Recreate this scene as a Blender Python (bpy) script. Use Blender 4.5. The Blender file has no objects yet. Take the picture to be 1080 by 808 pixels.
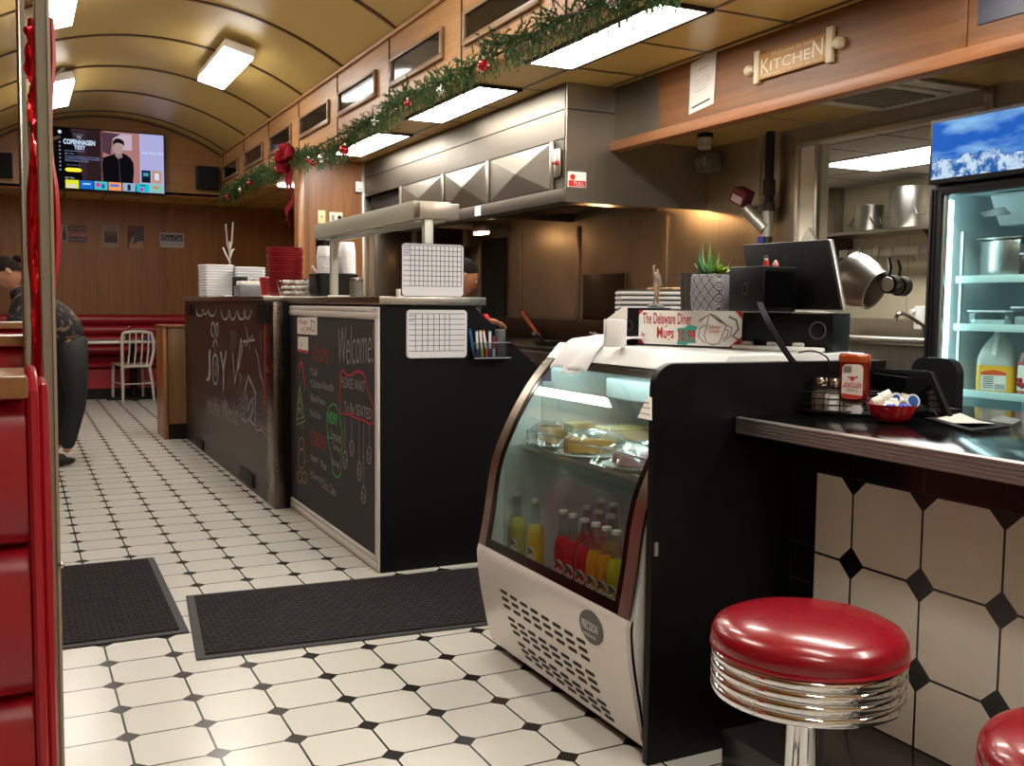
import bpy, bmesh, math, random
from math import sin, cos, pi, radians, sqrt, atan2
from mathutils import Vector, Matrix
random.seed(7)
scene = bpy.context.scene
COL = scene.collection

# ------------------------------------------------------------------ camera
CH, YAW, PIT, ROL, FPX = 1.16993, .4626, -.0778, .0091, 1050.7
_fw = Vector((sin(YAW)*cos(PIT), cos(YAW)*cos(PIT), sin(PIT)))
_rt = Vector((cos(YAW), -sin(YAW), 0)); _up = _rt.cross(_fw)
_R = _rt*cos(ROL)+_up*sin(ROL); _U = -_rt*sin(ROL)+_up*cos(ROL)
CAM = Vector((0, 0, CH))
cd = bpy.data.cameras.new('camera'); cam = bpy.data.objects.new('camera', cd); COL.objects.link(cam)
cam.matrix_world = Matrix(((_R.x, _U.x, -_fw.x, 0), (_R.y, _U.y, -_fw.y, 0), (_R.z, _U.z, -_fw.z, CH), (0, 0, 0, 1)))
cd.sensor_width = 36; cd.sensor_fit = 'HORIZONTAL'; cd.lens = FPX/1080*36; cd.clip_start = .02; cd.clip_end = 100
scene.camera = cam
def ray(x, y): return _fw+_R*((x-540)/FPX)-_U*((y-404)/FPX)
def atx(x, y, X): d = ray(x, y); return CAM+d*(X/d.x)
def aty(x, y, Y): d = ray(x, y); return CAM+d*(Y/d.y)
def atz(x, y, Z): d = ray(x, y); return CAM+d*((Z-CH)/d.z)
def atd(x, y, D): return CAM+ray(x, y)*D

# ------------------------------------------------------------------ materials
def lin(h):
    if isinstance(h, str):
        h = h.lstrip('#'); c = [int(h[i:i+2], 16)/255 for i in (0, 2, 4)]
    else: c = h
    return tuple((v/12.92 if v <= .04045 else ((v+.055)/1.055)**2.4) for v in c)+(1,)
_m = {}
def new_mat(name):
    m = bpy.data.materials.new(name); m.use_nodes = True
    nt = m.node_tree; return m, nt, nt.nodes['Principled BSDF']
def N(nt, t, **k):
    n = nt.nodes.new(t)
    for a, b in k.items():
        if a.startswith('i_'):
            n.inputs[a[2:].replace('_', ' ')].default_value = b
        else: setattr(n, a, b)
    return n
def math_(nt, op, a, b=None, c=None):
    n = nt.nodes.new('ShaderNodeMath'); n.operation = op
    for i, v in enumerate((a, b, c)):
        if v is None: continue
        if isinstance(v, (int, float)): n.inputs[i].default_value = v
        else: nt.links.new(v, n.inputs[i])
    return n.outputs[0]
def mat(name, col, rough=.5, metal=0, spec=.5, emit=None, es=0, var=0, scale=20, bump=0, coat=0, alpha=1, trans=0):
    if name in _m: return _m[name]
    m, nt, b = new_mat(name); c = lin(col)
    b.inputs['Base Color'].default_value = c; b.inputs['Roughness'].default_value = rough
    b.inputs['Metallic'].default_value = metal; b.inputs['Specular IOR Level'].default_value = spec
    b.inputs['Coat Weight'].default_value = coat
    if trans: b.inputs['Transmission Weight'].default_value = trans
    if emit: b.inputs['Emission Color'].default_value = lin(emit); b.inputs['Emission Strength'].default_value = es
    if alpha < 1: b.inputs['Alpha'].default_value = alpha
    if var or bump:
        tc = N(nt, 'ShaderNodeTexCoord'); nz = N(nt, 'ShaderNodeTexNoise', i_Scale=scale, i_Detail=5.)
        nt.links.new(tc.outputs['Object'], nz.inputs['Vector'])
        if var:
            r = N(nt, 'ShaderNodeMapRange'); r.inputs['To Min'].default_value = 1-var; r.inputs['To Max'].default_value = 1+var
            nt.links.new(nz.outputs['Fac'], r.inputs['Value'])
            mx = N(nt, 'ShaderNodeMix', data_type='RGBA', blend_type='MULTIPLY'); mx.inputs[0].default_value = 1
            mx.inputs[6].default_value = c; nt.links.new(r.outputs[0], mx.inputs[7]); nt.links.new(mx.outputs[2], b.inputs['Base Color'])
        if bump:
            bp = N(nt, 'ShaderNodeBump', i_Strength=bump, i_Distance=.01); nt.links.new(nz.outputs['Fac'], bp.inputs['Height'])
            nt.links.new(bp.outputs[0], b.inputs['Normal'])
    _m[name] = m; return m
def wood(name, c1, c2, axis=2, rough=.35, sc=1.0, seam=None):
    """grain runs along axis"""
    if name in _m: return _m[name]
    m, nt, b = new_mat(name)
    tc = N(nt, 'ShaderNodeTexCoord'); mp = N(nt, 'ShaderNodeMapping')
    s = [28*sc, 28*sc, 28*sc]; s[axis] = 1.3*sc; mp.inputs['Scale'].default_value = s
    nt.links.new(tc.outputs['Object'], mp.inputs[0])
    n1 = N(nt, 'ShaderNodeTexNoise', i_Scale=1., i_Detail=8., i_Roughness=.65, i_Distortion=.6); nt.links.new(mp.outputs[0], n1.inputs['Vector'])
    mp2 = N(nt, 'ShaderNodeMapping'); s2 = [5*sc]*3; s2[axis] = .5*sc; mp2.inputs['Scale'].default_value = s2
    nt.links.new(tc.outputs['Object'], mp2.inputs[0])
    n2 = N(nt, 'ShaderNodeTexNoise', i_Scale=1., i_Detail=3.); nt.links.new(mp2.outputs[0], n2.inputs['Vector'])
    f = math_(nt, 'ADD', math_(nt, 'MULTIPLY', n1.outputs['Fac'], .6), math_(nt, 'MULTIPLY', n2.outputs['Fac'], .4))
    cr = N(nt, 'ShaderNodeValToRGB'); cr.color_ramp.elements[0].position = .36; cr.color_ramp.elements[0].color = lin(c1)
    cr.color_ramp.elements[1].position = .64; cr.color_ramp.elements[1].color = lin(c2)
    nt.links.new(f, cr.inputs[0]); out = cr.outputs[0]
    if seam:                                   # (axis, pitch, offset, half width)
        sp = N(nt, 'ShaderNodeSeparateXYZ'); nt.links.new(tc.outputs['Object'], sp.inputs[0])
        a, pitch, off, hw = seam
        u = math_(nt, 'FRACT', math_(nt, 'DIVIDE', math_(nt, 'SUBTRACT', sp.outputs[a], off), pitch))
        d = math_(nt, 'MINIMUM', u, math_(nt, 'SUBTRACT', 1., u)); k = math_(nt, 'LESS_THAN', d, hw/pitch)
        mx = N(nt, 'ShaderNodeMix', data_type='RGBA'); nt.links.new(k, mx.inputs[0]); nt.links.new(out, mx.inputs[6]); mx.inputs[7].default_value = lin('20140c'); out = mx.outputs[2]
    nt.links.new(out, b.inputs['Base Color']); b.inputs['Roughness'].default_value = rough
    _m[name] = m; return m
def steel(name, col='8d8780', rough=.28, axis=2, var=.25, blot=.25):
    if name in _m: return _m[name]
    m, nt, b = new_mat(name); b.inputs['Metallic'].default_value = 1
    tc = N(nt, 'ShaderNodeTexCoord'); mp = N(nt, 'ShaderNodeMapping'); s = [90, 90, 90]; s[axis] = 1.5
    mp.inputs['Scale'].default_value = s; nt.links.new(tc.outputs['Object'], mp.inputs[0])
    n1 = N(nt, 'ShaderNodeTexNoise', i_Scale=1., i_Detail=3.); nt.links.new(mp.outputs[0], n1.inputs['Vector'])
    n2 = N(nt, 'ShaderNodeTexNoise', i_Scale=2.2, i_Detail=6., i_Roughness=.6); nt.links.new(tc.outputs['Object'], n2.inputs['Vector'])
    v = math_(nt, 'ADD', math_(nt, 'MULTIPLY_ADD', n1.outputs['Fac'], var*2, 1-var-blot), math_(nt, 'MULTIPLY', n2.outputs['Fac'], blot*2))
    mx = N(nt, 'ShaderNodeMix', data_type='RGBA', blend_type='MULTIPLY'); mx.inputs[0].default_value = 1; mx.inputs[6].default_value = lin(col)
    nt.links.new(v, mx.inputs[7]); nt.links.new(mx.outputs[2], b.inputs['Base Color'])
    r = math_(nt, 'MULTIPLY_ADD', n2.outputs['Fac'], .22, rough-.08); nt.links.new(r, b.inputs['Roughness'])
    bp = N(nt, 'ShaderNodeBump', i_Strength=.06, i_Distance=.004); nt.links.new(n1.outputs['Fac'], bp.inputs['Height']); nt.links.new(bp.outputs[0], b.inputs['Normal'])
    _m[name] = m; return m
def octo(name, ua, va, u0, v0, T, white, dark, half=.175, gr=.012, rough=.22):
    """octagon-and-dot tile: dots sit on the lattice corners"""
    m, nt, b = new_mat(name); tc = N(nt, 'ShaderNodeTexCoord'); sp = N(nt, 'ShaderNodeSeparateXYZ'); nt.links.new(tc.outputs['Object'], sp.inputs[0])
    def dist(a, o):
        q = math_(nt, 'DIVIDE', math_(nt, 'SUBTRACT', sp.outputs[a], o), T); u = math_(nt, 'FRACT', q)
        return math_(nt, 'MINIMUM', u, math_(nt, 'SUBTRACT', 1., u)), math_(nt, 'FLOOR', q)
    du, iu = dist(ua, u0); dv, iv = dist(va, v0)
    k = math_(nt, 'LESS_THAN', math_(nt, 'ADD', du, dv), half)
    g = math_(nt, 'MAXIMUM', math_(nt, 'LESS_THAN', du, gr), math_(nt, 'LESS_THAN', dv, gr))
    fac = math_(nt, 'MAXIMUM', k, g)
    cb = N(nt, 'ShaderNodeCombineXYZ'); nt.links.new(iu, cb.inputs[0]); nt.links.new(iv, cb.inputs[1])
    wn = N(nt, 'ShaderNodeTexWhiteNoise'); nt.links.new(cb.outputs[0], wn.inputs['Vector'])
    nz = N(nt, 'ShaderNodeTexNoise', i_Scale=3., i_Detail=6., i_Roughness=.6); nt.links.new(tc.outputs['Object'], nz.inputs['Vector'])
    br = math_(nt, 'ADD', math_(nt, 'MULTIPLY_ADD', wn.outputs['Value'], .05, .93), math_(nt, 'MULTIPLY', nz.outputs['Fac'], .05))
    w = N(nt, 'ShaderNodeMix', data_type='RGBA', blend_type='MULTIPLY'); w.inputs[0].default_value = 1; w.inputs[6].default_value = lin(white); nt.links.new(br, w.inputs[7])
    mx = N(nt, 'ShaderNodeMix', data_type='RGBA'); nt.links.new(fac, mx.inputs[0]); nt.links.new(w.outputs[2], mx.inputs[6]); mx.inputs[7].default_value = lin(dark)
    nt.links.new(mx.outputs[2], b.inputs['Base Color']); r = math_(nt, 'MULTIPLY_ADD', nz.outputs['Fac'], .1, rough-.04); nt.links.new(r, b.inputs['Roughness'])
    bp = N(nt, 'ShaderNodeBump', i_Strength=.35, i_Distance=.002); nt.links.new(math_(nt, 'SUBTRACT', 1., g), bp.inputs['Height']); nt.links.new(bp.outputs[0], b.inputs['Normal'])
    _m[name] = m; return m
def grid(name, base, line, axes, rough=.35, var=.06):
    """panels with dark seams; axes = [(axis, pitch, offset, half width), ...]"""
    m, nt, b = new_mat(name); tc = N(nt, 'ShaderNodeTexCoord'); sp = N(nt, 'ShaderNodeSeparateXYZ'); nt.links.new(tc.outputs['Object'], sp.inputs[0])
    f = None
    for a, pitch, off, hw in axes:
        u = math_(nt, 'FRACT', math_(nt, 'DIVIDE', math_(nt, 'SUBTRACT', sp.outputs[a], off), pitch))
        k = math_(nt, 'LESS_THAN', math_(nt, 'MINIMUM', u, math_(nt, 'SUBTRACT', 1., u)), hw/pitch)
        f = k if f is None else math_(nt, 'MAXIMUM', f, k)
    nz = N(nt, 'ShaderNodeTexNoise', i_Scale=3., i_Detail=6.); nt.links.new(tc.outputs['Object'], nz.inputs['Vector'])
    w = N(nt, 'ShaderNodeMix', data_type='RGBA', blend_type='MULTIPLY'); w.inputs[0].default_value = 1; w.inputs[6].default_value = lin(base)
    nt.links.new(math_(nt, 'MULTIPLY_ADD', nz.outputs['Fac'], var*2, 1-var), w.inputs[7])
    mx = N(nt, 'ShaderNodeMix', data_type='RGBA'); nt.links.new(f, mx.inputs[0]); nt.links.new(w.outputs[2], mx.inputs[6]); mx.inputs[7].default_value = lin(line)
    nt.links.new(mx.outputs[2], b.inputs['Base Color']); b.inputs['Roughness'].default_value = rough
    _m[name] = m; return m
def glassy(name, tint='ffffff', refl=.12, rough=.02, dens=0.0):
    """thin pane: clear, with a mirror-like sheen that grows at grazing angles"""
    if name in _m: return _m[name]
    m = bpy.data.materials.new(name); m.use_nodes = True; nt = m.node_tree; nt.nodes.clear()
    o = N(nt, 'ShaderNodeOutputMaterial'); t = N(nt, 'ShaderNodeBsdfTransparent'); t.inputs[0].default_value = lin(tint)
    g = N(nt, 'ShaderNodeBsdfGlossy'); g.inputs['Roughness'].default_value = rough; g.inputs['Color'].default_value = (1, 1, 1, 1)
    lw = N(nt, 'ShaderNodeLayerWeight'); lw.inputs[0].default_value = .5
    f = math_(nt, 'MULTIPLY_ADD', math_(nt, 'POWER', lw.outputs['Facing'], 4.), .8, refl*.5)
    mx = N(nt, 'ShaderNodeMixShader'); nt.links.new(f, mx.inputs[0]); nt.links.new(t.outputs[0], mx.inputs[1]); nt.links.new(g.outputs[0], mx.inputs[2])
    nt.links.new(mx.outputs[0], o.inputs[0]); _m[name] = m; return m
def emis(name, col, s):
    if name in _m: return _m[name]
    m = bpy.data.materials.new(name); m.use_nodes = True; nt = m.node_tree; nt.nodes.clear()
    o = N(nt, 'ShaderNodeOutputMaterial'); e = N(nt, 'ShaderNodeEmission'); e.inputs[0].default_value = lin(col); e.inputs[1].default_value = s
    nt.links.new(e.outputs[0], o.inputs[0]); _m[name] = m; return m

# ------------------------------------------------------------------ mesh builder
class MB:
    def __init__(s): s.v = []; s.f = []
    def add(s, vs, fs):
        n = len(s.v); s.v += [Vector(a) for a in vs]; s.f += [tuple(i+n for i in f) for f in fs]; return s
    def box(s, a, b, bev=0, M=None):
        x0, x1 = sorted((a[0], b[0])); y0, y1 = sorted((a[1], b[1])); z0, z1 = sorted((a[2], b[2]))
        bev = min(bev, .49*min(x1-x0, y1-y0, z1-z0))
        if bev <= 0:
            vs = [(x, y, z) for z in (z0, z1) for x, y in ((x0, y0), (x1, y0), (x1, y1), (x0, y1))]
            fs = [(0, 3, 2, 1), (4, 5, 6, 7), (0, 1, 5, 4), (1, 2, 6, 5), (2, 3, 7, 6), (3, 0, 4, 7)]
        else:
            bm = bmesh.new(); bmesh.ops.create_cube(bm, size=1)
            for v in bm.verts: v.co = Vector(((x0+x1)/2+v.co.x*(x1-x0), (y0+y1)/2+v.co.y*(y1-y0), (z0+z1)/2+v.co.z*(z1-z0)))
            bmesh.ops.bevel(bm, geom=bm.edges[:], offset=bev, segments=2, profile=.5, affect='EDGES')
            bm.verts.index_update(); vs = [v.co.copy() for v in bm.verts]; fs = [tuple(v.index for v in f.verts) for f in bm.faces]; bm.free()
        if M: vs = [M @ Vector(v) for v in vs]
        return s.add(vs, fs)
    def prism(s, pts, ext, bev=0):
        """pts: planar polygon, ext: extrusion vector"""
        ext = Vector(ext); P = [Vector(p) for p in pts]; n = len(P)
        nrm = Vector((0, 0, 0))
        for i in range(n): nrm += P[i].cross(P[(i+1) % n])
        if nrm.dot(ext) > 0: P.reverse()
        vs = P+[p+ext for p in P]
        return s.add(vs, [tuple(range(n)), tuple(range(2*n-1, n-1, -1))]+[(i, n+i, n+(i+1) % n, (i+1) % n) for i in range(n)])
    def cyl(s, p0, p1, r, r1=None, seg=16, cap=True):
        p0 = Vector(p0); p1 = Vector(p1); d = (p1-p0).normalized(); r1 = r if r1 is None else r1
        a = d.orthogonal().normalized(); b = d.cross(a)
        vs = [p0+(a*cos(t)+b*sin(t))*r for t in [2*pi*i/seg for i in range(seg)]]+[p1+(a*cos(t)+b*sin(t))*r1 for t in [2*pi*i/seg for i in range(seg)]]
        fs = [(i, (i+1) % seg, seg+(i+1) % seg, seg+i) for i in range(seg)]
        if cap: fs += [tuple(range(seg-1, -1, -1)), tuple(range(seg, 2*seg))]
        return s.add(vs, fs)
    def lathe(s, prof, c=(0, 0, 0), seg=24, axis=None, sx=1, sy=1):
        """prof: (r, z) from bottom to top; closed with caps"""
        c = Vector(c); M = Matrix.Identity(3)
        if axis is not None: M = Vector((0, 0, 1)).rotation_difference(Vector(axis).normalized()).to_matrix()
        vs = []; fs = []; n = len(prof)
        for r, z in prof:
            for i in range(seg):
                t = 2*pi*i/seg; vs.append(c+M @ Vector((r*cos(t)*sx, r*sin(t)*sy, z)))
        for j in range(n-1):
            for i in range(seg): fs.append((j*seg+i, j*seg+(i+1) % seg, (j+1)*seg+(i+1) % seg, (j+1)*seg+i))
        if prof[0][0] > 1e-5: fs.append(tuple(range(seg-1, -1, -1)))
        if prof[-1][0] > 1e-5: fs.append(tuple(range((n-1)*seg, n*seg)))
        return s.add(vs, fs)
    def sphere(s, c, r, seg=14, ring=9, sc=(1, 1, 1), M=None):
        pr = [(max(1e-6, r*sin(pi*j/ring)), -r*cos(pi*j/ring)) for j in range(ring+1)]
        t = MB().lathe(pr, seg=seg); c = Vector(c)
        vs = [Vector((v.x*sc[0], v.y*sc[1], v.z*sc[2])) for v in t.v]
        if M: vs = [M @ v for v in vs]
        return s.add([c+v for v in vs], t.f)
    def tube(s, pts, r, seg=8, closed=False, flat=None):
        P = [Vector(p) for p in pts]; n = len(P); vs = []; fs = []; a = None
        for i in range(n):
            if closed: d = P[(i+1) % n]-P[i-1]
            else: d = P[min(i+1, n-1)]-P[max(i-1, 0)]
            if d.length < 1e-9: d = Vector((0, 0, 1))
            d.normalize()
            a = d.orthogonal().normalized() if a is None else (a-d*a.dot(d)).normalized() if (a-d*a.dot(d)).length > 1e-6 else d.orthogonal().normalized()
            b = d.cross(a); rr = r[i] if isinstance(r, (list, tuple)) else r
            for k in range(seg):
                t = 2*pi*k/seg; vs.append(P[i]+(a*cos(t)+b*sin(t)*(flat or 1))*rr)
        m = n if closed else n-1
        for i in range(m):
            for k in range(seg):
                j = (i+1) % n; fs.append((i*seg+k, i*seg+(k+1) % seg, j*seg+(k+1) % seg, j*seg+k))
        if not closed: fs += [tuple(range(seg-1, -1, -1)), tuple(range((n-1)*seg, n*seg))]
        return s.add(vs, fs)
    def ribbon(s, pts, w, nrm, th=.0008):
        """flat stroke lying on a plane whose normal is nrm"""
        P = [Vector(p) for p in pts]; nrm = Vector(nrm).normalized(); L = []; Rr = []
        for i in range(len(P)):
            d = P[min(i+1, len(P)-1)]-P[max(i-1, 0)]
            if d.length < 1e-9: d = nrm.orthogonal()
            sd = d.cross(nrm).normalized()*(w/2); L.append(P[i]+sd); Rr.append(P[i]-sd)
        n = len(P); vs = L+Rr+[p+nrm*th for p in L]+[p+nrm*th for p in Rr]; fs = []
        for i in range(n-1):
            fs += [(2*n+i, 2*n+i+1, 3*n+i+1, 3*n+i), (i, n+i, n+i+1, i+1), (i, i+1, 2*n+i+1, 2*n+i), (n+i, 3*n+i, 3*n+i+1, n+i+1)]
        fs += [(0, 2*n, 3*n, n), (n-1, 2*n-1, 4*n-1, 3*n-1)]
        return s.add(vs, fs)
    def quad(s, a, b, c, d): return s.add([a, b, c, d], [(0, 1, 2, 3)])
    def merge(s, o, M=None):
        return s.add([M @ v for v in o.v] if M else o.v, o.f)
    def bevel_all(s, w, seg=2):
        me = bpy.data.meshes.new('t'); me.from_pydata([tuple(v) for v in s.v], [], s.f); bm = bmesh.new(); bm.from_mesh(me); bpy.data.meshes.remove(me)
        bmesh.ops.remove_doubles(bm, verts=bm.verts, dist=1e-5)
        es = [e for e in bm.edges if e.is_manifold and e.calc_face_angle(0) > .5]
        bmesh.ops.bevel(bm, geom=es, offset=w, segments=seg, profile=.5, affect='EDGES')
        bm.verts.index_update(); s.v = [v.co.copy() for v in bm.verts]; s.f = [tuple(v.index for v in f.verts) for f in bm.faces]; bm.free(); return s
    def mesh(s, name, off=None, smooth=35):
        me = bpy.data.meshes.new(name); o = Vector(off) if off is not None else Vector((0, 0, 0))
        me.from_pydata([tuple(v-o) for v in s.v], [], s.f); me.validate(); me.update()
        me.polygons.foreach_set('use_smooth', [True]*len(me.polygons)); me.set_sharp_from_angle(angle=radians(smooth))
        return me
def link(name, mb, m, parent=None, loc=None, smooth=35):
    o = bpy.data.objects.new(name, mb.mesh(name, loc, smooth) if isinstance(mb, MB) else mb)
    if m: o.data.materials.clear(); o.data.materials.append(m)
    COL.objects.link(o)
    if parent: o.parent = parent
    elif loc is not None: o.location = loc
    return o
def tags(o, label, cat, group=None):
    o['label'] = label; o['category'] = cat
    if group: o['group'] = group
    return o
def thing(name, label, cat, loc=(0, 0, 0), rz=0, group=None):
    o = bpy.data.objects.new(name, None); o.empty_display_size = .05; COL.objects.link(o); o.location = loc; o.rotation_euler = (0, 0, rz)
    return tags(o, label, cat, group)
def solo(name, mb, m, label, cat, loc=(0, 0, 0), group=None, smooth=35):
    return tags(link(name, mb, m, None, Vector(loc), smooth), label, cat, group)
def part(name, mb, m, t, world=True, label=None, smooth=35):
    """world: mesh coordinates are world ones; the top-level thing only has a location"""
    top = t
    while top.parent: top = top.parent
    o = link(name, mb, m, None, None, smooth)
    if world:
        Mi = (Matrix.Translation(top.location) @ top.rotation_euler.to_matrix().to_4x4()).inverted(); o.data.transform(Mi)
    o.parent = t
    if label: o['label'] = label
    return o
def struct(name, mb, m, smooth=35, parent=None):
    o = link(name, mb, m, parent, None, smooth)
    if not parent: o['kind'] = 'structure'
    return o
def children(o): return [c for c in bpy.data.objects if c.parent == o]
def dup(root, loc=None, rz=None, label=None, scale=None):
    r = root.copy(); COL.objects.link(r)
    if loc is not None: r.location = loc
    if rz is not None: r.rotation_euler = (0, 0, rz)
    if label: r['label'] = label
    if scale: r.scale = (scale,)*3
    for ch in children(root):
        c = ch.copy(); COL.objects.link(c); c.parent = r
        for g in children(ch):
            d = g.copy(); COL.objects.link(d); d.parent = c
    return r
_tcache = {}
def text_mb(txt, o, xd, yd, nrm, th=.0008, shear=0, sx=None, sy=None, bold=0):
    """lettering stretched to the parallelogram o + u*xd + v*yd"""
    key = (txt, shear, bold)
    if key not in _tcache:
        cu = bpy.data.curves.new('t', 'FONT'); cu.body = txt; cu.size = 1; cu.shear = shear; cu.resolution_u = 3; cu.offset = bold
        ob = bpy.data.objects.new('t', cu); COL.objects.link(ob); dg = bpy.context.evaluated_depsgraph_get()
        me = bpy.data.meshes.new_from_object(ob.evaluated_get(dg))
        vs = [v.co.copy() for v in me.vertices]; fs = [tuple(p.vertices) for p in me.polygons]
        bpy.data.objects.remove(ob); bpy.data.curves.remove(cu); bpy.data.meshes.remove(me)
        _tcache[key] = (vs, fs)
    vs, fs = _tcache[key]
    x0 = min(v.x for v in vs); x1 = max(v.x for v in vs); y0 = min(v.y for v in vs); y1 = max(v.y for v in vs)
    o = Vector(o); xd = Vector(xd); yd = Vector(yd); off = Vector(nrm).normalized()*th; mb = MB()
    mb.add([o+xd*((v.x-x0)/(x1-x0))+yd*((v.y-y0)/(y1-y0))+off for v in vs], fs); return mb
def ptext(txt, fn, val, bl, br, tl, nrm, **k):
    """lettering on a plane, its corners measured on the photograph"""
    a = fn(*bl, val); return text_mb(txt, a, fn(*br, val)-a, fn(*tl, val)-a, nrm, **k)
def skin(pts, edges, radii, sub=2, name='b'):
    """one continuous surface grown round a skeleton; returns MB"""
    me = bpy.data.meshes.new(name); me.from_pydata([tuple(p) for p in pts], edges, []); ob = bpy.data.objects.new(name, me); COL.objects.link(ob)
    ob.modifiers.new('s', 'SKIN'); sv = me.skin_vertices[0].data
    for i, r in enumerate(radii):
        sv[i].radius = (r, r) if not isinstance(r, tuple) else r
    sv[0].use_root = True
    m = ob.modifiers.new('u', 'SUBSURF'); m.levels = sub; m.render_levels = sub
    dg = bpy.context.evaluated_depsgraph_get(); e = bpy.data.meshes.new_from_object(ob.evaluated_get(dg))
    mb = MB().add([v.co.copy() for v in e.vertices], [tuple(p.vertices) for p in e.polygons])
    bpy.data.objects.remove(ob); bpy.data.meshes.remove(me); bpy.data.meshes.remove(e); return mb
def rrect(u0, u1, v0, v1, r, seg=5):
    out = []
    for cx, cy, a in ((u1-r, v0+r, -pi/2), (u1-r, v1-r, 0), (u0+r, v1-r, pi/2), (u0+r, v0+r, pi)):
        for i in range(seg+1): t = a+pi/2*i/seg; out.append((cx+r*cos(t), cy+r*sin(t)))
    return out
NX, NY, NZ = (-1, 0, 0), (0, -1, 0), (0, 0, 1)
# ------------------------------------------------------------------ shared materials
W_BACK = wood('panel_wood', '7a4a1e', '9a6229', 2, .45, seam=(0, .4064, .11, .0015))
W_SOF = wood('soffit_wood', '93683d', 'b88852', 1, .4)
W_TV = wood('tv_wall_wood', '84592c', 'a57540', 0, .42, .6)
W_PART = wood('partition_wood', '6d4426', '96663c', 2, .35, .8, seam=(0, .61, 2.3, .002))
W_HEAD = wood('header_wood', '4b2a0e', '86531f', 1, .5, .5)
W_TRIM = wood('trim_wood', '6b401b', '935a2c', 1, .45, .9)
W_CAP = wood('cap_wood', '6c4422', '9a6d3c', 0, .3)
W_POST = wood('post_wood', '7a4e26', 'a06c3a', 2, .3)
STEEL = steel('brushed_steel', 'b3ada3', .3)
STEEL_B = steel('brown_steel', 'b2a694', .36, 2, .2, .35)
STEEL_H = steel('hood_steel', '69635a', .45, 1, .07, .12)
CHROME = mat('chrome', 'e6e6e6', .06, 1)
CHROME_R = mat('satin_chrome', 'c9c9c6', .22, 1)
ALU = mat('aluminium', 'd3d2cc', .35, 1, var=.06)
ALU_D = mat('grey_aluminium', 'a7a69d', .4, .7, var=.06)
BLACK = mat('black_laminate', '060607', .55, var=.1, spec=.2)
BLACKG = mat('black_gloss', '08080a', .16)
BLACKP = mat('black_plastic', '0b0b0c', .45, spec=.3)
WHITE = mat('white_plastic', 'eeeeec', .4)
CREAM = mat('cream_paint', 'cdc3ae', .6, var=.04)
RED = mat('red_vinyl', '9c0f20', .28, var=.08, scale=6, bump=.08, coat=.15)
REDP = mat('red_plastic', 'b4161f', .25)
MAROON = mat('dark_red_vinyl', '9c1426', .34, var=.06, scale=6)
DARK = mat('dark_gap', '0a0908', .7)
RIB = mat('rib_brown', '4a3018', .45)
CHALK = mat('white_chalk', '929092', .95, var=.3, scale=160)
PAPER = mat('paper', 'ece9e2', .8, var=.03)
CLEAR = glassy('clear_plastic', 'f4f6f6', .09)
GLASS = glassy('window_glass', 'e9f4f2', .1)
COLS = {}
def paint(h, rough=.7):
    return mat('paint_'+h, h, rough)

T = .2032; LX, LY = .3628*T/.3048, 5.0952*T/.3048
FLOOR = octo('floor_tile', 0, 1, LX, LY, T, 'd2d0c8', '1a1919', .175, .016, .24)
TW = .2135; TX = 1.861
WTILE = octo('counter_tile', 1, 2, .818, .7455, TW, 'e0d8ca', '0c0c0c', .2, .014, .25)
YEL = grid('yellow_panel_ceiling', 'c4a057', '1d1610', [(1, .585, 4.65-.585*8, .014), (0, .42, 2.66-.42*6, .013)], .3)
YEL_LOW = grid('low_ceiling_panels', 'ab8a4a', '1d1610', [(1, 1.0, 3.02, .010), (0, 2.0, 3.15, .008)], .3)
VAULT = mat('vault_panel', 'bba060', .4, var=.05, scale=1.5)
GRIDW = grid('back_room_ceiling_tile', 'c9c4bb', '5d5850', [(1, .6, 6.03, .012), (0, .6, 5.7, .012)], .8)

# ------------------------------------------------------------------ floor and ceilings
struct('floor', MB().box((-2.3, -1.6, -.05), (3.79, 13.4, 0)), FLOOR)
struct('floor', MB().box((3.79, 1.5, -.05), (7.2, 7.5, 0)), mat('quarry_tile', '6a4a3a', .5, var=.1))
VC, VR, VZ = 1.05, 2.288, .992
def vz(x, d=0): return VZ+sqrt((VR-d)**2-(x-VC)**2)
def arc_slab(y0, y1, d, th, x0=-.15, x1=2.25, n=40):
    mb = MB(); xs = [x0+(x1-x0)*i/n for i in range(n+1)]
    vs = [(x, y, vz(x, d)+t) for t in (0, th) for y in (y0, y1) for x in xs]; k = n+1; fs = []
    for i in range(n): fs += [(i, i+1, k+i+1, k+i), (2*k+i, 3*k+i, 3*k+i+1, 2*k+i+1), (i, 2*k+i, 2*k+i+1, i+1), (k+i, k+i+1, 3*k+i+1, 3*k+i)]
    fs += [(0, k, 3*k, 2*k), (n, 2*k+n, 3*k+n, k+n)]
    return mb.add(vs, fs)
struct('ceiling', arc_slab(-1.6, 12.42, 0, .04), VAULT)
RY = [12.06-1.169*k for k in range(11)]
for k, y in enumerate(RY):
    if y > -1.5: struct('trim_%d' % (k+1), arc_slab(y-.016, y+.016, .012, .012), RIB)
struct('trim_12', arc_slab(12.39, 12.42, .02, .02), RIB)
struct('ceiling', MB().box((2.25, -1.6, 2.42), (3.79, 13.4, 2.46)), YEL)
struct('ceiling', MB().box((-2.3, 12.42, 2.42), (2.25, 13.4, 2.46)), YEL)
struct('ceiling', MB().box((-2.3, -1.6, 2.42), (-.19, 12.42, 2.46)), YEL)
struct('ceiling', MB().box((3.16, -1.6, 2.13), (3.79, 4.98, 2.16)), YEL_LOW)
struct('ceiling', MB().box((3.79, 1.5, 2.3), (7.2, 7.5, 2.34)), GRIDW)

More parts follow.
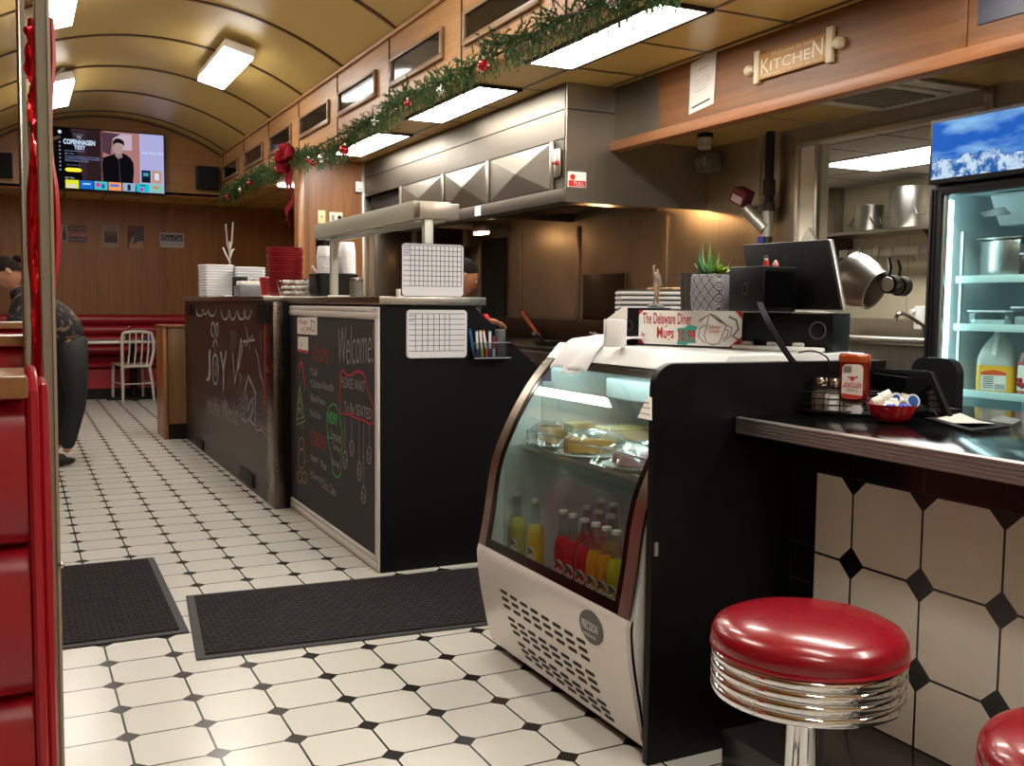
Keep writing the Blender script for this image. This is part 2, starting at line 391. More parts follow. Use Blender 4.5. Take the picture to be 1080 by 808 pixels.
# ------------------------------------------------------------------ walls
struct('wall_far', MB().box((-2.3, 13.4, 0), (3.9, 13.5, 2.46)), W_BACK)
struct('wall_television', MB().box((-2.3, 12.42, 2.42), (2.25, 12.52, 3.4)), W_TV)
struct('trim_13', MB().box((-.15, 12.395, 2.405), (2.25, 12.42, 2.43), .004), W_TRIM)
struct('wall_left', MB().box((-2.4, -1.6, 0), (-2.3, 13.5, 2.46)), W_BACK)
struct('wall_rear', MB().box((-2.3, -1.7, 0), (3.9, -1.6, 3.4)), mat('rear_wall_cream', 'c9bda4', .6))
struct('wall_right_far', MB().box((3.79, 8.7, 0), (3.87, 13.4, 2.46)), W_BACK)
struct('wall_soffit_left', MB().box((-.19, -1.6, 2.42), (-.15, 12.42, 3.0)), W_SOF)
struct('wall_soffit_right', MB().box((2.25, -1.6, 2.43), (2.29, 12.42, 3.0)), W_SOF)
struct('trim_14', MB().box((2.228, -1.6, 2.405), (2.292, 12.42, 2.435), .005), W_SOF)
struct('trim_15', MB().box((2.225, -1.6, 2.905), (2.25, 12.42, 2.93), .005), W_SOF)
SF = wood('frame_wood', '6d5034', '8f6f4a', 1, .35)
WY = [(12.125, 11.33), (10.92, 10.10), (9.752, 8.97), (8.607, 7.78), (7.457, 6.642), (6.278, 5.455), (5.09, 4.27), (3.92, 3.10), (2.75, 1.93)]
for k, (y1, y0) in enumerate(WY):
    z0, z1, w = 2.615, 2.742, .035
    f = MB()
    f.box((2.228, y0-w, z0-w), (2.25, y1+w, z0), .004).box((2.228, y0-w, z1), (2.25, y1+w, z1+w*.6), .004)
    f.box((2.228, y0-w, z0), (2.25, y0, z1), .004).box((2.228, y1, z0), (2.25, y1+w, z1), .004)
    wo = struct('window_%d' % (k+1), f, SF); struct('pane', MB().box((2.243, y0, z0), (2.2495, y1, z1)), mat('dark_pane', '15120f', .08), parent=wo)
    struct('trim_%d' % (20+k), MB().box((2.244, y1+.075, 2.435), (2.2499, y1+.085, 2.905)), DARK)
# partition of the kitchen at the far end
struct('wall_partition', MB().box((2.27, 8.6, 0), (2.78, 8.68, 2.42)), W_PART)
struct('trim_31', MB().box((2.2, 8.56, 0), (2.262, 8.69, 2.42), .004), W_POST)
struct('trim_32', MB().box((2.262, 8.59, 0), (2.27, 8.68, 2.42)), DARK)
struct('trim_33', MB().box((2.78, 8.575, 0), (2.84, 8.68, 2.42), .004), STEEL)
struct('wall_kitchen_far', MB().box((2.84, 8.6, 0), (3.79, 8.7, 2.42)), STEEL)
struct('trim_34', MB().box((2.9, 8.585, .9), (3.25, 8.6, 1.98), .004), steel('dark_steel', '6d655c', .3))
struct('trim_35', MB().box((3.3, 8.57, .2), (3.75, 8.6, 2.0), .004), steel('dark_steel', '6d655c', .3))
# stainless right hand wall, with its battens
KW = 3.79
struct('wall_kitchen', MB().box((KW, 4.17, 0), (KW+.08, 8.7, 2.46)), STEEL_B)
struct('wall_kitchen_right', MB().box((KW, -1.6, 0), (KW+.08, 3.03, 2.46)), STEEL)
struct('wall_sill', MB().box((KW, 3.03, 0), (KW+.08, 4.17, 1.0)), STEEL)
struct('trim_36', MB().box((KW-.03, 3.03, 1.0), (KW+.14, 4.0, 1.03), .004), STEEL)
struct('wall_header_opening', MB().box((KW, 3.03, 2.045), (KW+.08, 4.17, 2.46)), mat('taupe_metal', '958b7c', .45, .3))
struct('trim_37', MB().box((KW-.018, 3.02, 2.02), (KW, 4.16, 2.05), .003), ALU)
struct('trim_38', MB().box((KW-.012, 2.98, 1.9), (KW, 3.03, 2.13), .003), STEEL)
for k, y in enumerate((6.5, 5.38, 7.45)):
    struct('trim_%d' % (39+k), MB().box((KW-.012, y-.02, 1.0), (KW, y+.02, 1.76 if y > 5 else 2.1), .003), STEEL_B)
struct('trim_43', MB().box((KW-.02, 5.83, .95), (KW, 6.4, 1.4), .004), steel('dark_brown_steel', '51463b', .35))
struct('trim_44', MB().box((KW-.035, 7.72, .9), (KW, 8.15, 1.75), .002), DARK)  # dark slab stands in for the shade of an open recess
struct('trim_45', MB().box((KW-.05, 8.17, .9), (KW, 8.58, 1.7), .004), STEEL_B)
# opening jamb: cream panel between two bright angles
struct('trim_46', MB().box((KW-.006, 4.03, 1.0), (KW+.08, 4.15, 2.02)), mat('jamb_cream', 'e9e2cd', .55))
for k, y in enumerate((4.02, 4.165)):
    struct('trim_%d' % (47+k), MB().box((KW-.022, y-.014, 1.0), (KW+.006, y+.014, 2.03), .004), ALU)
# back room
struct('wall_back_room', MB().box((7.05, 1.5, 0), (7.15, 7.3, 2.3)), grid('cream_wall', 'c8bda2', '8f8672', [(1, 1.22, 6.35, .004)], .5))
struct('wall_back_room_left', MB().box((3.87, 7.25, 0), (7.05, 7.35, 2.3)), CREAM)
struct('wall_back_room_right', MB().box((3.87, 1.5, 0), (7.05, 1.6, 2.3)), CREAM)
struct('trim_49', MB().box((6.93, 7.13, 0), (7.05, 7.25, 2.3), .01), STEEL)
# wooden header over the counter
HX = 3.12
struct('wall_header', MB().box((HX, -1.6, 2.1), (HX+.05, 4.52, 2.42)), W_HEAD)
struct('wall_header_steel', MB().box((HX, 4.52, 2.1), (HX+.05, 4.98, 2.42)), STEEL_H)
struct('trim_50', MB().box((HX-.03, -1.6, 2.058), (HX+.05, 4.98, 2.112), .004), W_TRIM)
struct('trim_51', MB().box((HX-.006, 2.58, 2.112), (HX, 2.62, 2.42), .002), W_HEAD)

# ------------------------------------------------------------------ lamps
E_T = emis('troffer_glow', 'fff7ea', 30.0)
def troffer(y0, label):
    t = thing('ceiling_light', label, 'light', (2.52, y0+.58, 2.42), 0, 'recessed lights over the kitchen counter')
    f = MB(); x0, x1, y1 = 2.385, 2.655, y0+1.17
    f.box((x0-.01, y0-.01, 2.405), (x0+.012, y1+.01, 2.42)).box((x1-.012, y0-.01, 2.405), (x1+.01, y1+.01, 2.42)).box((x0, y0-.01, 2.405), (x1, y0+.012, 2.42)).box((x0, y1-.012, 2.405), (x1, y1+.01, 2.42))
    part('frame', f, mat('light_frame', '241d14', .5), t)
    part('diffuser', MB().box((x0+.012, y0+.012, 2.408), (x1-.012, y1-.012, 2.418)), E_T, t)
    return t
troffer(3.48, 'long bright recessed panel light over the counter, largest one, just left of the paper notice')
troffer(5.25, 'bright recessed panel light behind the garland, above the front of the steel hood')
troffer(7.02, 'small far recessed panel light behind the garland, next to the wooden partition')
troffer(1.71, 'recessed panel light nearest the camera, above the picture edge')
troffer(-.06, 'recessed panel light behind the camera')
# lamps hanging under the vault
E_V = emis('vault_lamp_glow', 'fdf8ee', 30.0)
def vlamp(x, y0, label, L=1.22):
    zc = vz(x)-.10; t = thing('vault_light', label, 'light', (x, y0+L/2, zc), 0, 'box lights hung along the vault')
    a = -math.asin((x-VC)/VR); M = Matrix.Translation((x, y0+L/2, zc)) @ Matrix.Rotation(-a, 4, 'Y')
    part('housing', MB().box((-.12, -L/2, -.02), (.12, L/2, .045), .006, M), WHITE, t)
    part('diffuser', MB().box((-.112, -L/2+.01, -.045), (.112, L/2-.01, -.0205), .004, M), E_V, t)
    for yy in (-L/2+.1, L/2-.1): part('hanger', MB().tube([M @ Vector((0, yy, .045)), M @ Vector((0, yy, .105))], .006), ALU_D, t)
vlamp(1.6, 7.95, 'box light under the vault near the wood soffit, right of the television')
vlamp(.40, 9.6, 'box light under the vault partly hidden by the grey post, above the television')
vlamp(.28, 6.35, 'box light under the vault at the top edge, right of the grey post')
vlamp(1.6, 4.3, 'box light under the right of the vault, above the picture edge')
vlamp(.4, 2.6, 'added unseen box light under the left of the vault, above the picture edge')  # this and the next two: unseen lamps added to brighten the tiled counter
vlamp(1.6, .6, 'added unseen box light under the vault behind the camera')
vlamp(.4, -.9, 'added unseen box light under the left of the vault behind the camera')
d = tags(link('downlight', MB().lathe([(.10, 0), (.1, .012), (.06, .014)], (2.62, 10.63, 2.404)), emis('downlight_glow', 'fff6e6', 9), None), 'small round recessed light glowing behind the red bow', 'light')
t = thing('back_room_light', 'long bright panel light in the white ceiling of the back room', 'light', (6.0, 5.4, 2.3))
part('diffuser', MB().box((5.72, 4.85, 2.285), (6.3, 6.03, 2.298)), emis('back_room_glow', 'fffdf6', 20), t)
part('frame', MB().box((5.69, 4.82, 2.292), (6.33, 6.06, 2.3)), WHITE, t)
w = bpy.data.worlds.new('w'); scene.world = w; w.use_nodes = True; w.node_tree.nodes['Background'].inputs[0].default_value = (.5, .45, .4, 1); w.node_tree.nodes['Background'].inputs[1].default_value = .02
scene.view_settings.view_transform = 'Standard'; scene.view_settings.look = 'None'; scene.view_settings.gamma = 1; scene.view_settings.exposure = .1
scene.view_settings.use_curve_mapping = False
# ------------------------------------------------------------------ exhaust hood
t = thing('exhaust_hood', 'large stainless exhaust hood with pyramid embossed front hanging over the grill', 'hood', (3.3, 6.7, 1.757))
HF = 2.8
b = MB(); b.box((HF, 4.98, 2.277), (HF+.03, 8.56, 2.42)).box((HF, 4.98, 2.115), (HF+.03, 8.56, 2.270)).box((HF+.008, 4.99, 2.26), (HF+.03, 8.56, 2.29))
b.box((HF+.004, 4.99, 1.835), (HF+.03, 7.68, 2.113))
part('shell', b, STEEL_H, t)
part('side_panel', MB().box((HF+.004, 4.962, 1.757), (3.789, 4.979, 2.419)), steel('hood_side_steel', 'a39c90', .4, 2, .1, .2), t); part('side_panel', MB().box((HF+.03, 7.66, 1.80), (3.789, 7.68, 2.3)), STEEL_H, t)  # near side in a paler copy of the hood steel, offsetting its shade
part('corner_seam', MB().box((HF+.004, 4.9605, 2.27), (3.788, 4.962, 2.276)), DARK, t)
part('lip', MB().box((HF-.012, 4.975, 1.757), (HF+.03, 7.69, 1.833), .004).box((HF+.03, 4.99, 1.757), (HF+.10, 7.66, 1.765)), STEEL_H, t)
for y0, y1 in ((5.155, 5.955), (6.03, 6.72), (6.80, 7.60)):
    c = ((y0+y1)/2, (1.845+2.105)/2); P = [(HF, y0, 1.845), (HF, y1, 1.845), (HF, y1, 2.105), (HF, y0, 2.105), (HF-.022, c[0], c[1])]
    part('embossed_panel', MB().add(P, [(0, 4, 1), (1, 4, 2), (2, 4, 3), (3, 4, 0), (0, 1, 2, 3)]), steel('emboss_steel', '868075', .36, 1, .1, .15), t, smooth=5)
for y in (5.115, 5.993, 6.76, 7.64): part('batten', MB().box((HF-.012, y-.018, 1.84), (HF+.002, y+.018, 2.11), .003), STEEL, t)
part('inner_ceiling', MB().box((HF+.03, 5.0, 2.02), (3.789, 7.66, 2.04)), steel('hood_inner_steel', '453a30', .4), t)  # dark brown steel for the inside of the hood
for y in (5.5, 6.6): part('beam', MB().box((HF+.03, y-.03, 1.80), (3.789, y+.03, 1.86)), steel('dark_steel', '6d655c', .3), t)
part('filter_bank', MB().box((3.35, 5.02, 1.84), (3.6, 7.6, 2.02)).bevel_all(.01), steel('hood_inner_steel', '453a30', .4), t)
part('opening_shade_block', MB().box((HF+.05, 7.70, 1.95), (3.7, 8.55, 2.11)), DARK, t)  # solid dark block stands in for shade in the open far end
sp = MB().box((HF-.012, 5.012, 1.90), (HF, 5.085, 2.06), .003); p = part('switch_plate', sp, STEEL, t)
part('knob', MB().cyl((HF-.012, 5.035, 1.98), (HF-.03, 5.035, 1.98), .011, seg=10), paint('c01818'), p, label='red switch knob')
part('knob', MB().cyl((HF-.012, 5.062, 1.98), (HF-.03, 5.062, 1.98), .009, seg=10), BLACKP, p)
part('label', MB().box((HF-.014, 6.08, 1.765), (HF-.012, 6.17, 1.828)), WHITE, t)
l = thing('hood_lamp', 'jar shaped work lamp glowing warm under the near end of the hood', 'lamp', (3.45, 5.3, 2.02))
part('base', MB().cyl((3.45, 5.3, 1.94), (3.45, 5.3, 2.019), .06), ALU_D, l)
part('jar', MB().lathe([(.05, -.13), (.065, -.11), (.065, 0)], (3.45, 5.3, 1.94)), emis('warm_jar', 'ffc98a', 85), l)
l = thing('hood_lamp', 'boxy guarded work lamp under the far end of the hood above the whiteboard', 'lamp', (3.4, 7.4, 1.9))
part('body', MB().box((3.36, 7.3, 1.76), (3.44, 7.5, 1.82), .01), STEEL, l)
part('cage', MB().box((3.37, 7.31, 1.74), (3.43, 7.49, 1.762), .006), emis('warm_dim', 'ffc98a', 28), l)
# fire sign
t = thing('fire_sign', 'small white and red fire suppression sign on the end of the hood', 'sign', (2.87, 4.96, 1.885))
part('plate', MB().box((2.813, 4.957, 1.841), (2.932, 4.9604, 1.927)), PAPER, t)
part('red_band', MB().box((2.818, 4.955, 1.845), (2.927, 4.957, 1.878)).cyl((2.843, 4.955, 1.897), (2.843, 4.957, 1.897), .017), paint('c22420'), t)
part('lettering', text_mb('FIRE', (2.868, 4.955, 1.89), (.055, 0, 0), (0, 0, .02), NY).merge(text_mb('PULL', (2.85, 4.953, 1.850), (.065, 0, 0), (0, 0, .022), NY)), paint('dcd4cc'), t)

# ------------------------------------------------------------------ grill line under the hood
t = thing('griddle_range', 'greasy steel griddle range along the kitchen wall below the hood', 'stove', (3.3, 6.2, 0))
part('body', MB().box((2.95, 4.7, 0), (3.7, 7.6, .88), .005), steel('hood_inner_steel2', '5a4e42', .35), t)
part('griddle_plate', MB().box((2.98, 5.2, .88), (3.68, 7.5, .91), .004), mat('griddle_black', '1a1512', .35), t)
part('backsplash', MB().box((3.66, 4.75, .88), (3.70, 7.55, 1.07), .004), steel('brown_splash', '4a3a2c', .35), t)
for k in range(9): part('knob', MB().cyl((2.95, 5.0+k*.3, .80), (2.91, 5.0+k*.3, .80), .025, seg=12), BLACKP, t)
for k in range(4):
    g = MB()
    for j in range(5): g.box((3.0+j*.07, 4.75+k*.1, .885), (3.012+j*.07, 4.84+k*.1, .91))
    g.box((2.99, 4.75+k*.1, .905), (3.32, 4.762+k*.1, .915))
    part('grate', g, BLACKP, t)
solo('grill_scraper', MB().tube([(3.60, 6.75, .93), (3.60, 7.05, 1.115)], .014), paint('b8562a'), 'tool with an orange handle lying at the back of the griddle', 'tool', (3.6, 6.9, .93))
solo('tongs', MB().tube([(3.2, 5.0, .925), (3.3, 5.5, 1.0)], .008).tube([(3.2, 5.02, .925), (3.33, 5.5, 1.0)], .008), STEEL, 'pair of steel tongs lying across the range near the display case', 'tongs', (3.2, 5.0, .92))

# ------------------------------------------------------------------ counter with the menu board
t = thing('serving_counter', 'black waist high counter with a sloping end wing beside the walkway mat', 'counter', (1.63, 4.9, 0))
part('body', MB().box((1.40, 4.095, 0), (1.86, 5.77, 1.165)), BLACK, t)
part('end_wing', MB().prism([(1.40, 4.065, 0), (2.36, 4.065, 0), (2.36, 4.065, .72), (1.827, 4.065, 1.167), (1.40, 4.065, 1.167)], (0, .03, 0)), BLACK, t)
solo('steel_worktop', MB().box((1.385, 4.045, 1.169), (1.885, 5.79, 1.203), .003), STEEL, 'brushed steel worktop slab on the counter carrying the menu board', 'worktop', (1.63, 4.9, 1.169))
BX = 1.3965; CX = 1.3935                     # back of the board, its writing face
bt = thing('menu_chalkboard', 'white framed chalkboard with Welcome and the soup list on the counter front', 'chalkboard', (1.39, 4.9, 0))
y0, y1, z0, z1, fw_ = 4.068, 5.745, .004, 1.158, .085
part('board', MB().box((CX, y0+.01, .04), (BX, y1-.03, 1.12)), mat('chalkboard_face', '2e2d2f', .8, var=.35, scale=3.5), bt)
fm = MB()
def rail(a0, a1, b0, b1, vert):
    for k, (i, o, d) in enumerate(((0, 1, .007), (.12, .5, .011), (.62, .95, .009))):
        if vert: w = b1-b0; fm.box((BX-d, b0+w*i, a0), (BX-.0005, b0+w*o, a1), .002)
        else: w = b1-b0; fm.box((BX-d, a0, b0+w*i), (BX-.001, a1, b0+w*o), .002)
rail(y0, y1, z0, z0+.062, 0); rail(y0, y1, z1-.055, z1, 0); rail(z0, z1, y0, y0+.05, 1); rail(z0, z1, y1-fw_, y1, 1)
part('frame', fm, mat('frame_paint', 'dcd8d4', .5, var=.1, scale=14), bt)
CF = CX-.0004
def cpt(x, y): return atx(x, y, CF)
def stroke(pts, w=.008, fn=None, sub=1):
    fn = fn or cpt; P = [fn(*p) for p in pts]; return MB().ribbon(P, w, NX)
def ctext(txt, bl, br, tl, fn=atx, val=CF, **k): return ptext(txt, fn, val, bl, br, tl, NX, **k)
RC = mat('red_chalk', '8e2c30', .95, var=.25, scale=120); RC2 = mat('bright_red_chalk', 'c02a34', .95); GC = mat('green_chalk', '3fae50', .95, var=.2, scale=120); GC2 = mat('pale_green_chalk', '7f9a72', .95); TC = mat('tan_chalk', '9b7b54', .95)
part('welcome_lettering', ctext('Welcome!', (357, 385), (394.5, 383), (357, 346), shear=.15, bold=-.012), CHALK, bt)
part('greeting_lettering', ctext('PLEASE WAIT', (360, 408), (385, 414), (360, 397)).merge(ctext('To Be SEATED', (363, 434), (392, 443), (363, 423))), CHALK, bt)
bx = [(359, 394), (362, 390), (366, 396), (371, 396), (376, 391.5), (382, 393), (385, 397), (387, 409), (391, 420), (394, 428), (393.5, 447), (389, 447), (383, 443), (376, 441), (368, 437), (360, 436), (358.5, 420), (359, 394)]
part('red_border', stroke(bx, .009), RC2, bt)
part('soup_heading', ctext('SOUPS', (329.5, 379), (346, 385), (329.5, 364)), RC, bt)
lst = MB()
for s, a, e, h in (('*Chili', (327, 395), (334.5, 397), 8), ('*Chicken Noodle', (327, 408), (352, 413), 8.5), ('*Baked Potato', (327, 422), (343, 428), 7.5), ('*French Onion', (327, 438), (338, 443), 7.5)):
    lst.merge(ctext(s, a, e, (a[0], a[1]-h)))
part('soup_lettering', lst, CHALK, bt)
part('cobbler_heading', ctext('COBBLERS', (327, 468), (343.5, 476), (327, 453)), RC, bt)
lst = MB()
for s, a, e, h in (('*Apple', (327, 487), (335.5, 490), 9), ('*Pear', (338, 493), (345, 497), 9), ('*Cherry', (327, 505), (338, 511), 9.5), ('*Choc. Cake', (338.5, 513), (354, 524), 10)):
    lst.merge(ctext(s, a, e, (a[0], a[1]-h)))
part('cobbler_lettering', lst, CHALK, bt)
part('new_lettering', ctext('NEW!', (346, 446), (356, 450), (346, 433), bold=.02).merge(stroke([(346.5, 456), (346.5, 462), (349, 462)], .008)), GC, bt)
part('special_lettering', ctext('Smoked', (349.5, 463), (360, 468), (349.5, 453)).merge(ctext('Turkey', (350.5, 475), (359.5, 480), (350.5, 466))).merge(ctext('Soup', (351, 493), (358, 497), (351, 482))), CHALK, bt)
part('green_border', stroke([(345, 437), (347, 430), (351, 426), (355, 428), (358.5, 436), (359, 444), (361, 455), (361.5, 466), (360, 480), (359.5, 500), (356, 504), (351, 499), (349.5, 480), (346, 466), (345, 450), (345, 437)], .006), GC, bt)
part('candy_cane_drawing', stroke([(315.5, 393), (316, 386), (317.5, 381), (319, 386), (320.5, 398), (322, 411)], .014), RC2, bt)
tr = MB()
for a in ([(316, 408), (313.5, 432), (319.5, 430), (316, 408)], [(316, 418), (312.5, 443), (321, 440), (316, 420)], [(315.5, 430), (313, 448), (322, 444), (316, 432)], [(318, 445), (319, 452)]): tr.merge(stroke(a, .009))
part('tree_drawing', tr, GC2, bt)
gb = MB()
for cx, cy, rx, ry in ((318, 468, 2.6, 6.5), (318, 484, 3.6, 10.5), (316, 503, 2.5, 6), (321, 503.5, 2.3, 6)): gb.merge(stroke([(cx+rx*cos(i*pi/7), cy+ry*sin(i*pi/7)) for i in range(15)], .006))
part('gingerbread_drawing', gb, TC, bt)
for cx, ys, ye, ry in ((364, 440, 485, 9), (371, 443, 473, 8), (379, 444, 497, 10), (383.5, 447, 522, 9), (389.5, 448, 480, 9)):
    q = stroke([(cx, ys), (cx, ye-ry)], .003); q.merge(stroke([(cx+2.1*cos(i*pi/6), ye+ry*sin(i*pi/6)) for i in range(13)], .006)).merge(stroke([(cx-1.5, ye-3), (cx+1.5, ye+2), (cx-1, ye+4)], .005))
    part('ornament_drawing', q, CHALK, bt)
for lab, q, c in (('small white mug poster stuck in the top left corner of the chalkboard', [(314, 335), (334.5, 334.5), (334.5, 353.5), (314, 352)], 1), ('little white card with a red lower edge stuck on the chalkboard under the mug poster', [(314.5, 355), (325, 355.5), (325, 373), (314.5, 370.5)], 0)):
    P = [atx(*p, CX) for p in q]; t = thing('notice_card', lab, 'notice', P[0]); part('card', MB().prism(P, (-.002, 0, 0)), PAPER, t)
    if c: part('lettering', ctext('Mugs', (315.5, 343), (324, 343), (315.5, 337), val=CX-.002).merge(ctext('10.99', (318, 350.5), (328, 350.5), (318, 345), val=CX-.002)), paint('b02a2e'), t); part('mug_drawing', MB().ribbon([atx(*p, CX-.002) for p in ((328, 338), (332, 340), (332, 349), (329, 349), (328, 338))], .006, NX), paint('555152'), t)
    else: part('red_edge', MB().prism([atx(*p, CX-.002) for p in ((314.5, 368), (325, 370), (325, 373), (314.5, 370.5))], (-.0008, 0, 0)), paint('b02a2e'), t); part('lettering', MB().ribbon([atx(*p, CX-.002) for p in ((317, 361), (318, 366), (319, 362))], .004, NX), paint('9a4a40'), t)

# ------------------------------------------------------------------ counter with the JOY drawing
JX = 1.298
t = thing('service_counter', 'long dark brown counter with chalk Joy to the World drawing on its front', 'counter', (1.7, 7.2, 0))
JM = mat('brown_laminate', '33261f', .38, var=.12, scale=3)
part('body', MB().box((JX, 5.78, 0), (2.05, 8.86, 1.18)), JM, t)
part('end_trim', MB().box((JX-.004, 5.605, .0), (1.352, 5.78, 1.18), .003), steel('end_steel', '6b6058', .25, 2, .1, .4), t); part('end_filler', MB().box((1.352, 5.61, 0), (1.396, 5.78, 1.18)), BLACK, t)
part('red_edge', MB().box((JX-.003, 5.80, .55), (JX, 5.835, 1.17)), paint('8e1420'), t)
JF = JX-.0005
def jpt(x, y): return atx(x, y, JF)
def jz(x, y): return (195+x/5.39, 315+y/5.387)
jd = MB()
for cx, w_, d_ in ((85, 22, 35), (115, 15, 25), (155, 22, 35), (228, 22, 55), (272, 20, 55), (322, 22, 55), (355, 22, 50)):
    jd.merge(stroke([jz(cx+w_*cos(pi*i/6), 65+d_*sin(pi*i/6)) for i in range(7)], .012, jpt))
part('swag_drawing', jd, CHALK, t)
jd = MB()
for bl, br, tl, s in (((122, 470), (146, 470), (122, 290), 'J'), ((200, 525), (240, 525), (200, 300), 'Y')): jd.merge(ptext(s, atx, JF, jz(*bl), jz(*br), jz(*tl), NX))
jd.merge(stroke([jz(173+17*cos(i*pi/10), 403+84*sin(i*pi/10)) for i in range(21)], .02, jpt)).merge(stroke([jz(173+7*cos(i*pi/8), 400+38*sin(i*pi/8)) for i in range(17)], .012, jpt))
jd.merge(stroke([jz(172, 310), jz(170, 220)], .01, jpt)).merge(stroke([jz(160+12*cos(i*pi/6), 175+38*sin(i*pi/6)) for i in range(13)], .016, jpt)).merge(stroke([jz(184+6*cos(i*pi/6), 175+38*sin(i*pi/6)) for i in range(13)], .016, jpt)).merge(stroke([jz(155, 280), jz(172, 220), jz(190, 275)], .012, jpt))
part('joy_lettering', jd, CHALK, t)
part('world_lettering', ptext('to the World', atx, JF, jz(130, 650), jz(300, 725), jz(130, 545), NX, shear=.1), CHALK, t)
jd = MB()
jd.merge(stroke([jz(270, 305), jz(285, 480), jz(300, 390), jz(318, 230), jz(330, 260), jz(305, 400)], .022, jpt))
jd.merge(stroke([jz(340, 520), jz(362, 440), jz(402, 540), jz(400, 700)], .018, jpt)).merge(stroke([jz(340, 520), jz(338, 690)], .016, jpt)).merge(stroke([jz(352, 545), jz(358, 640), jz(372, 590), jz(388, 560), jz(386, 640), jz(365, 690)], .02, jpt))
jd.merge(stroke([jz(330, 245), jz(360, 240), jz(395, 235)], .014, jpt)).merge(stroke([jz(345, 160), jz(362, 240), jz(370, 290)], .01, jpt)).merge(stroke([jz(385, 210), jz(362, 240), jz(345, 270)], .01, jpt))
jd.merge(stroke([jz(400, 290), jz(415, 330), jz(425, 400), jz(440, 470)], .012, jpt))
zz = [jz(316+(14 if i % 2 else -8)*(.3+i/16), 430+i*17) for i in range(16)]; jd.merge(stroke(zz, .01, jpt))
zz = [jz(450+(22 if i % 2 else -14)*(.3+i/16), 480+i*18) for i in range(16)]; jd.merge(stroke(zz, .01, jpt))
jd.merge(stroke([jz(325, 690), jz(345, 700), jz(365, 685), jz(385, 710), jz(402, 720), jz(405, 750), jz(440, 745), jz(460, 780)], .012, jpt))
for x in (262, 275, 290, 430): jd.merge(stroke([jz(x, 180), jz(x+2, 290)], .006, jpt))
part('stable_drawing', jd, CHALK, t)
for a, c_ in (((254.5, 491), (268.5, 515)), ((207.5, 459.5), (215.5, 475)), ((271.5, 319), (284, 341)), ((198.5, 321), (204.5, 333))):
    A = atx(a[0], a[1], JX); B = atx(c_[0], c_[1], JX); m = MB().box((JX-.012, B.y, B.z), (JX, A.y, A.z), .002)
    for k in range(4): zz_ = B.z+(A.z-B.z)*(k+.6)/4.4; m.box((JX-.016, B.y+.02, zz_), (JX-.012, A.y-.02, zz_+.01))
    part('vent_cover', m, BLACKP, t)
solo('steel_worktop', MB().box((1.285, 5.80, 1.184), (2.07, 8.88, 1.212), .003), STEEL, 'brushed steel worktop slab on the long brown counter with the Joy drawing', 'worktop', (1.7, 7.3, 1.184))

# wooden half wall beyond
t = thing('half_wall', 'low wooden half wall end standing past the brown counter', 'partition', (1.2, 9.0, 0))
part('panel', MB().box((1.155, 8.875, .13), (1.9, 9.3, .955), .004), wood('half_wall_wood', '60401f', '7e5829', 2, .4), t)
part('end_post', MB().box((1.115, 8.87, 0), (1.15, 9.33, .955), .004), W_POST, t); part('cap', MB().box((1.11, 8.86, .957), (1.9, 9.34, .975), .004), W_TRIM, t)
part('kick_plate', MB().box((1.152, 8.885, 0), (1.9, 9.3, .128)), BLACKP, t)

# ------------------------------------------------------------------ lunch counter with tiled front
t = thing('lunch_counter', 'black topped lunch counter with ribbed metal edge and white octagon tiled front', 'counter', (2.1, 1.0, 0))
BT = grid('black_border_tile', '0d0d0d', '262524', [(1, TW, .818, .003), (2, .1, .045, .003)], .2)
part('tiled_front', MB().box((TX, -1.4, .146), (TX+.1, 1.944, .7455)), WTILE, t)
part('tile_border', MB().box((TX, -1.4, .7455), (TX+.1, 2.036, .842)).box((TX, 1.944, .06), (TX+.1, 2.036, .7455)).box((TX, -1.4, .0), (TX+.1, 1.944, .146)), BT, t)
part('foot_step', MB().box((1.515, -1.4, 0), (TX-.001, 1.875, .145), .004), BT, t)
part('carcass', MB().box((TX+.1, -1.4, 0), (2.45, 2.036, .842)), BLACK, t)
part('counter_top', MB().box((1.672, -1.4, .845), (2.5, 2.036, .887), .002), mat('black_stone', '0b0b0d', .12, var=.2, scale=60), t)
pr_ = [(1.672, .843)]
for k in range(5): z = .845+k*.0086; pr_ += [(1.664, z), (1.6615, z+.002), (1.6615, z+.0055), (1.664, z+.0075), (1.6665, z+.0082)]
pr_ += [(1.672, .889)]
part('metal_edge', MB().prism([(x, -1.4, z) for x, z in pr_], (0, 3.434, 0)), mat('edge_metal', 'b5b0ae', .3, .9), t)
# divider panel
PXR = 2.2
pts = [(1.413, 0)]+[(1.473-.06*cos(pi/2*i/6), .97+.06*sin(pi/2*i/6)) for i in range(7)]+[(PXR, 1.025), (PXR, 0)]
t = thing('divider_panel', 'tall black divider panel with rounded corner between display case and lunch counter', 'panel', (1.9, 2.05, 0))
part('board', MB().prism([(x, 2.042, z) for x, z in pts], (0, .024, 0)).bevel_all(.002, 1), mat('divider_black', '050505', .4, spec=.3), t)
part('bracket', MB().box((1.42, 2.036, .545), (1.43, 2.042, .58)), ALU_D, t)

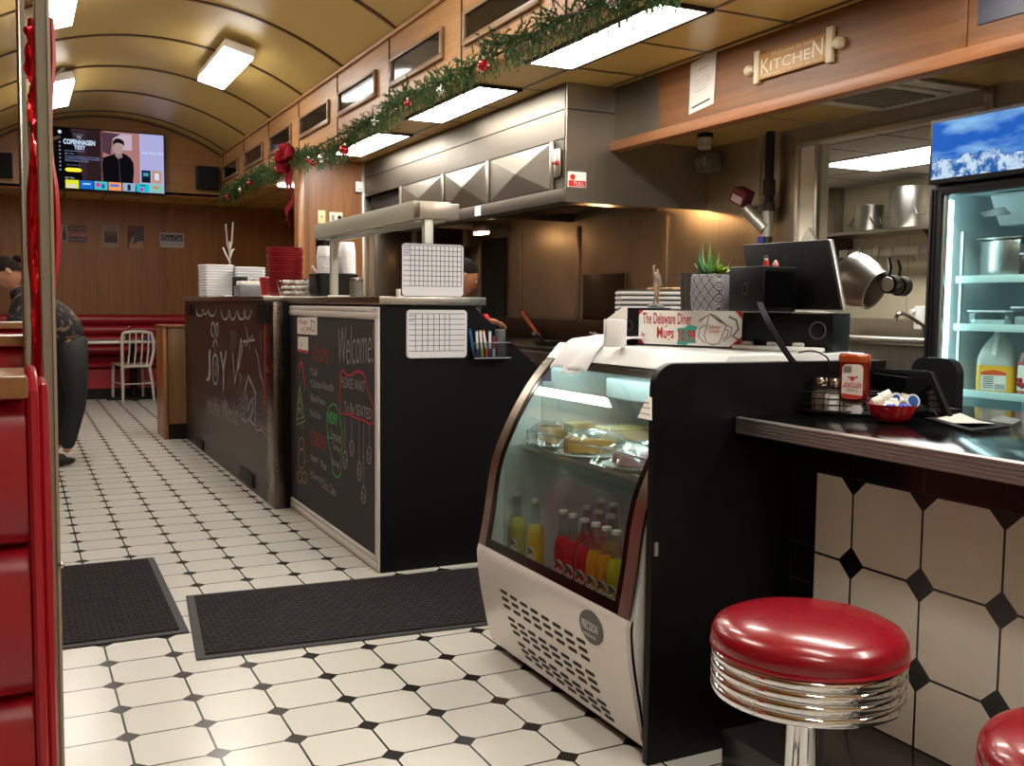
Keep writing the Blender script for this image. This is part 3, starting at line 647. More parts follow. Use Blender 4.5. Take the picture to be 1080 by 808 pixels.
# ------------------------------------------------------------------ stools
t = thing('bar_stool', 'round red vinyl stool with ribbed chrome ring, whole seat in view beside the divider panel', 'stool', (1.335, 1.405, 0), 0, 'red stools along the lunch counter')
def local(name, mb, m, label=None, par=None, smooth=35): return part(name, mb, m, par or t, False, label, smooth)
local('seat', MB().lathe([(.165, .528), (.180, .532), (.182, .545), (.180, .556), (.172, .568), (.15, .579), (.11, .587), (.06, .591), (1e-4, .592)], seg=64), mat('stool_vinyl', '8a0c1c', .24, coat=.3, bump=.04, scale=8), smooth=60)
local('piping', MB().tube([(.179*cos(a*pi/24), .179*sin(a*pi/24), .529) for a in range(48)], .0045, 6, True), RED)
pf = [(.150, .438)]
for k in range(4):
    z = .440+k*.0215; pf += [(.174, z), (.1795, z+.003), (.1805, z+.008), (.1805, z+.012), (.1795, z+.016), (.175, z+.019), (.172, z+.0205)]
pf += [(.172, .527), (.1, .527)]
local('chrome_ring', MB().lathe(pf, seg=96), CHROME, smooth=85)
local('column', MB().lathe([(.17, 0), (.17, .012), (.15, .022), (.07, .035), (.045, .06), (.038, .1), (.036, .40), (.06, .425), (.12, .438)], seg=40), CHROME, smooth=50)
stool = t
dup(stool, (1.335, .80, 0), label='round red vinyl stool cut off by the bottom right corner of the photo')
# ------------------------------------------------------------------ curved glass display case
YN, YF = 2.085, 3.0
G = [(1.380, .372), (1.398, .47), (1.407, .535), (1.418, .61), (1.433, .672), (1.455, .725), (1.484, .785), (1.518, .845), (1.556, .902), (1.594, .950), (1.637, .994)]
def cr(P, n=4):
    out = []
    for i in range(len(P)-1):
        p0 = P[max(i-1, 0)]; p1 = P[i]; p2 = P[i+1]; p3 = P[min(i+2, len(P)-1)]
        for k in range(n):
            t = k/n; out.append(tuple(.5*((2*p1[j])+(-p0[j]+p2[j])*t+(2*p0[j]-5*p1[j]+4*p2[j]-p3[j])*t*t+(-p0[j]+3*p1[j]-3*p2[j]+p3[j])*t**3) for j in range(len(p1))))
    out.append(tuple(P[-1])); return out
GS = cr(G, 3)
def sheet(prof, y0, y1, th, off=0):
    """sheet following an X,Z profile; th grows inwards"""
    n = len(prof); nm = []
    for i in range(n):
        a = prof[max(i-1, 0)]; b = prof[min(i+1, n-1)]; dx, dz = b[0]-a[0], b[1]-a[1]; l = sqrt(dx*dx+dz*dz); nm.append((dz/l, -dx/l))
    o = [(p[0]+q[0]*off, p[1]+q[1]*off) for p, q in zip(prof, nm)]; i_ = [(p[0]+q[0]*(off+th), p[1]+q[1]*(off+th)) for p, q in zip(prof, nm)]
    mb = MB(); vs = [(x, y, z) for y in (y0, y1) for P in (o, i_) for x, z in P]; fs = []
    for k in range(n-1):
        fs += [(k, k+1, 2*n+k+1, 2*n+k), (n+k, 3*n+k, 3*n+k+1, n+k+1), (k, n+k, n+k+1, k+1), (2*n+k, 2*n+k+1, 3*n+k+1, 3*n+k)]
    fs += [(0, 2*n, 3*n, n), (n-1, 2*n-1, 4*n-1, 3*n-1)]
    return mb.add(vs, fs)
t = thing('display_case', 'white refrigerated pastry display case with curved glass front', 'display case', (1.75, 2.55, 0)); case = t
WHT = mat('case_white', 'dfe1e0', .3, var=.03); INN = mat('case_liner', 'c9d2cf', .35, .3, var=.05)
LP = [(1.430, .03), (1.412, .09), (1.399, .15), (1.385, .22), (1.376, .28), (1.371, .33), (1.371, .355), (1.376, .372)]
lp = part('front_panel', sheet(cr(LP, 3), YN, YF, .02), mat('case_front_white', 'e4e0da', .22, .15), t)
def zz(x, y): return (490+x/3.545, 580+y/3.545)
def lpx(z):
    for (x0, z0), (x1, z1) in zip(LP, LP[1:]):
        if z <= z1: return x0+(x1-x0)*(z-z0)/(z1-z0)
    return LP[-1][0]
sl = MB()
for g in (((152, 157), (440, 340), (157, 213), (447, 405)), ((165, 262), (455, 463), (175, 315), (465, 525)), ((187, 360), (480, 577), (203, 412), (497, 637))):
    for r in range(3):
        a = [g[0][i]+(g[2][i]-g[0][i])*r/2 for i in (0, 1)]; b = [g[1][i]+(g[3][i]-g[1][i])*r/2 for i in (0, 1)]
        A = atx(*zz(*a), 1.385); B = atx(*zz(*b), 1.385)
        for k in range(8):
            c = A+(B-A)*(k/7); x = lpx(c.z)
            x0_, x1_ = lpx(c.z-.0045), lpx(c.z+.0045)
            pts = [(lpx(c.z+v)-.0012, c.y+u, c.z+v) for u, v in rrect(-.0245, .0245, -.0055, .0055, .0054, 3)]
            sl.prism(pts, (.001, 0, 0))
part('vent_slots', sl, DARK, lp)
part('screws', MB().cyl((1.366, 2.93, .36), (1.36, 2.93, .36), .006, seg=8), STEEL, lp)
c = atx(622.6, 662, 1.37); bd = part('badge', MB().prism([(lpx(c.z+.047*sin(i*pi/16))-.003, c.y+.060*cos(i*pi/16), c.z+.047*sin(i*pi/16)) for i in range(32)], (.003, 0, 0)), mat('badge_grey', '55585a', .35, .4), t)
part('lettering', text_mb('PRECISION', (lpx(c.z)-.0055, c.y+.042, c.z-.008), (0, -.084, 0), (.0, 0, .024), NX, bold=.01).merge(text_mb('REFRIGERATION', (lpx(c.z)-.0055, c.y+.033, c.z-.026), (0, -.066, 0), (0, 0, .009), NX)), paint('d9dada'), bd)
part('glass', sheet(GS, YN+.045, YF-.045, .005), glassy('case_glass', 'eef6f3', .085), t, smooth=60)
FRS = steel('case_trim_steel', 'b5aa9e', .28, 1, .05, .15)
for y0 in (YN, YF-.05): part('steel_trim', sheet(GS, y0, y0+.05, .008, -.004), FRS, t, smooth=60)
for y0 in (YN+.05, YF-.075): part('black_border', sheet(GS, y0, y0+.025, .003, -.002), BLACKG, t, smooth=60)
part('black_border', sheet(cr(G[:2], 6)[:3], YN+.05, YF-.05, .003, -.002), BLACKG, t); part('black_border', sheet(GS[-3:], YN+.05, YF-.05, .003, -.002), BLACKG, t)
side = [(p[0]+.012, p[1]) for p in GS]+[(1.69, 1.02), (2.16, 1.02), (2.16, .03)]+[(p[0]+.012, p[1]) for p in LP[:-1]]
for y0 in (YN, YF-.02): part('side_panel', MB().prism([(x, y0, z) for x, z in side], (0, .02, 0)), WHT, t)
tp = [(1.625, .992), (1.64, .992), (2.16, .992), (2.16, 1.044), (1.675, 1.044), (1.634, 1.0)]
part('top_panel', MB().prism([(x, YN-.002, z) for x, z in tp], (0, YF-YN+.004, 0)).bevel_all(.004), WHT, t)
part('back_panel', MB().box((2.13, YN+.02, .03), (2.155, YF-.02, .99)), INN, t)
part('deck', MB().box((1.41, YN+.02, .28), (2.13, YF-.02, .298)), steel('deck_steel', 'bdbdba', .3), t)
part('lining', MB().box((1.60, YF-.024, .298), (2.13, YF-.02, .98)).box((1.46, YF-.024, .298), (1.6, YF-.02, .70)), INN, t)
part('plinth', MB().box((1.50, YN+.02, 0), (2.1, YF-.02, .06)), BLACKP, t)
part('evaporator', MB().prism([(1.78, 2.2, .93), (1.78, 2.2, .865), (2.05, 2.2, .80), (2.12, 2.2, .80), (2.12, 2.2, .93)], (0, .66, 0)).bevel_all(.006), mat('evap_white', 'ccd3d3', .35), t)
sh = MB().box((1.52, YN+.03, .690), (1.532, YF-.03, .704)); 
for k in range(44): x = 1.535+k*.012; sh.box((x, YN+.03, .697), (x+.005, YF-.03, .700))
for k in range(5): y = YN+.06+k*.19; sh.box((1.53, y, .691), (2.07, y+.008, .697))
shp = part('wire_shelf', sh, steel('shelf_steel', 'cfd3d2', .3), t)
0 and part('shelf_tray', MB().box((1.536, YN+.035, .700), (2.06, YF-.035, .7035)), mat('perforated_tray', 'c7cdd0', .3, .5), shp)
part('guard_rail', MB().tube([(1.525, YF-.06, .70), (1.525, YF-.06, .755), (1.525, YN+.05, .755), (1.525, YN+.05, .70)], .0028, 6), CHROME_R, shp)
part('lamp_tube', MB().cyl((1.70, YN+.06, .972), (1.70, YF-.06, .972), .011, seg=10), emis('case_lamp', 'e3fbff', 16), t)
part('sticker', MB().prism([(p[0]-.006, p[1], p[2]) for p in (atx(572, 384, 1.62), atx(583, 384, 1.62), atx(583, 402, 1.572), atx(562, 402, 1.572))], (-.0006, 0, 0)), paint('2d2f52'), t)
# stickers inside the glass top
def on_glass(px, py):
    """point where a sight line meets the curved glass"""
    d = ray(px, py); best = None
    for k in range(len(GS)-1):
        (x0, z0), (x1, z1) = GS[k], GS[k+1]
        a = x1-x0; b = z1-z0                       # (CH + d.z s - z0)*a = (d.x s - x0)*b
        s = (x0*b-(CH-z0)*a)/(d.x*b-d.z*a) if abs(d.x*b-d.z*a) > 1e-9 else -1
        P = CAM+d*s
        if s > 0 and min(z0, z1)-1e-4 <= P.z <= max(z0, z1)+1e-4: best = P; break
    return best
def glass_patch(name, poly, m, lift, par):
    P = [on_glass(*q) for q in poly]
    if any(p is None for p in P): return None
    n = (P[1]-P[0]).cross(P[2]-P[0]).normalized(); n = n if n.x < 0 else -n
    return part(name, MB().prism([p+n*lift for p in P], n*.0006), m, par)
hs = [(579, 398), (576.5, 392), (578, 386), (582, 384.5), (585, 387), (588, 384), (590.5, 387), (588, 393), (579, 398)]
glass_patch('sticker', [(583, 400), (594, 402), (602, 385), (592, 384)], paint('2f4fb0'), .003, t)
glass_patch('sticker', hs[:-1], paint('3fb6a2'), .0045, t)
glass_patch('sticker', [(668.5, 410), (682, 414), (690, 401), (679, 398)], BLACKG, .003, t)
glass_patch('sticker_print', [(683, 404), (687, 405), (685, 410), (681, 409)], paint('c23b30'), .0045, t)
glass_patch('sticker_print', [(673, 406), (677, 402), (680, 404), (676, 409)], WHITE, .0045, t)
pn = thing('price_card', 'white handwritten paper tag hanging at the right edge of the case glass', 'notice', on_glass(682, 430)); glass_patch('paper', [(673, 441), (688, 444), (688, 420), (684, 418)], PAPER, .0015, pn)
wr = MB()
for (a, b_) in (((682, 426), (686, 427)), ((680, 431), (687, 432.5)), ((677, 437), (687, 439))):
    A, B = on_glass(*a), on_glass(*b_); wr.ribbon([A+(B-A)*(i/8)+Vector((0, 0, .002*(i % 2))) for i in range(9)], .0012, (-1, 0, .5))
for v in range(len(wr.v)): wr.v[v] = wr.v[v]+Vector((-.0045, 0, .002))
part('handwriting', wr, paint('4a4a50'), pn)

# ------------------------------------------------------------------ bottles in the case
def bottle_root(col, liq, label):
    t = thing('soda_bottle', label, 'bottle', (0, 0, 0), 0, 'soda bottles in the display case')
    lv = .165
    part('body', MB().lathe([(.022, 0), (.028, .004), (.029, .02), (.029, .11), (.0285, .125), (.024, .15), (.018, lv-.002), (1e-4, lv)], seg=20), liq, t, False)
    part('neck', MB().lathe([(.0175, lv), (.0135, .19), (.0125, .215), (.0125, .232), (.0135, .235)], seg=16), glassy('bottle_glass', 'dfe6e4', .22, .05), t, False)
    part('cap', MB().lathe([(.0145, .232), (.0155, .234), (.0145, .242), (.011, .244), (1e-4, .244)], seg=16), mat('cap_metal', 'd9d9d6', .3, .8), t, False)
    # round badge on the side facing the aisle
    pt = []; A0 = 2.05+pi/2  # direction to the aisle and camera
    def cyp(u, v, r): a = A0+u/r; return Vector((r*cos(a), r*sin(a), v))
    lb = MB(); vs = []; fs = []; pr2 = [(cyp(.019*cos(i*pi/10), .068+.026*sin(i*pi/10), .0298)) for i in range(20)]; vs = pr2+[cyp(0, .068, .0298)]
    lb.add(vs, [(i, (i+1) % 20, 20) for i in range(20)]); lo = part('label', lb, mat('label_white', 'd8d5cc', .5), t, False)
    g = MB()
    for cx, cz, r in ((-.004, .084, .009), (.005, .078, .007), (-.002, .074, .008)): g.add([cyp(cx+r*cos(i*pi/5), cz+r*.8*sin(i*pi/5), .0302) for i in range(10)], [tuple(range(10))])
    part('label_picture', g, paint('1d4a33'), lo, False)
    g = MB(); g.add([cyp(u, v, .0303) for u, v in ((-.017, .064), (.017, .060), (.017, .070), (-.017, .074))], [(0, 1, 2, 3)]); part('label_band', g, paint('c8402e'), lo, False)
    T_ = text_mb('JARRITOS', (0, 0, 0), (.03, 0, 0), (0, .009, 0), NZ); g = MB(); g.add([cyp(.015-v.x, v.y+.0525, .0305) for v in T_.v], [tuple(reversed(f)) for f in T_.f]); part('lettering', g, paint('22352b'), lo, False)
    return t
def liquid(n, c): return mat(n, c, .12, coat=.4, spec=.6)
SP = {'y': ('yellow', liquid('pineapple_soda', 'c8a90f')), 'r': ('pink red', liquid('fruit_soda', 'b01f33')), 'o': ('amber orange', liquid('mandarin_soda', 'c58310')), 'l': ('lime yellow', liquid('lime_soda', 'a6a516'))}
roots = {}
BL = [('l', 538, 515, 1.50, 'lime yellow soda bottle farthest left in the display case'),
      ('l', 546, 518, 1.50, 'lime yellow soda bottle second from the left in the display case'),
      ('y', 565, 526, 1.50, 'yellow soda bottle standing alone between the lime and the red ones'),
      ('r', 594.5, 537, 1.50, 'front red soda bottle farthest left of the red ones'),
      ('r', 605, 541.5, 1.50, 'front red soda bottle in the middle of the three red ones'),
      ('r', 617, 546, 1.50, 'front red soda bottle right beside the orange ones'),
      ('o', 628.6, 551, 1.50, 'amber orange soda bottle next to the red ones at the front'),
      ('o', 640, 556, 1.50, 'amber orange soda bottle second from the right at the front'),
      ('l', 651, 562, 1.50, 'lime soda bottle against the right end of the case glass'),
      ('r', 619, 537, 1.60, 'red soda bottle in the second row, first from the left'),
      ('r', 631, 541, 1.60, 'red soda bottle in the second row behind the orange ones'),
      ('o', 644, 546, 1.60, 'orange soda bottle in the second row near the right end'),
      ('r', 634, 532, 1.70, 'red soda bottle in the last row, left one'),
      ('o', 647, 538, 1.70, 'orange soda bottle in the last row, right one')]
for k, x, y, X, lab in BL:
    p = atx(x, y, X); loc = (p.x, p.y, .2985)
    if k not in roots: roots[k] = bottle_root(k, SP[k][1], lab); roots[k].location = loc
    else: dup(roots[k], loc, label=lab)
# plates with wrapped pastry on the wire shelf
def plate(px, py, r, name, lab, rot, kind):
    r *= 1.25; c = atz(px, py, .7045); t = thing('plate', 'plate under the '+lab, 'plate', c, 0, 'plates on the case shelf')
    part('dish', MB().lathe([(r*.55, 0), (r*.6, .002), (r, .012), (r, .014), (r*.62, .006), (1e-4, .005)], seg=28), mat('plate_white', 'dfe2e3', .3), t, False)
    q = thing(name, lab+' on the case shelf', 'pastry', (c.x, c.y, c.z+.010), rot); q.scale = (1.35, 1.35, 1.35)
    if kind == 'wedge':
        P = [(-.055, 0, 0), (.055, -.032, 0), (.055, .032, 0)]
        part('filling', MB().prism(P, (0, 0, .032)).bevel_all(.003), mat('pie_filling', 'c08b3e', .5, var=.3, scale=60), q, False)
        part('crust', MB().box((.052, -.034, 0), (.064, .034, .038), .004), mat('pie_crust', 'a9763a', .6, var=.2, scale=50), q, False)
    elif kind == 'slab':
        part('cake', MB().box((-.065, -.03, 0), (.065, .03, .035), .006), mat('cake_tan', 'c2a159', .55, var=.2, scale=40), q, False)
        part('icing', MB().box((-.062, -.028, .0345), (.062, .028, .041), .004), mat('icing', 'd9c878', .4), q, False)
    else:
        part('cake', MB().lathe([(.045, 0), (.052, .006), (.052, .02), (.046, .026), (1e-4, .028)], seg=24), mat('pink_cake', 'b56a72', .5, var=.25, scale=60), q, False)
        part('cream', MB().lathe([(.030, .026), (.026, .036), (.01, .044), (1e-4, .045)], seg=16), mat('cream_top', 'e6dccb', .5), q, False)
    wv = []; wf = []; n = 14                       # crinkled film over it
    for i in range(n):
        for j in range(n):
            u, v = (i/(n-1)-.5)*.17, (j/(n-1)-.5)*.13; rr = max(abs(u)/.085, abs(v)/.065); z = .05*(1-rr**3)+random.uniform(-.004, .006)*(1 if rr < .95 else .2); wv.append((u, v, max(z, .002)))
    for i in range(n-1):
        for j in range(n-1): k = i*n+j; wf.append((k, k+n, k+n+1, k+1))
    part('cling_film', MB().add(wv, wf), glassy('cling_film', 'f7f9f9', .16, .12), q, False, smooth=20)
plate(610, 463, .085, 'cake_slice', 'tan layer cake slice in film, back left', .3, 'slab')
plate(626, 481, .09, 'pie_slice', 'golden pie slice wrapped in crinkled film, front middle', 2.4, 'wedge')
plate(655, 470, .085, 'cake_slice', 'yellow iced cake slice in film, back right', -.2, 'slab')
plate(671, 494, .08, 'cupcake', 'pink round cake with cream, front right', 0, 'round')
plate(583, 470, .07, 'pie_slice', 'small pie slice at the far left', 1.2, 'wedge')
# napkin cloth over the top corner
cp = [(1.86, 1.066), (1.80, 1.072), (1.73, 1.066), (1.69, 1.058), (1.655, 1.035), (1.622, 1.0), (1.60, .972)]
cl = thing('cloth', 'folded white cloth draped over the top corner of the display case', 'cloth', (1.7, 2.82, 1.046))
def drape(y0, y1, prof, th, lift):
    ps = cr(prof, 3); mb = MB(); vs = []; n = len(ps); m = 6; fs = []
    for k in range(m+1):
        y = y0+(y1-y0)*k/m
        for x, z in ps: vs.append((x+.004*sin(k*1.7+z*40), y+.012*sin(x*30+1)*(.5+k*.1), z+lift+.0025*sin(k*2.1+x*50)))
    nn = len(vs); vs += [(x+.0, y, z-th) for x, y, z in vs]
    for k in range(m):
        for i in range(n-1):
            a = k*n+i; fs += [(a, a+1, a+n+1, a+n), (nn+a, nn+a+n, nn+a+n+1, nn+a+1)]
    for i in range(n-1): fs += [(i, nn+i, nn+i+1, i+1), (m*n+i, m*n+i+1, nn+m*n+i+1, nn+m*n+i)]
    for k in range(m): fs += [(k*n, k*n+n, nn+k*n+n, nn+k*n), (k*n+n-1, nn+k*n+n-1, nn+k*n+2*n-1, k*n+2*n-1)]
    return mb.add(vs, fs)
part('towel', drape(2.70, 2.93, cp, .006, 0), mat('cloth_white', 'dfe0e4', .85, var=.04), cl, smooth=60)
part('lower_fold', drape(2.74, 2.85, [(1.66, 1.034), (1.62, .992), (1.60, .965), (1.592, .955)], .003, .0), mat('cloth_white', 'dfe0e4', .85), cl, smooth=60)
# ------------------------------------------------------------------ glass door merchandiser
FX = 3.2
t = thing('drinks_fridge', 'tall black glass door fridge with a blue mountain lightbox on top', 'fridge', (3.45, 2.4, 0))
fy0, fy1 = 1.95, 2.79
part('cabinet', MB().box((FX+.05, fy0, .0), (3.785, fy1, .12)).box((FX+.05, fy0, 1.63), (3.785, fy1, 1.885)).box((FX+.05, fy1-.045, .12), (3.785, fy1, 1.63)).box((FX+.05, fy0, .12), (3.785, fy0+.045, 1.63)).box((3.74, fy0+.045, .12), (3.785, fy1-.045, 1.63)), BLACKP, t)
df = MB(); df.box((FX, fy0, .10), (FX+.045, fy0+.055, 1.645), .004).box((FX, fy1-.055, .10), (FX+.045, fy1, 1.645), .004).box((FX, fy0+.05, 1.605), (FX+.045, fy1-.05, 1.645), .004).box((FX, fy0+.05, .10), (FX+.045, fy1-.05, .17), .004)
df.box((FX-.006, fy1-.036, .12), (FX, fy1-.03, 1.63)).box((FX-.006, fy1-.02, .12), (FX, fy1-.014, 1.63))
d = part('door', df, BLACKP, t)
part('pane', MB().box((FX+.012, fy0+.055, .17), (FX+.017, fy1-.055, 1.605)), glassy('fridge_glass', 'eef9fa', .05), d)
part('seal', MB().box((FX+.004, fy1-.075, .17), (FX+.02, fy1-.066, 1.605)).box((FX+.004, fy0+.06, .17), (FX+.02, fy0+.069, 1.605)), ALU, d)
LIN = mat('fridge_liner', 'ccd6da', .5)
part('liner', MB().box((FX+.05, fy1-.05, .12), (3.74, fy1-.045, 1.63)).box((FX+.05, fy0+.045, .12), (3.74, fy0+.05, 1.63)).box((3.73, fy0+.05, .12), (3.74, fy1-.05, 1.63)).box((FX+.05, fy0+.05, 1.615), (3.73, fy1-.05, 1.63)).box((FX+.05, fy0+.05, .12), (3.73, fy1-.05, .135)), LIN, t)
part('side_lamp', MB().box((FX+.035, fy1-.066, .2), (FX+.062, fy1-.0505, 1.59), .004), emis('fridge_lamp', 'd4f7fb', 8), t)
part('side_lamp', MB().box((FX+.035, fy0+.0505, .2), (FX+.062, fy0+.066, 1.59), .004), emis('fridge_lamp', 'd4f7fb', 8), t)
ev = part('cooling_unit', MB().prism([(FX+.14, fy0+.06, 1.60), (FX+.2, fy0+.06, 1.49), (3.70, fy0+.06, 1.49), (3.70, fy0+.06, 1.61), (FX+.14, fy0+.06, 1.61)], (0, .62, 0)).bevel_all(.006), mat('cooler_white', 'd5dedd', .4), t)
P = [atz(x, y, 1.489) for x, y in ((1032, 224), (1059, 218), (1066, 225), (1038, 228))]
part('thermometer_plate', MB().prism(P, (0, 0, -.003)), mat('grey_plate', '6f7b80', .3, .6), ev)
gr = MB()
for k in range(10):
    for j in range(7): gr.box((3.27+j*.03, 2.08+k*.03, 1.4855), (3.288+j*.03, 2.098+k*.03, 1.4895))
part('fan_grille', gr, paint('5d6d70'), ev)
for z in (1.281, 1.098, .845, .6, .36):
    s = part('shelf', MB().box((FX+.085, fy0+.06, z-.0), (3.70, fy1-.075, z+.006)).box((FX+.075, fy0+.06, z-.01), (FX+.085, fy1-.075, z+.018), .002), mat('fridge_shelf', 'c4dcd8', .4), t)
for y in (fy1-.085, fy1-.38):
    part('shelf_post', MB().box((FX+.09 if y > 2.5 else 3.69, y-.006, .14), (FX+.10 if y > 2.5 else 3.70, y+.006, 1.47)), ALU_D, t)
# lightbox
lb = part('lightbox', MB().box((FX-.03, fy0, 1.648), (FX+.05, fy1-.018, 1.892), .004), BLACKP, t)
m, nt, b = new_mat('mountain_sign'); tc = N(nt, 'ShaderNodeTexCoord'); sp = N(nt, 'ShaderNodeSeparateXYZ'); nt.links.new(tc.outputs['Object'], sp.inputs[0])
mp = N(nt, 'ShaderNodeMapping'); mp.inputs['Scale'].default_value = (1, 4, 14); nt.links.new(tc.outputs['Object'], mp.inputs[0])
n1 = N(nt, 'ShaderNodeTexNoise', i_Scale=1.2, i_Detail=5.); nt.links.new(mp.outputs[0], n1.inputs['Vector'])
n2 = N(nt, 'ShaderNodeTexNoise', i_Scale=22., i_Detail=9., i_Roughness=.7); nt.links.new(tc.outputs['Object'], n2.inputs['Vector'])
n3 = N(nt, 'ShaderNodeTexNoise', i_Scale=9., i_Detail=4.); nt.links.new(tc.outputs['Object'], n3.inputs['Vector'])
cr1 = N(nt, 'ShaderNodeValToRGB'); e = cr1.color_ramp.elements; e[0].position = .45; e[0].color = lin('0a5fc4'); e[1].position = .72; e[1].color = lin('8ec8f4'); nt.links.new(n1.outputs['Fac'], cr1.inputs[0])
cr2 = N(nt, 'ShaderNodeValToRGB'); e = cr2.color_ramp.elements; e[0].position = .45; e[0].color = lin('1f63ad'); e[1].position = .56; e[1].color = lin('cbe3f8'); nt.links.new(n2.outputs['Fac'], cr2.inputs[0])
zrel = math_(nt, 'SUBTRACT', sp.outputs[2], 1.648)
edge = math_(nt, 'MULTIPLY_ADD', n3.outputs['Fac'], .16, .008)
k = math_(nt, 'LESS_THAN', math_(nt, 'ADD', zrel, 0), edge)
mx = N(nt, 'ShaderNodeMix', data_type='RGBA'); nt.links.new(k, mx.inputs[0]); nt.links.new(cr1.outputs[0], mx.inputs[6]); nt.links.new(cr2.outputs[0], mx.inputs[7])
b.inputs['Base Color'].default_value = (0, 0, 0, 1); nt.links.new(mx.outputs[2], b.inputs['Emission Color']); b.inputs['Emission Strength'].default_value = .9; b.inputs['Roughness'].default_value = .2
bp_ = MB().box((FX-.032, fy0+.014, 1.665), (FX-.030, fy1-.032, 1.878)); o = link('picture', bp_, m, None, None); o.data.transform(Matrix.Translation((-3.45, -2.4, 0))); o.parent = lb
# contents
def onshelf(px, py, X, z): p = atx(px, py, X); return Vector((X, p.y, z))
t = thing('steel_pan', 'deep square steel pan on the top shelf of the fridge', 'pan', (3.42, 2.62, 1.288))
q = MB(); a = [(3.36, 2.50), (3.52, 2.50), (3.52, 2.68), (3.36, 2.68)]
part('body', MB().box((3.355, 2.50, 1.2875), (3.52, 2.675, 1.437), .008), steel('pan_steel', 'c4c2bd', .25, 2, .05, .1), t)
part('rim', MB().box((3.345, 2.49, 1.437), (3.53, 2.685, 1.445), .003), STEEL, t)
def tub(loc, sx, sy, sz, col, lab, lid=None, fill=.75):
    t = thing('food_tub', lab, 'tub', loc)
    part('body', MB().box((-sx/2, -sy/2, 0), (sx/2, sy/2, sz), .006), CLEAR, t, False)
    part('food', MB().box((-sx/2+.006, -sy/2+.006, .004), (sx/2-.006, sy/2-.006, sz*fill), .005), mat('food_'+col, col, .6, var=.25, scale=50), t, False)
    part('lid', MB().box((-sx/2-.005, -sy/2-.005, sz), (sx/2+.005, sy/2+.005, sz+.008), .003), mat('tub_lid', lid or 'c8d4d6', .4), t, False)
tub((3.42, 2.42, 1.2875), .16, .13, .085, '9a5a48', 'clear tub of reddish brown food beside the steel pan in the fridge')
tub((3.40, 2.59, 1.1045), .2, .16, .055, 'b9cfd0', 'long clear tub at the left of the middle fridge shelf', None, .5)
tub((3.38, 2.42, 1.1045), .15, .13, .07, '9fa9aa', 'clear tub with a pale lid at the right of the middle fridge shelf', None, .6)
def jug(loc, rz, lab):
    t = thing('juice_jug', lab, 'jug', loc, rz)
    # square bodied gallon jug with handle
    def sq(w, z, r=.35): return [((abs(cos(a))**r)*w*(1 if cos(a) > 0 else -1), (abs(sin(a))**r)*w*(1 if sin(a) > 0 else -1), z) for a in [2*pi*i/24+.001 for i in range(24)]]
    def loft(rings):
        n = 24; vs = [v for r in rings for v in r]; fs = [(j*n+i, j*n+(i+1) % n, (j+1)*n+(i+1) % n, (j+1)*n+i) for j in range(len(rings)-1) for i in range(n)]
        fs += [tuple(range(n-1, -1, -1)), tuple(range((len(rings)-1)*n, len(rings)*n))]; return MB().add(vs, fs)
    part('juice', loft([sq(.064, 0), sq(.069, .006), sq(.070, .05), sq(.069, .105)]), mat('orange_juice', 'f2b83a', .35), t, False)
    part('upper_body', loft([sq(.069, .106), sq(.069, .13, .4), sq(.058, .17, .55), sq(.04, .20, .8), sq(.022, .222, 1), sq(.02, .232, 1)]), mat('milky_plastic', 'd5d9d2', .35, alpha=.78), t, False)
    part('handle', MB().tube([(-.052, .0, .125), (-.072, 0, .15), (-.062, 0, .185), (-.035, 0, .212)], .010, 8), mat('milky_plastic2', 'd9ddd6', .35), t, False)
    part('cap', MB().cyl((0, 0, .232), (0, 0, .247), .021, seg=20), mat('orange_cap', 'e88a2a', .4), t, False)
    l = part('label', MB().box((-.0725, -.045, .012), (-.0705, .045, .085)), PAPER, t, False)
    part('label_band', MB().prism([(-.0728, -.045, .07), (-.0728, .045, .07), (-.0728, .045, .082), (-.0728, 0, .09), (-.0728, -.045, .082)], (-.0006, 0, 0)), paint('e2592a'), l, False)
    k = MB()
    for i in range(6): k.box((-.0734, .035, .02+i*.008), (-.0728, -.002, .023+i*.008))
    for i in range(6): k.box((-.0734, -.008-i*.006, .016), (-.0728, -.011-i*.006, .036))
    part('label_print', k, paint('5a5a5c'), l, False)
    return t
j = jug((3.385, 2.59, .8525), .40, 'gallon jug of orange juice with an orange cap on the fridge shelf, nearest the door')
dup(j, (3.53, 2.47, .8525), -.35, 'second juice jug half hidden behind the orange juice and the red juice bottle')
t = thing('juice_bottle', 'clear juice bottle with red cap and cherry label at the right picture edge', 'bottle', (3.37, 2.425, .8525), -.45)
part('body', MB().lathe([(.05, 0), (.058, .006), (.058, .13), (.052, .16), (.035, .20), (.02, .225), (.02, .232)], seg=28), mat('pink_clear', 'b98d88', .15, alpha=.55), t, False)
part('cap', MB().cyl((0, 0, .232), (0, 0, .248), .0215, seg=20), paint('cf2342', .4), t, False)
def cypatch(r, a0, a1, z0, z1, n=12, zt=None):
    mb = MB(); vs = []
    for i in range(n+1): a = a0+(a1-a0)*i/n; vs += [(r*cos(a), r*sin(a), z0), (r*cos(a), r*sin(a), z1 if zt is None else zt(i/n))]
    return mb.add(vs, [(2*i, 2*i+2, 2*i+3, 2*i+1) for i in range(n)])
l = part('label', cypatch(.0586, pi*.55, pi*1.55, .012, .125), paint('c3273c', .45), t, False)
part('label_field', cypatch(.0590, pi*.6, pi*1.5, .02, .10, zt=lambda u: .085+.03*sin(pi*u)), PAPER, l, False)
fr_ = MB()
for a, z, r in ((3.2, .045, .012), (3.45, .04, .011), (3.3, .06, .009), (3.0, .06, .008)): fr_.sphere((.058*cos(a), .058*sin(a), z), r, 10, 6)
part('cherry_print', fr_, paint('a3182a'), l, False)

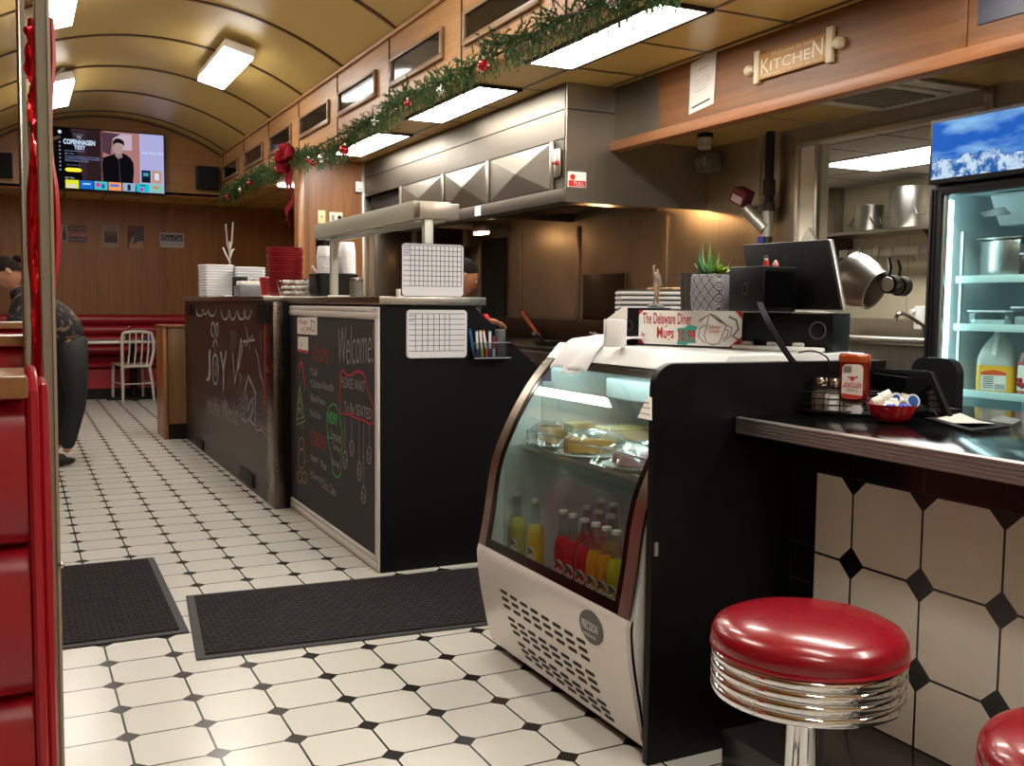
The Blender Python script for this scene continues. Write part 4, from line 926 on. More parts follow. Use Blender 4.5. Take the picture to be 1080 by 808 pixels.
# ------------------------------------------------------------------ things on the lunch counter
CT = .8875
t = thing('condiment_caddy', 'black wire caddy holding the salt and pepper shakers and ketchup', 'caddy', (1.975, 1.985, CT))
def P2(px, py, z=CT): return atz(px, py, z)
cc = Vector((1.985, 1.965, CT)); L_, W_ = .125, .05; ax = Vector((.77, -.64, 0)).normalized(); ay = Vector((.64, .77, 0))
def loop(z, s=1.0): return [cc+ax*(L_*s*cos(a)*(1 if abs(cos(a)) < .6 else 1))+ay*(W_*s*sin(a))+Vector((0, 0, z)) for a in [2*pi*i/28 for i in range(28)]]
f = MB()
for z in (.012, .028, .044, .060): f.tube(loop(z), .0022, 6, True)
for i in range(0, 28, 4): f.tube([loop(.0025)[i], loop(.06)[i]], .002, 6)
part('wire_frame', f, BLACKP, t); part('base', MB().prism([p for p in loop(.004, .98)], (0, 0, .003)), BLACKP, t)
def shaker(px, col, lab):
    X_, Y_ = px; t = thing('shaker', lab, 'shaker', (X_, Y_, CT+.0075), .3, 'shakers in the caddy'); t.scale = (1.2, 1.2, 1.1)
    part('glass', MB().lathe([(.018, 0), (.021, .003), (.0215, .04), (.018, .055), (.014, .064)], seg=8), glassy('shaker_glass', 'fbfbfb', .05), t, False, smooth=20)
    part('contents', MB().lathe([(.0165, .002), (.0195, .004), (.0198, .038), (.0165, .048), (1e-4, .05)], seg=8), mat('shaker_'+col, col, .8, var=.15, scale=200), t, False, smooth=20)
    part('lid', MB().lathe([(.0155, .062), (.0165, .064), (.0165, .074), (.014, .081), (.006, .084), (1e-4, .0845)], seg=24), CHROME, t, False)
shaker((1.935, 2.02), '6a5a4b', 'pepper shaker with chrome lid in the caddy, behind the salt')
shaker((1.937, 1.972), 'f0eeea', 'salt shaker with chrome lid in the caddy, in front')
# ketchup, standing on its cap
kc = Vector((1.968, 1.934, CT+.0075)); t = thing('ketchup_bottle', 'red ketchup bottle standing upside down in the wire caddy', 'bottle', kc, -.95)
KR = mat('ketchup_red', '650f07', .15, coat=.5); n = 28
def ell(w, d, z): return [(w*(abs(cos(a))**.75)*(1 if cos(a) >= 0 else -1), d*(abs(sin(a))**.8)*(1 if sin(a) >= 0 else -1), z) for a in [2*pi*i/n for i in range(n)]]
def loftn(R, cap=True):
    vs = [v for r in R for v in r]; fs = [(j*n+i, j*n+(i+1) % n, (j+1)*n+(i+1) % n, (j+1)*n+i) for j in range(len(R)-1) for i in range(n)]
    if cap: fs += [tuple(range(n-1, -1, -1)), tuple(range((len(R)-1)*n, len(R)*n))]
    return MB().add(vs, fs)
part('cap', loftn([ell(.024, .017, 0), ell(.026, .018, .003), ell(.026, .018, .02), ell(.022, .015, .024)]), WHITE, t, False)
part('body', loftn([ell(.02, .014, .024), ell(.036, .022, .034), ell(.041, .026, .05), ell(.040, .026, .08), ell(.038, .025, .105), ell(.0405, .026, .128), ell(.0405, .026, .136)]), KR, t, False, smooth=60)
part('bottle_end', loftn([ell(.0405, .026, .136), ell(.041, .026, .140), ell(.0405, .0255, .150), ell(.037, .023, .156), ell(.03, .018, .157)]), mat('ketchup_orange', '963a14', .2, coat=.5), t, False, smooth=60)
def kp(u, v, d=0): return (u, -.0268-d, v)     # the face with the label looks along -y
lb_ = part('label', MB().prism([kp(u, v, -.0006) for u, v in rrect(-.026, .026, .04, .130, .012)], (0, -.0012, 0)), mat('label_cream', 'dcd6c8', .5), t, False)
part('lettering', text_mb('KETCHUP', kp(.022, .083, .0012), (-.044, 0, 0), (0, 0, -.014), NY, bold=.02), paint('b3221c'), lb_, False)
part('small_lettering', text_mb('Tomato', kp(.014, .066, .0012), (-.028, 0, 0), (0, 0, -.009), NY, shear=.2).merge(text_mb('32 OZ', kp(-.006, .120, .0012), (-.014, 0, 0), (0, 0, -.006), NY)), paint('7b4a3e'), lb_, False)
part('tomato_print', MB().cyl(kp(0, .093, .0008), kp(0, .093, .0014), .006, seg=14), paint('c4221f'), lb_, False)
part('leaf_print', MB().prism([kp(.004, .096, .0009), kp(.014, .101, .0009), (.011, -.0277, .094)], (0, -.0004, 0)).prism([kp(-.004, .096, .0009), kp(-.012, .099, .0009), (-.010, -.0277, .094)], (0, -.0004, 0)), paint('2f4a2a'), lb_, False)
bc = MB()
for i in range(9): bc.box((-.022+i*.0022, -.0284, .108), (-.0208+i*.0022, -.0276, .126))
part('barcode', bc, paint('3f3f44'), lb_, False)
part('label_foot', MB().prism([kp(-.025, .041, .0008), kp(.025, .041, .0008), kp(.025, .049, .0008), kp(-.025, .054, .0008)], (0, -.0005, 0)), paint('b3321c'), lb_, False)
# sugar packets in the caddy
for k, (dx, dy, c_, lab) in enumerate(((.02, .012, 'e7d9a0', 'yellow sugar packet standing in the caddy behind the salt shaker'), (.026, .006, 'e9c7cb', 'pink sugar packet standing in the caddy behind the salt shaker'))):
    o = Vector((1.99+dx*.4, 1.975-dy*1.5-k*.004, CT+.008)); solo('sugar_packet', MB().box((o.x-.02, o.y-.002, o.z), (o.x+.02, o.y+.002, o.z+.062-.004*k), .001), paint(c_), lab, 'packet', o, 'sugar packets in the caddy')
solo('sugar_packet', MB().box((2.045, 1.895, CT+.008), (2.09, 1.925, CT+.03), .003), WHITE, 'small white packet lying at the foot of the ketchup in the caddy', 'packet', (2.06, 1.91, CT+.008))
# red bowl with creamers
bc_ = Vector((1.958, 1.795, CT)); t = thing('bowl', 'red plastic bowl full of creamer cups on the lunch counter', 'bowl', bc_)
part('shell', MB().lathe([(.026, 0), (.03, .001), (.045, .012), (.054, .028), (.0585, .043), (.0605, .046), (.0575, .045), (.052, .028), (.043, .014), (.025, .006), (1e-4, .005)], seg=48), REDP, t, False, smooth=60)
bowl = t
t0 = thing('creamer_cup', 'creamer cup', 'creamer', (0, 0, 0), 0, 'creamer cups in the red bowl')
part('cup', MB().lathe([(.0095, 0), (.0105, .001), (.0145, .024), (.0165, .025), (.0165, .0265), (1e-4, .0265)], seg=20), mat('creamer_white', 'e4e0d6', .45), t0, False)
part('foil_lid', MB().lathe([(.0172, .0262), (.0172, .0272), (1e-4, .0274)], seg=20), mat('creamer_lid', 'dfe3ea', .35), t0, False)
part('lid_print', MB().lathe([(.007, .0276), (.0135, .0276)], seg=20).box((-.011, -.002, .0275), (.011, .002, .0279)), paint('2c6fc0'), t0, False)
ups = [((343, 318), (.7, .1, .15), .052, 'white creamer cup lying on its side at the left of the bowl'),
       ((418, 262), (-.6, .2, -.5), .066, 'creamer cup upside down on the others at the top of the heap'),
       ((440, 300), (.05, 0, -1), .048, 'creamer cup standing upside down in the middle of the bowl'),
       ((500, 275), (-.75, -.45, .3), .052, 'creamer cup tipped left with its blue printed lid facing left'),
       ((555, 300), (.1, -.95, .25), .052, 'creamer cup at the right of the bowl with its blue lid facing the camera'),
       ((545, 275), (.3, .1, .9), .052, 'creamer cup upright behind the right one, white lid up'),
       ((395, 310), (-.4, -.3, -.6), .04, 'creamer cup low in the bowl, half buried at the left')]
offs = [(-.042, -.008), (-.012, .006), (-.004, -.018), (.018, .006), (.040, -.014), (.040, .014), (-.022, -.028)]
first = True
for (pp, ax_, z, lab), (ox, oy) in zip(ups, offs):
    q = t0 if first else dup(t0); first = False
    o = bc_+_R*ox+Vector((_fw.x, _fw.y, 0))*oy+Vector((0, 0, z)); d = Vector(ax_); wd = (Vector((_R.x, _R.y, 0))*d.x+Vector((_fw.x, _fw.y, 0))*d.y+Vector((0, 0, d.z))).normalized()
    q.rotation_mode = 'QUATERNION'; q.rotation_quaternion = Vector((0, 0, 1)).rotation_difference(wd); q.location = o-wd*.013; q['label'] = lab
bl0 = None
for k, (ox, oy, lab) in enumerate(((-.018, -.034, 'blue creamer cup in the bowl under the upside down white ones, left'), (.018, -.030, 'blue creamer cup in the bowl under the printed lid, right'))):
    o = bc_+_R*ox+Vector((_fw.x, _fw.y, 0))*oy+Vector((0, 0, .034))
    if not bl0: bl0 = solo('creamer_cup', MB().lathe([(.0165, 0), (.017, .002), (.015, .008), (.0105, .014), (1e-4, .0155)], o, seg=20), mat('blue_foil', '2348b8', .2, .3), lab, 'creamer', o, 'blue creamer cups in the red bowl')
    else: b2 = bl0.copy(); COL.objects.link(b2); b2.location = o; b2['label'] = lab
# tablet in a black stand
tA = [atz(905+16, 441, CT), atz(1005, 441, CT)]; 
t = thing('tablet', 'black tablet leaning back on its stand on the lunch counter', 'tablet', (2.13, 1.86, CT))
bl_, br_ = atz(921, 432, CT+.002), atz(1003, 443, CT+.002)
tl_ = atd(914, 388, (bl_-CAM).dot(_fw)+.05); tr_ = atd(981, 391, (br_-CAM).dot(_fw)+.05)
n_ = (br_-bl_).cross(tl_-bl_).normalized(); n_ = n_ if n_.dot(CAM-bl_) > 0 else -n_
uu = (br_-bl_); vv = ((tl_-bl_)+(tr_-br_))/2
def tq(u, v, k=0): return bl_+(br_-bl_)*u+((tl_-bl_)*(1-u)+(tr_-br_)*u)*v+n_*k
part('case_body', MB().prism([tq(u, v) for u, v in rrect(0, 1, 0, 1, .06)], -n_*.016).bevel_all(.002), BLACKP, t)
part('screen', MB().prism([tq(u, v, .0006) for u, v in rrect(.04, .93, .07, .9, .03)], n_*.0006), mat('screen_glass', '0a0b0e', .08), t)
part('bezel_line', MB().ribbon([tq(.1, .88, .0015), tq(.66, .82, .0015), tq(.86, .05, .0015)], .0025, n_), paint('4d4a46'), t)
part('stand', MB().prism([(2.17, 1.93, CT), (2.28, 1.85, CT), (2.30, 1.95, CT), (2.2, 2.0, CT)], (0, 0, .014)), BLACKP, t)
# black tray with papers
q = [atz(975, 443, CT), atz(1024, 457, CT), atz(1065, 452, CT), atz(1010, 440, CT)]
t = thing('bill_tray', 'flat black bill tray with a folded receipt lying right of the tablet', 'tray', (q[0]+q[1]+q[2]+q[3])/4)
t.location.z = CT
part('tray', MB().prism([p+Vector((0, 0, .0005)) for p in q], (0, 0, .006)), BLACKP, t)
c = (q[0]+q[1]+q[2]+q[3])/4; e1 = (q[1]-q[0])*.36; e2 = (q[3]-q[0])*.36; h = Vector((0, 0, .0072)); r_ = MB()
r_.add([c-e1-e2+h, c+e2*-1+h*1.0+e1*.1, c+e2+e1*.1+h, c-e1+e2+h+Vector((0, 0, .008)), c+e1-e2+h+Vector((0, 0, .010)), c+e1+e2+h+Vector((0, 0, .004))], [(0, 1, 2, 3), (1, 4, 5, 2)])
part('receipt', r_, mat('receipt_paper', 'b9b4ac', .7), t)
solo('plastic_wrap', MB().prism([atz(x, y, CT) for x, y in ((1043, 445), (1068, 449), (1078, 444), (1055, 440))], (0, 0, .004)), mat('clear_film', 'a8aaab', .15, .4), 'sheet of clear wrap lying flat on the counter at the right picture edge', 'wrap', atz(1060, 445, CT))

# ------------------------------------------------------------------ the till area behind the case
t = thing('back_counter', 'stainless work counter behind the display case carrying the till', 'counter', (2.3, 2.7, 0))
part('top', MB().box((2.17, 2.4, 1.0), (2.42, 3.6, 1.04), .004), STEEL, t); part('body', MB().box((2.20, 2.42, 0), (2.40, 3.58, 1.0)), steel('dark_steel', '6d655c', .3), t)
A = Vector((1.79, 2.80, 1.046)); B = Vector((2.07, 2.12, 1.046)); ud = (B-A).normalized(); wd = Vector((-ud.y, ud.x, 0)); wd = wd if wd.x > 0 else -wd; LB = (B-A).length; HB = .112
def bxo(u0, u1, w0, w1, z0, z1, bev=.003):
    m = MB().box((u0, w0, z0), (u1, w1, z1), bev); M = Matrix(((ud.x, wd.x, 0, A.x), (ud.y, wd.y, 0, A.y), (0, 0, 1, A.z), (0, 0, 0, 1))); return MB().merge(m, M)
def fpt(u, z, w=0): return A+ud*u+wd*w+Vector((0, 0, z))
t = thing('till_drawer', 'long black till drawer box lying on the display case behind the mugs sign', 'till', (A+B)/2+wd*.15)
part('body', bxo(.09, LB, 0, .12, 0, HB-.002), BLACKP, t); part('shelf', bxo(.09, LB-.13, .125, .33, .0, HB-.002), BLACKP, t); part('lock_ring', MB().tube([fpt(LB-.045+.024*cos(a*pi/12), .06+.024*sin(a*pi/12), -.001) for a in range(24)], .0018, 6, True), paint('5e5e60', .4), t)
t = thing('receipt_printer', 'square black printer with a round logo at the left end of the till', 'printer', fpt(.04, 0, .1))
part('body', bxo(0, .088, -.004, .18, 0, HB+.008), BLACKP, t); part('logo_ring', MB().tube([fpt(.045+.012*cos(a*pi/10), .062+.016*sin(a*pi/10), -.005) for a in range(20)], .0014, 6, True), paint('3d3d3f', .4), t)
sn = -wd
t = thing('mugs_sign', 'white sign with red corners advertising The Delaware Diner Mugs on the till', 'sign', fpt(.27, .0, -.008))
su0, su1, sz0, sz1 = .085, .455, .004, .112
def spt(u, v, k=0): return fpt(su0+(su1-su0)*u, sz0+(sz1-sz0)*v, -.006-k)
part('board', MB().prism([spt(0, 0), spt(1, 0), spt(1, 1), spt(0, 1)], sn*.003), PAPER, t)
SRED = paint('c3212b'); SR2 = paint('b02a33')
for tri in ([(0, 0), (.06, 0), (0, .22)], [(0, 1), (.05, 1), (0, .86)], [(1, 0), (.89, 0), (1, .3)], [(1, 1), (.94, 1), (1, .78)]): part('red_corner', MB().prism([spt(u, v, .003) for u, v in tri], sn*.0006), SRED, t)
def stx(s, u0, u1, v0, v1, **k): return text_mb(s, spt(u0, v0, .003), spt(u1, v0, .003)-spt(u0, v0, .003), spt(u0, v1, .003)-spt(u0, v0, .003), sn, **k)
part('lettering', stx('The Delaware Diner', .04, .53, .60, .93, bold=.015).merge(stx('Mugs', .19, .36, .08, .52, bold=.02)), SR2, t)
part('price_flag', MB().prism([spt(u, v, .0031) for u, v in ((.39, .03), (.48, .0), (.5, .06), (.58, .08), (.56, .3), (.59, .55), (.5, .6), (.47, .52), (.39, .48), (.41, .25))], sn*.0005), paint('3fa596'), t)
part('price_lettering', stx('10.99', .405, .575, .1, .45, bold=.02).merge(MB()), SRED, t)
for v in range(1): pass
for ch in children(t):
    if ch.name.startswith('price_lettering'): ch.data.transform(Matrix.Translation(sn*.0006))
mg = MB(); 
def sstroke(pts, w=.0028): return MB().ribbon([spt(u, v, .0032) for u, v in pts], w, sn, .0005)
mg.merge(sstroke([(.70, .92), (.655, .3), (.68, .1), (.74, .04), (.80, .1), (.86, .62), (.70, .92)])).merge(sstroke([(.70, .92), (.76, .86), (.86, .62), (.80, .70), (.70, .92)])).merge(sstroke([(.86, .6), (.91, .55), (.90, .3), (.83, .15)])).merge(sstroke([(.845, .5), (.88, .45), (.87, .3), (.83, .22)]))
mg.merge(sstroke([(.66, .6), (.61, .5), (.60, .25), (.66, .1)])).merge(sstroke([(.6, .72), (.65, .8), (.69, .88)])).merge(sstroke([(.88, .85), (.95, .75), (.97, .5), (.92, .3), (.98, .2)], .006))
part('mug_drawing', mg, paint('6d6b70'), t); part('mug_lettering', stx('Delaware', .69, .81, .5, .62, shear=.2).merge(stx('DINER', .70, .80, .38, .47)), SR2, t)
part('star_print', sstroke([(.03, .35), (.06, .2)]).merge(sstroke([(.02, .24), (.07, .3)])).merge(sstroke([(.27, .5), (.29, .58)])).merge(sstroke([(.33, .62), (.34, .7)])), SR2, t)
ZT = A.z+HB+.001
# cube shaped printer with the logo
def cube_at(pl, pr, Zb, h, lab, name): pass
p0 = Vector((1.905, 2.46, ZT)); 
u2 = Vector((.86, -.5, 0)).normalized(); 
a0 = atd(768, 326, 2.86); a1 = atd(803, 327, 2.72); a2 = atd(839, 327, 2.84); 
for q_ in (a0, a1, a2): q_.z = ZT
top = .125
t = thing('label_printer', 'black cube printer with round logo and glossy side standing on the till', 'printer', (a0+a2)/2)
a3 = a0+a2-a1
part('body', MB().prism([a0, a1, a2, a3], (0, 0, top)).bevel_all(.004), BLACKP, t)
nf = (a1-a0).cross(Vector((0, 0, 1))).normalized(); nf = nf if nf.dot(CAM-a0) > 0 else -nf
cf = (a0+a1)/2+Vector((0, 0, top*.5)); e_ = (a1-a0).normalized()
part('logo_ring', MB().tube([cf+nf*.001+e_*(.014*cos(k*pi/10))+Vector((0, 0, .015*sin(k*pi/10))) for k in range(20)], .0014, 6, True), paint('2f2f31', .4), t)
part('screws', MB().cyl(a0+e_*.012+Vector((0, 0, .012)), a0+e_*.012+nf*.002+Vector((0, 0, .012)), .003, seg=8), paint('2a2a2c', .3), t)
ng = (a2-a1).cross(Vector((0, 0, 1))).normalized(); ng = ng if ng.dot(CAM-a1) > 0 else -ng; g_ = (a2-a1)
part('glossy_side', MB().prism([a1+g_*.08+Vector((0, 0, top*.1))+ng*.0006, a1+g_*.9+Vector((0, 0, top*.1))+ng*.0006, a1+g_*.9+Vector((0, 0, top*.9))+ng*.0006, a1+g_*.08+Vector((0, 0, top*.9))+ng*.0006], ng*.001), mat('piano_black', '07080b', .06), t)
for k, (px, c1, lab) in enumerate(((808, 'c62b2b', 'tiny red and white figurine standing on the cube printer, left one'), (818, 'd98a8a', 'tiny pink figurine sitting on the cube printer, right one'))):
    b_ = atd(px, 277, 2.8); b_.z = ZT+top+.0005; t = thing('figurine', lab, 'figurine', b_)
    part('body', MB().lathe([(.007, 0), (.009, .006), (.006, .014 if k else .018), (1e-4, .016 if k else .02)], seg=12), paint(c1, .4), t, False)
    part('head', MB().sphere((0, 0, .02 if k == 0 else .015), .006 if k == 0 else .004, 10, 6), paint('d8d3cc', .4), t, False)
    if k == 0: part('hat', MB().lathe([(.006, .024), (.005, .030), (1e-4, .032)], seg=10), paint('2d2d30', .4), t, False)
# monitor seen from behind
m0, m1 = atd(793, 329, 3.05), atd(890, 331, 2.70); m2 = atd(876, 252, 2.76); m3 = atd(784, 258, 3.11)
m0.z = m1.z = ZT+.004
t = thing('monitor', 'large black monitor with silver rim leaning on the till, seen from behind', 'monitor', (m0+m1)/2)
nm = (m1-m0).cross(m3-m0).normalized(); nm = nm if nm.dot(CAM-m0) > 0 else -nm
part('shell', MB().prism([m0, m1, m2, m3], -nm*.012).bevel_all(.003), mat('monitor_rim', 'b9b8b4', .3, .7), t)
cen = (m0+m1+m2+m3)/4; ins = [cen+(p-cen)*.975+nm*.0012 for p in (m0, m1, m2, m3)]
part('back_cover', MB().prism([i-nm*.0005 for i in ins], nm*.006).bevel_all(.0015), mat('monitor_black', '030304', .55, spec=.15), t)
part('logo', MB().tube([cen+(m3+m2)*.0+(m3-m0)*.22+nm*.0066+(m1-m0).normalized()*(.008*cos(k*pi/8))+Vector((0, 0, .008*sin(k*pi/8))) for k in range(16)], .001, 6, True), paint('2d2d30', .3), t)
fc = m0+(m1-m0)*.55; fc.z = ZT
part('foot', MB().lathe([(.06, 0), (.06, .003), (.02, .008)], fc-nm*.05+Vector((0, 0, -.0)), seg=24), ALU_D, t)
# plant
pc = atd(749, 327, 2.98); pc.z = ZT; t = thing('potted_succulents', 'grey white patterned square pot with spiky succulents on the till', 'plant', pc, .55)
m, nt, b = new_mat('pot_pattern'); tc = N(nt, 'ShaderNodeTexCoord'); sp = N(nt, 'ShaderNodeSeparateXYZ'); nt.links.new(tc.outputs['Object'], sp.inputs[0])
ang = math_(nt, 'ADD', sp.outputs[0], sp.outputs[1]); U = math_(nt, 'DIVIDE', ang, .026); V = math_(nt, 'DIVIDE', sp.outputs[2], .036)
a_ = math_(nt, 'ABSOLUTE', math_(nt, 'SUBTRACT', math_(nt, 'FRACT', math_(nt, 'ADD', U, V)), .5)); b_ = math_(nt, 'ABSOLUTE', math_(nt, 'SUBTRACT', math_(nt, 'FRACT', math_(nt, 'SUBTRACT', U, V)), .5))
q1 = math_(nt, 'FRACT', math_(nt, 'MULTIPLY', math_(nt, 'MAXIMUM', a_, b_), 5.)); k = math_(nt, 'GREATER_THAN', q1, .52)
mx = N(nt, 'ShaderNodeMix', data_type='RGBA'); nt.links.new(k, mx.inputs[0]); mx.inputs[6].default_value = lin('4a4a50'); mx.inputs[7].default_value = lin('b4b3b8'); nt.links.new(mx.outputs[2], b.inputs['Base Color']); b.inputs['Roughness'].default_value = .4
def ell2(w, z, e=.45): return [(w*(abs(cos(a))**e)*(1 if cos(a) >= 0 else -1), w*(abs(sin(a))**e)*(1 if sin(a) >= 0 else -1), z) for a in [2*pi*(i+.5)/n for i in range(n)]]
part('pot', loftn([ell2(.044, 0), ell2(.049, .006), ell2(.052, .05), ell2(.050, .10), ell2(.046, .108), ell2(.043, .098)]), m, t, False, smooth=50)
part('soil', MB().cyl((0, 0, .09), (0, 0, .098), .042, seg=20), paint('2a2018'), t, False)
def leaf(c, d, L, w, up, mb, curl=.3):
    d = Vector(d).normalized(); s_ = d.cross(Vector((0, 0, 1))).normalized(); pts = []
    for i in range(6):
        u = i/5; p = Vector(c)+d*(L*u*(1-up*.5*u))+Vector((0, 0, L*(up*u+curl*u*u*.3))); ww = w*sin(pi*min(u*.92+.08, 1)**.7)*.5*(1 if i < 5 else .05); pts.append((p-s_*ww, p+Vector((0, 0, -w*.22*(1-u))), p+s_*ww))
    vs = [v for r in pts for v in r]; fs = []
    for i in range(5):
        for j in range(2): a = i*3+j; fs.append((a, a+1, a+4, a+3))
    mb.add(vs, fs)
    mb.add([v+Vector((0, 0, .0012)) for v in vs], [tuple(reversed(f)) for f in fs])
for (cx, cy, L, w, cnt, up, col, rr) in ((.005, -.028, .045, .014, 22, .55, '9cc03c', .1), (-.035, -.008, .034, .011, 16, .7, '5c8f3c', .4), (.028, .012, .085, .012, 14, 1.3, '78a84e', .2), (-.015, .012, .06, .02, 9, 1.3, '4e8060', .6)):
    mb = MB()
    for i in range(cnt):
        a = 2*pi*i/cnt*2.4+rr; leaf((cx, cy, .098+(.012 if up < 1 else 0)), (cos(a), sin(a), 0), L*random.uniform(.75, 1.05), w, up*random.uniform(.6, 1.3)*(.4+.9*i/cnt), mb)
    part('succulent', mb, mat('leaf_'+col, col, .4, var=.15), t, False, smooth=60)
# cups, boxes and figurine behind
c = atd(728, 327, 3.10); c.z = ZT
solo('plastic_cup', MB().lathe([(.028, 0), (.029, .002), (.036, .112), (.038, .115), (.0355, .114), (.027, .004), (1e-4, .003)], c, seg=24), mat('smoke_plastic', '4a403a', .15, alpha=.75), 'tall smoky plastic cup standing behind the patterned plant pot', 'cup', c)
# stack of flat white cases behind the printer
for k in range(11):
    c = Vector((1.86, 2.86, 1.0455+k*.0165)); o = MB(); u4 = Vector((.9, -.43, 0)); 
    M = Matrix.Translation(c) @ Matrix.Rotation(-.42, 4, 'Z')
    if k == 0:
        st = thing('menu_holder', 'flat grey edged tray at the bottom of the stack left of the bronze figurine', 'tray', c, -.42, 'stack of flat trays behind the till')
        part('tray', MB().box((-.02, -.0, 0), (.20, .15, .010), .002), mat('tray_grey', 'cfcdca', .45), st, False); part('gap_liner', MB().box((-.017, .003, .010), (.197, .147, .016)), mat('tray_inner', '4b4a4a', .6), st, False); st0 = st
    else: dup(st0, c, label='flat grey edged tray in the stack left of the bronze figurine, '+['second', 'third', 'fourth', 'fifth', 'sixth', 'seventh', 'eighth', 'ninth', 'tenth', 'topmost'][k-1]+(' from the bottom' if k < 10 else ' one'))
solo('wooden_board', MB().box((2.00, 2.80, 1.2275), (2.12, 2.95, 1.2355), .003), wood('board_wood', 'b98a5a', 'd3a878', 0), 'pale wooden board lying on top of the grey tray stack', 'board', (2.05, 2.87, 1.2275))
# white paper box at the far left
c = atd(650, 364, 3.05); c.z = 1.0455; t = thing('paper_box', 'white paper box standing left of the till printer', 'box', c, -.35)
part('box', MB().box((-.035, -.02, 0), (.028, .03, .085), .003), WHITE, t, False); part('flap', MB().prism([(-.035, -.021, .086), (.028, -.021, .086), (.028, -.021, .125), (.01, -.021, .12)], (0, .002, 0)), PAPER, t, False)
# bronze athlete figurine
c = atd(692, 322, 2.93); c.z = A.z+HB+.0092; t = thing('athlete_figurine', 'small bronze figure with one raised arm standing on the till printer', 'figurine', c, .4); t.scale = (1.35, 1.35, 1.35)
part('base', MB().lathe([(.018, 0), (.019, .002), (.016, .005), (.012, .008)], seg=16, sx=1.1), mat('fig_green', '3f4a42', .5), t, False)
pf_ = [(0, 0, .048), (0, 0, .060), (0, 0, .070), (.001, 0, .078), (.001, 0, .084), (-.006, 0, .048), (-.008, -.004, .028), (-.011, 0, .008), (.006, 0, .048), (.009, .003, .028), (.011, .002, .008), (-.009, 0, .069), (-.014, 0, .080), (-.012, 0, .092), (.009, 0, .069), (.015, .0, .058), (.017, -.002, .046)]
part('figure', skin(pf_, [(0, 1), (1, 2), (2, 3), (3, 4), (0, 5), (5, 6), (6, 7), (0, 8), (8, 9), (9, 10), (2, 11), (11, 12), (12, 13), (2, 14), (14, 15), (15, 16)], [.007, .0065, .0065, .0025, .005, .005, .004, .003, .005, .004, .003, .0035, .0025, .0022, .0035, .0025, .0022], 1), mat('bronze', 'a68d75', .4, .3, var=.3, scale=90), t, False)
part('shirt', skin([(0, 0, .047), (0, 0, .058), (0, 0, .068)], [(0, 1), (1, 2)], [.0082, .0075, .0078], 1), mat('fig_shirt', '4d6f86', .5), t, False)
# cable over the divider
p_ = [atd(800, 320, 2.55), atd(808, 338, 2.4), atd(820, 360, 2.35), atd(832, 378, 2.33), atd(838, 384, 2.33)]
for k, lab in enumerate(('thick black cable hanging in front of the till, left strand', 'thick black cable hanging in front of the till, right strand')):
    P = [p+Vector((.009*k, 0, 0)) for p in p_]; solo('cable', MB().tube(cr([tuple(p) for p in P], 5), .0042, 8), mat('cable_black', '070707', .75, spec=.15), lab, 'cable', P[-1])
solo('cable', MB().tube(cr([tuple(atd(x, y, 2.7)) for x, y in ((842, 372), (856, 370), (868, 374), (874, 380), (876, 392))], 5), .0022, 6), BLACKP, 'thin black cord looping right of the thick cables beside the till', 'cable', atd(842, 372, 2.7))
t = thing('power_strip', 'small white power strip with plugs lying at the right foot of the till', 'power strip', (1.99, 2.25, 1.0465)); part('strip', bxo(.44, .72, -.040, -.012, 0, .012), WHITE, t)
for k in range(3): part('plug', bxo(.47+k*.08, .50+k*.08, -.037, -.015, .0125, .024), mat('plug_grey', 'bdbcb8', .5), t)
# ------------------------------------------------------------------ fixtures of the right hand wall
t = thing('gas_pipe', 'thick black gas pipe with a shutoff valve on the stainless wall', 'pipe', (3.73, 4.34, 1.3))
part('pipe', MB().cyl((3.73, 4.335, 1.02), (3.73, 4.335, 2.13), .024, seg=16), mat('pipe_black', '1d1a1a', .5), t)
part('coupling', MB().cyl((3.73, 4.335, 1.79), (3.73, 4.335, 1.87), .034, seg=16).cyl((3.73, 4.335, 1.70), (3.73, 4.335, 1.74), .034, seg=16), mat('pipe_brown', '2e211d', .6), t)
part('valve', MB().cyl((3.68, 4.46, 1.72), (3.72, 4.34, 1.60), .035, seg=16).cyl((3.73, 4.34, 1.56), (3.73, 4.34, 1.70), .03, seg=12), ALU_D, t)
bx_ = MB().box((-.045, -.045, -.045), (.045, .045, .045), .005, Matrix.Translation((3.68, 4.50, 1.79)) @ Matrix.Rotation(.5, 4, 'X') @ Matrix.Rotation(.3, 4, 'Z')); part('valve_box', bx_, paint('7d3040'), t); part('box_label', MB().box((-.047, -.035, -.03), (-.0455, .035, .01), 0, Matrix.Translation((3.68, 4.50, 1.79)) @ Matrix.Rotation(.5, 4, 'X') @ Matrix.Rotation(.3, 4, 'Z')), paint('c9b6a8'), t)
part('blue_tag', MB().box((3.69, 4.33, 1.36), (3.695, 4.37, 1.56)), paint('24308c'), t)
solo('conduit', MB().cyl((3.77, 4.46, 1.80), (3.77, 4.46, 2.13), .009, seg=10), ALU_D, 'thin grey conduit running down left of the black gas pipe', 'pipe', (3.77, 4.46, 1.8))
t = thing('wall_outlet', 'small outlet with a cord on the steel wall behind the gas pipe', 'outlet', (3.785, 4.51, 1.68)); part('plate', MB().box((3.782, 4.47, 1.66), (3.789, 4.55, 1.75), .002), mat('plate_tan', 'a69a86', .5), t); part('socket', MB().box((3.779, 4.49, 1.67), (3.782, 4.53, 1.70)).box((3.779, 4.49, 1.71), (3.782, 4.53, 1.74)), paint('6e675c'), t)
t = thing('emergency_light', 'boxy twin emergency light fixed high in the corner beside the hood', 'light', (3.75, 4.9, 2.04)); part('housing', MB().box((3.70, 4.82, 1.98), (3.788, 4.97, 2.09), .012), mat('smoked_grey', '6c6358', .4), t)
for y in (4.86, 4.93): part('lamp_head', MB().cyl((3.70, y, 2.035), (3.682, y, 2.035), .028, seg=16), mat('lamp_dull', '8c8272', .3), t)
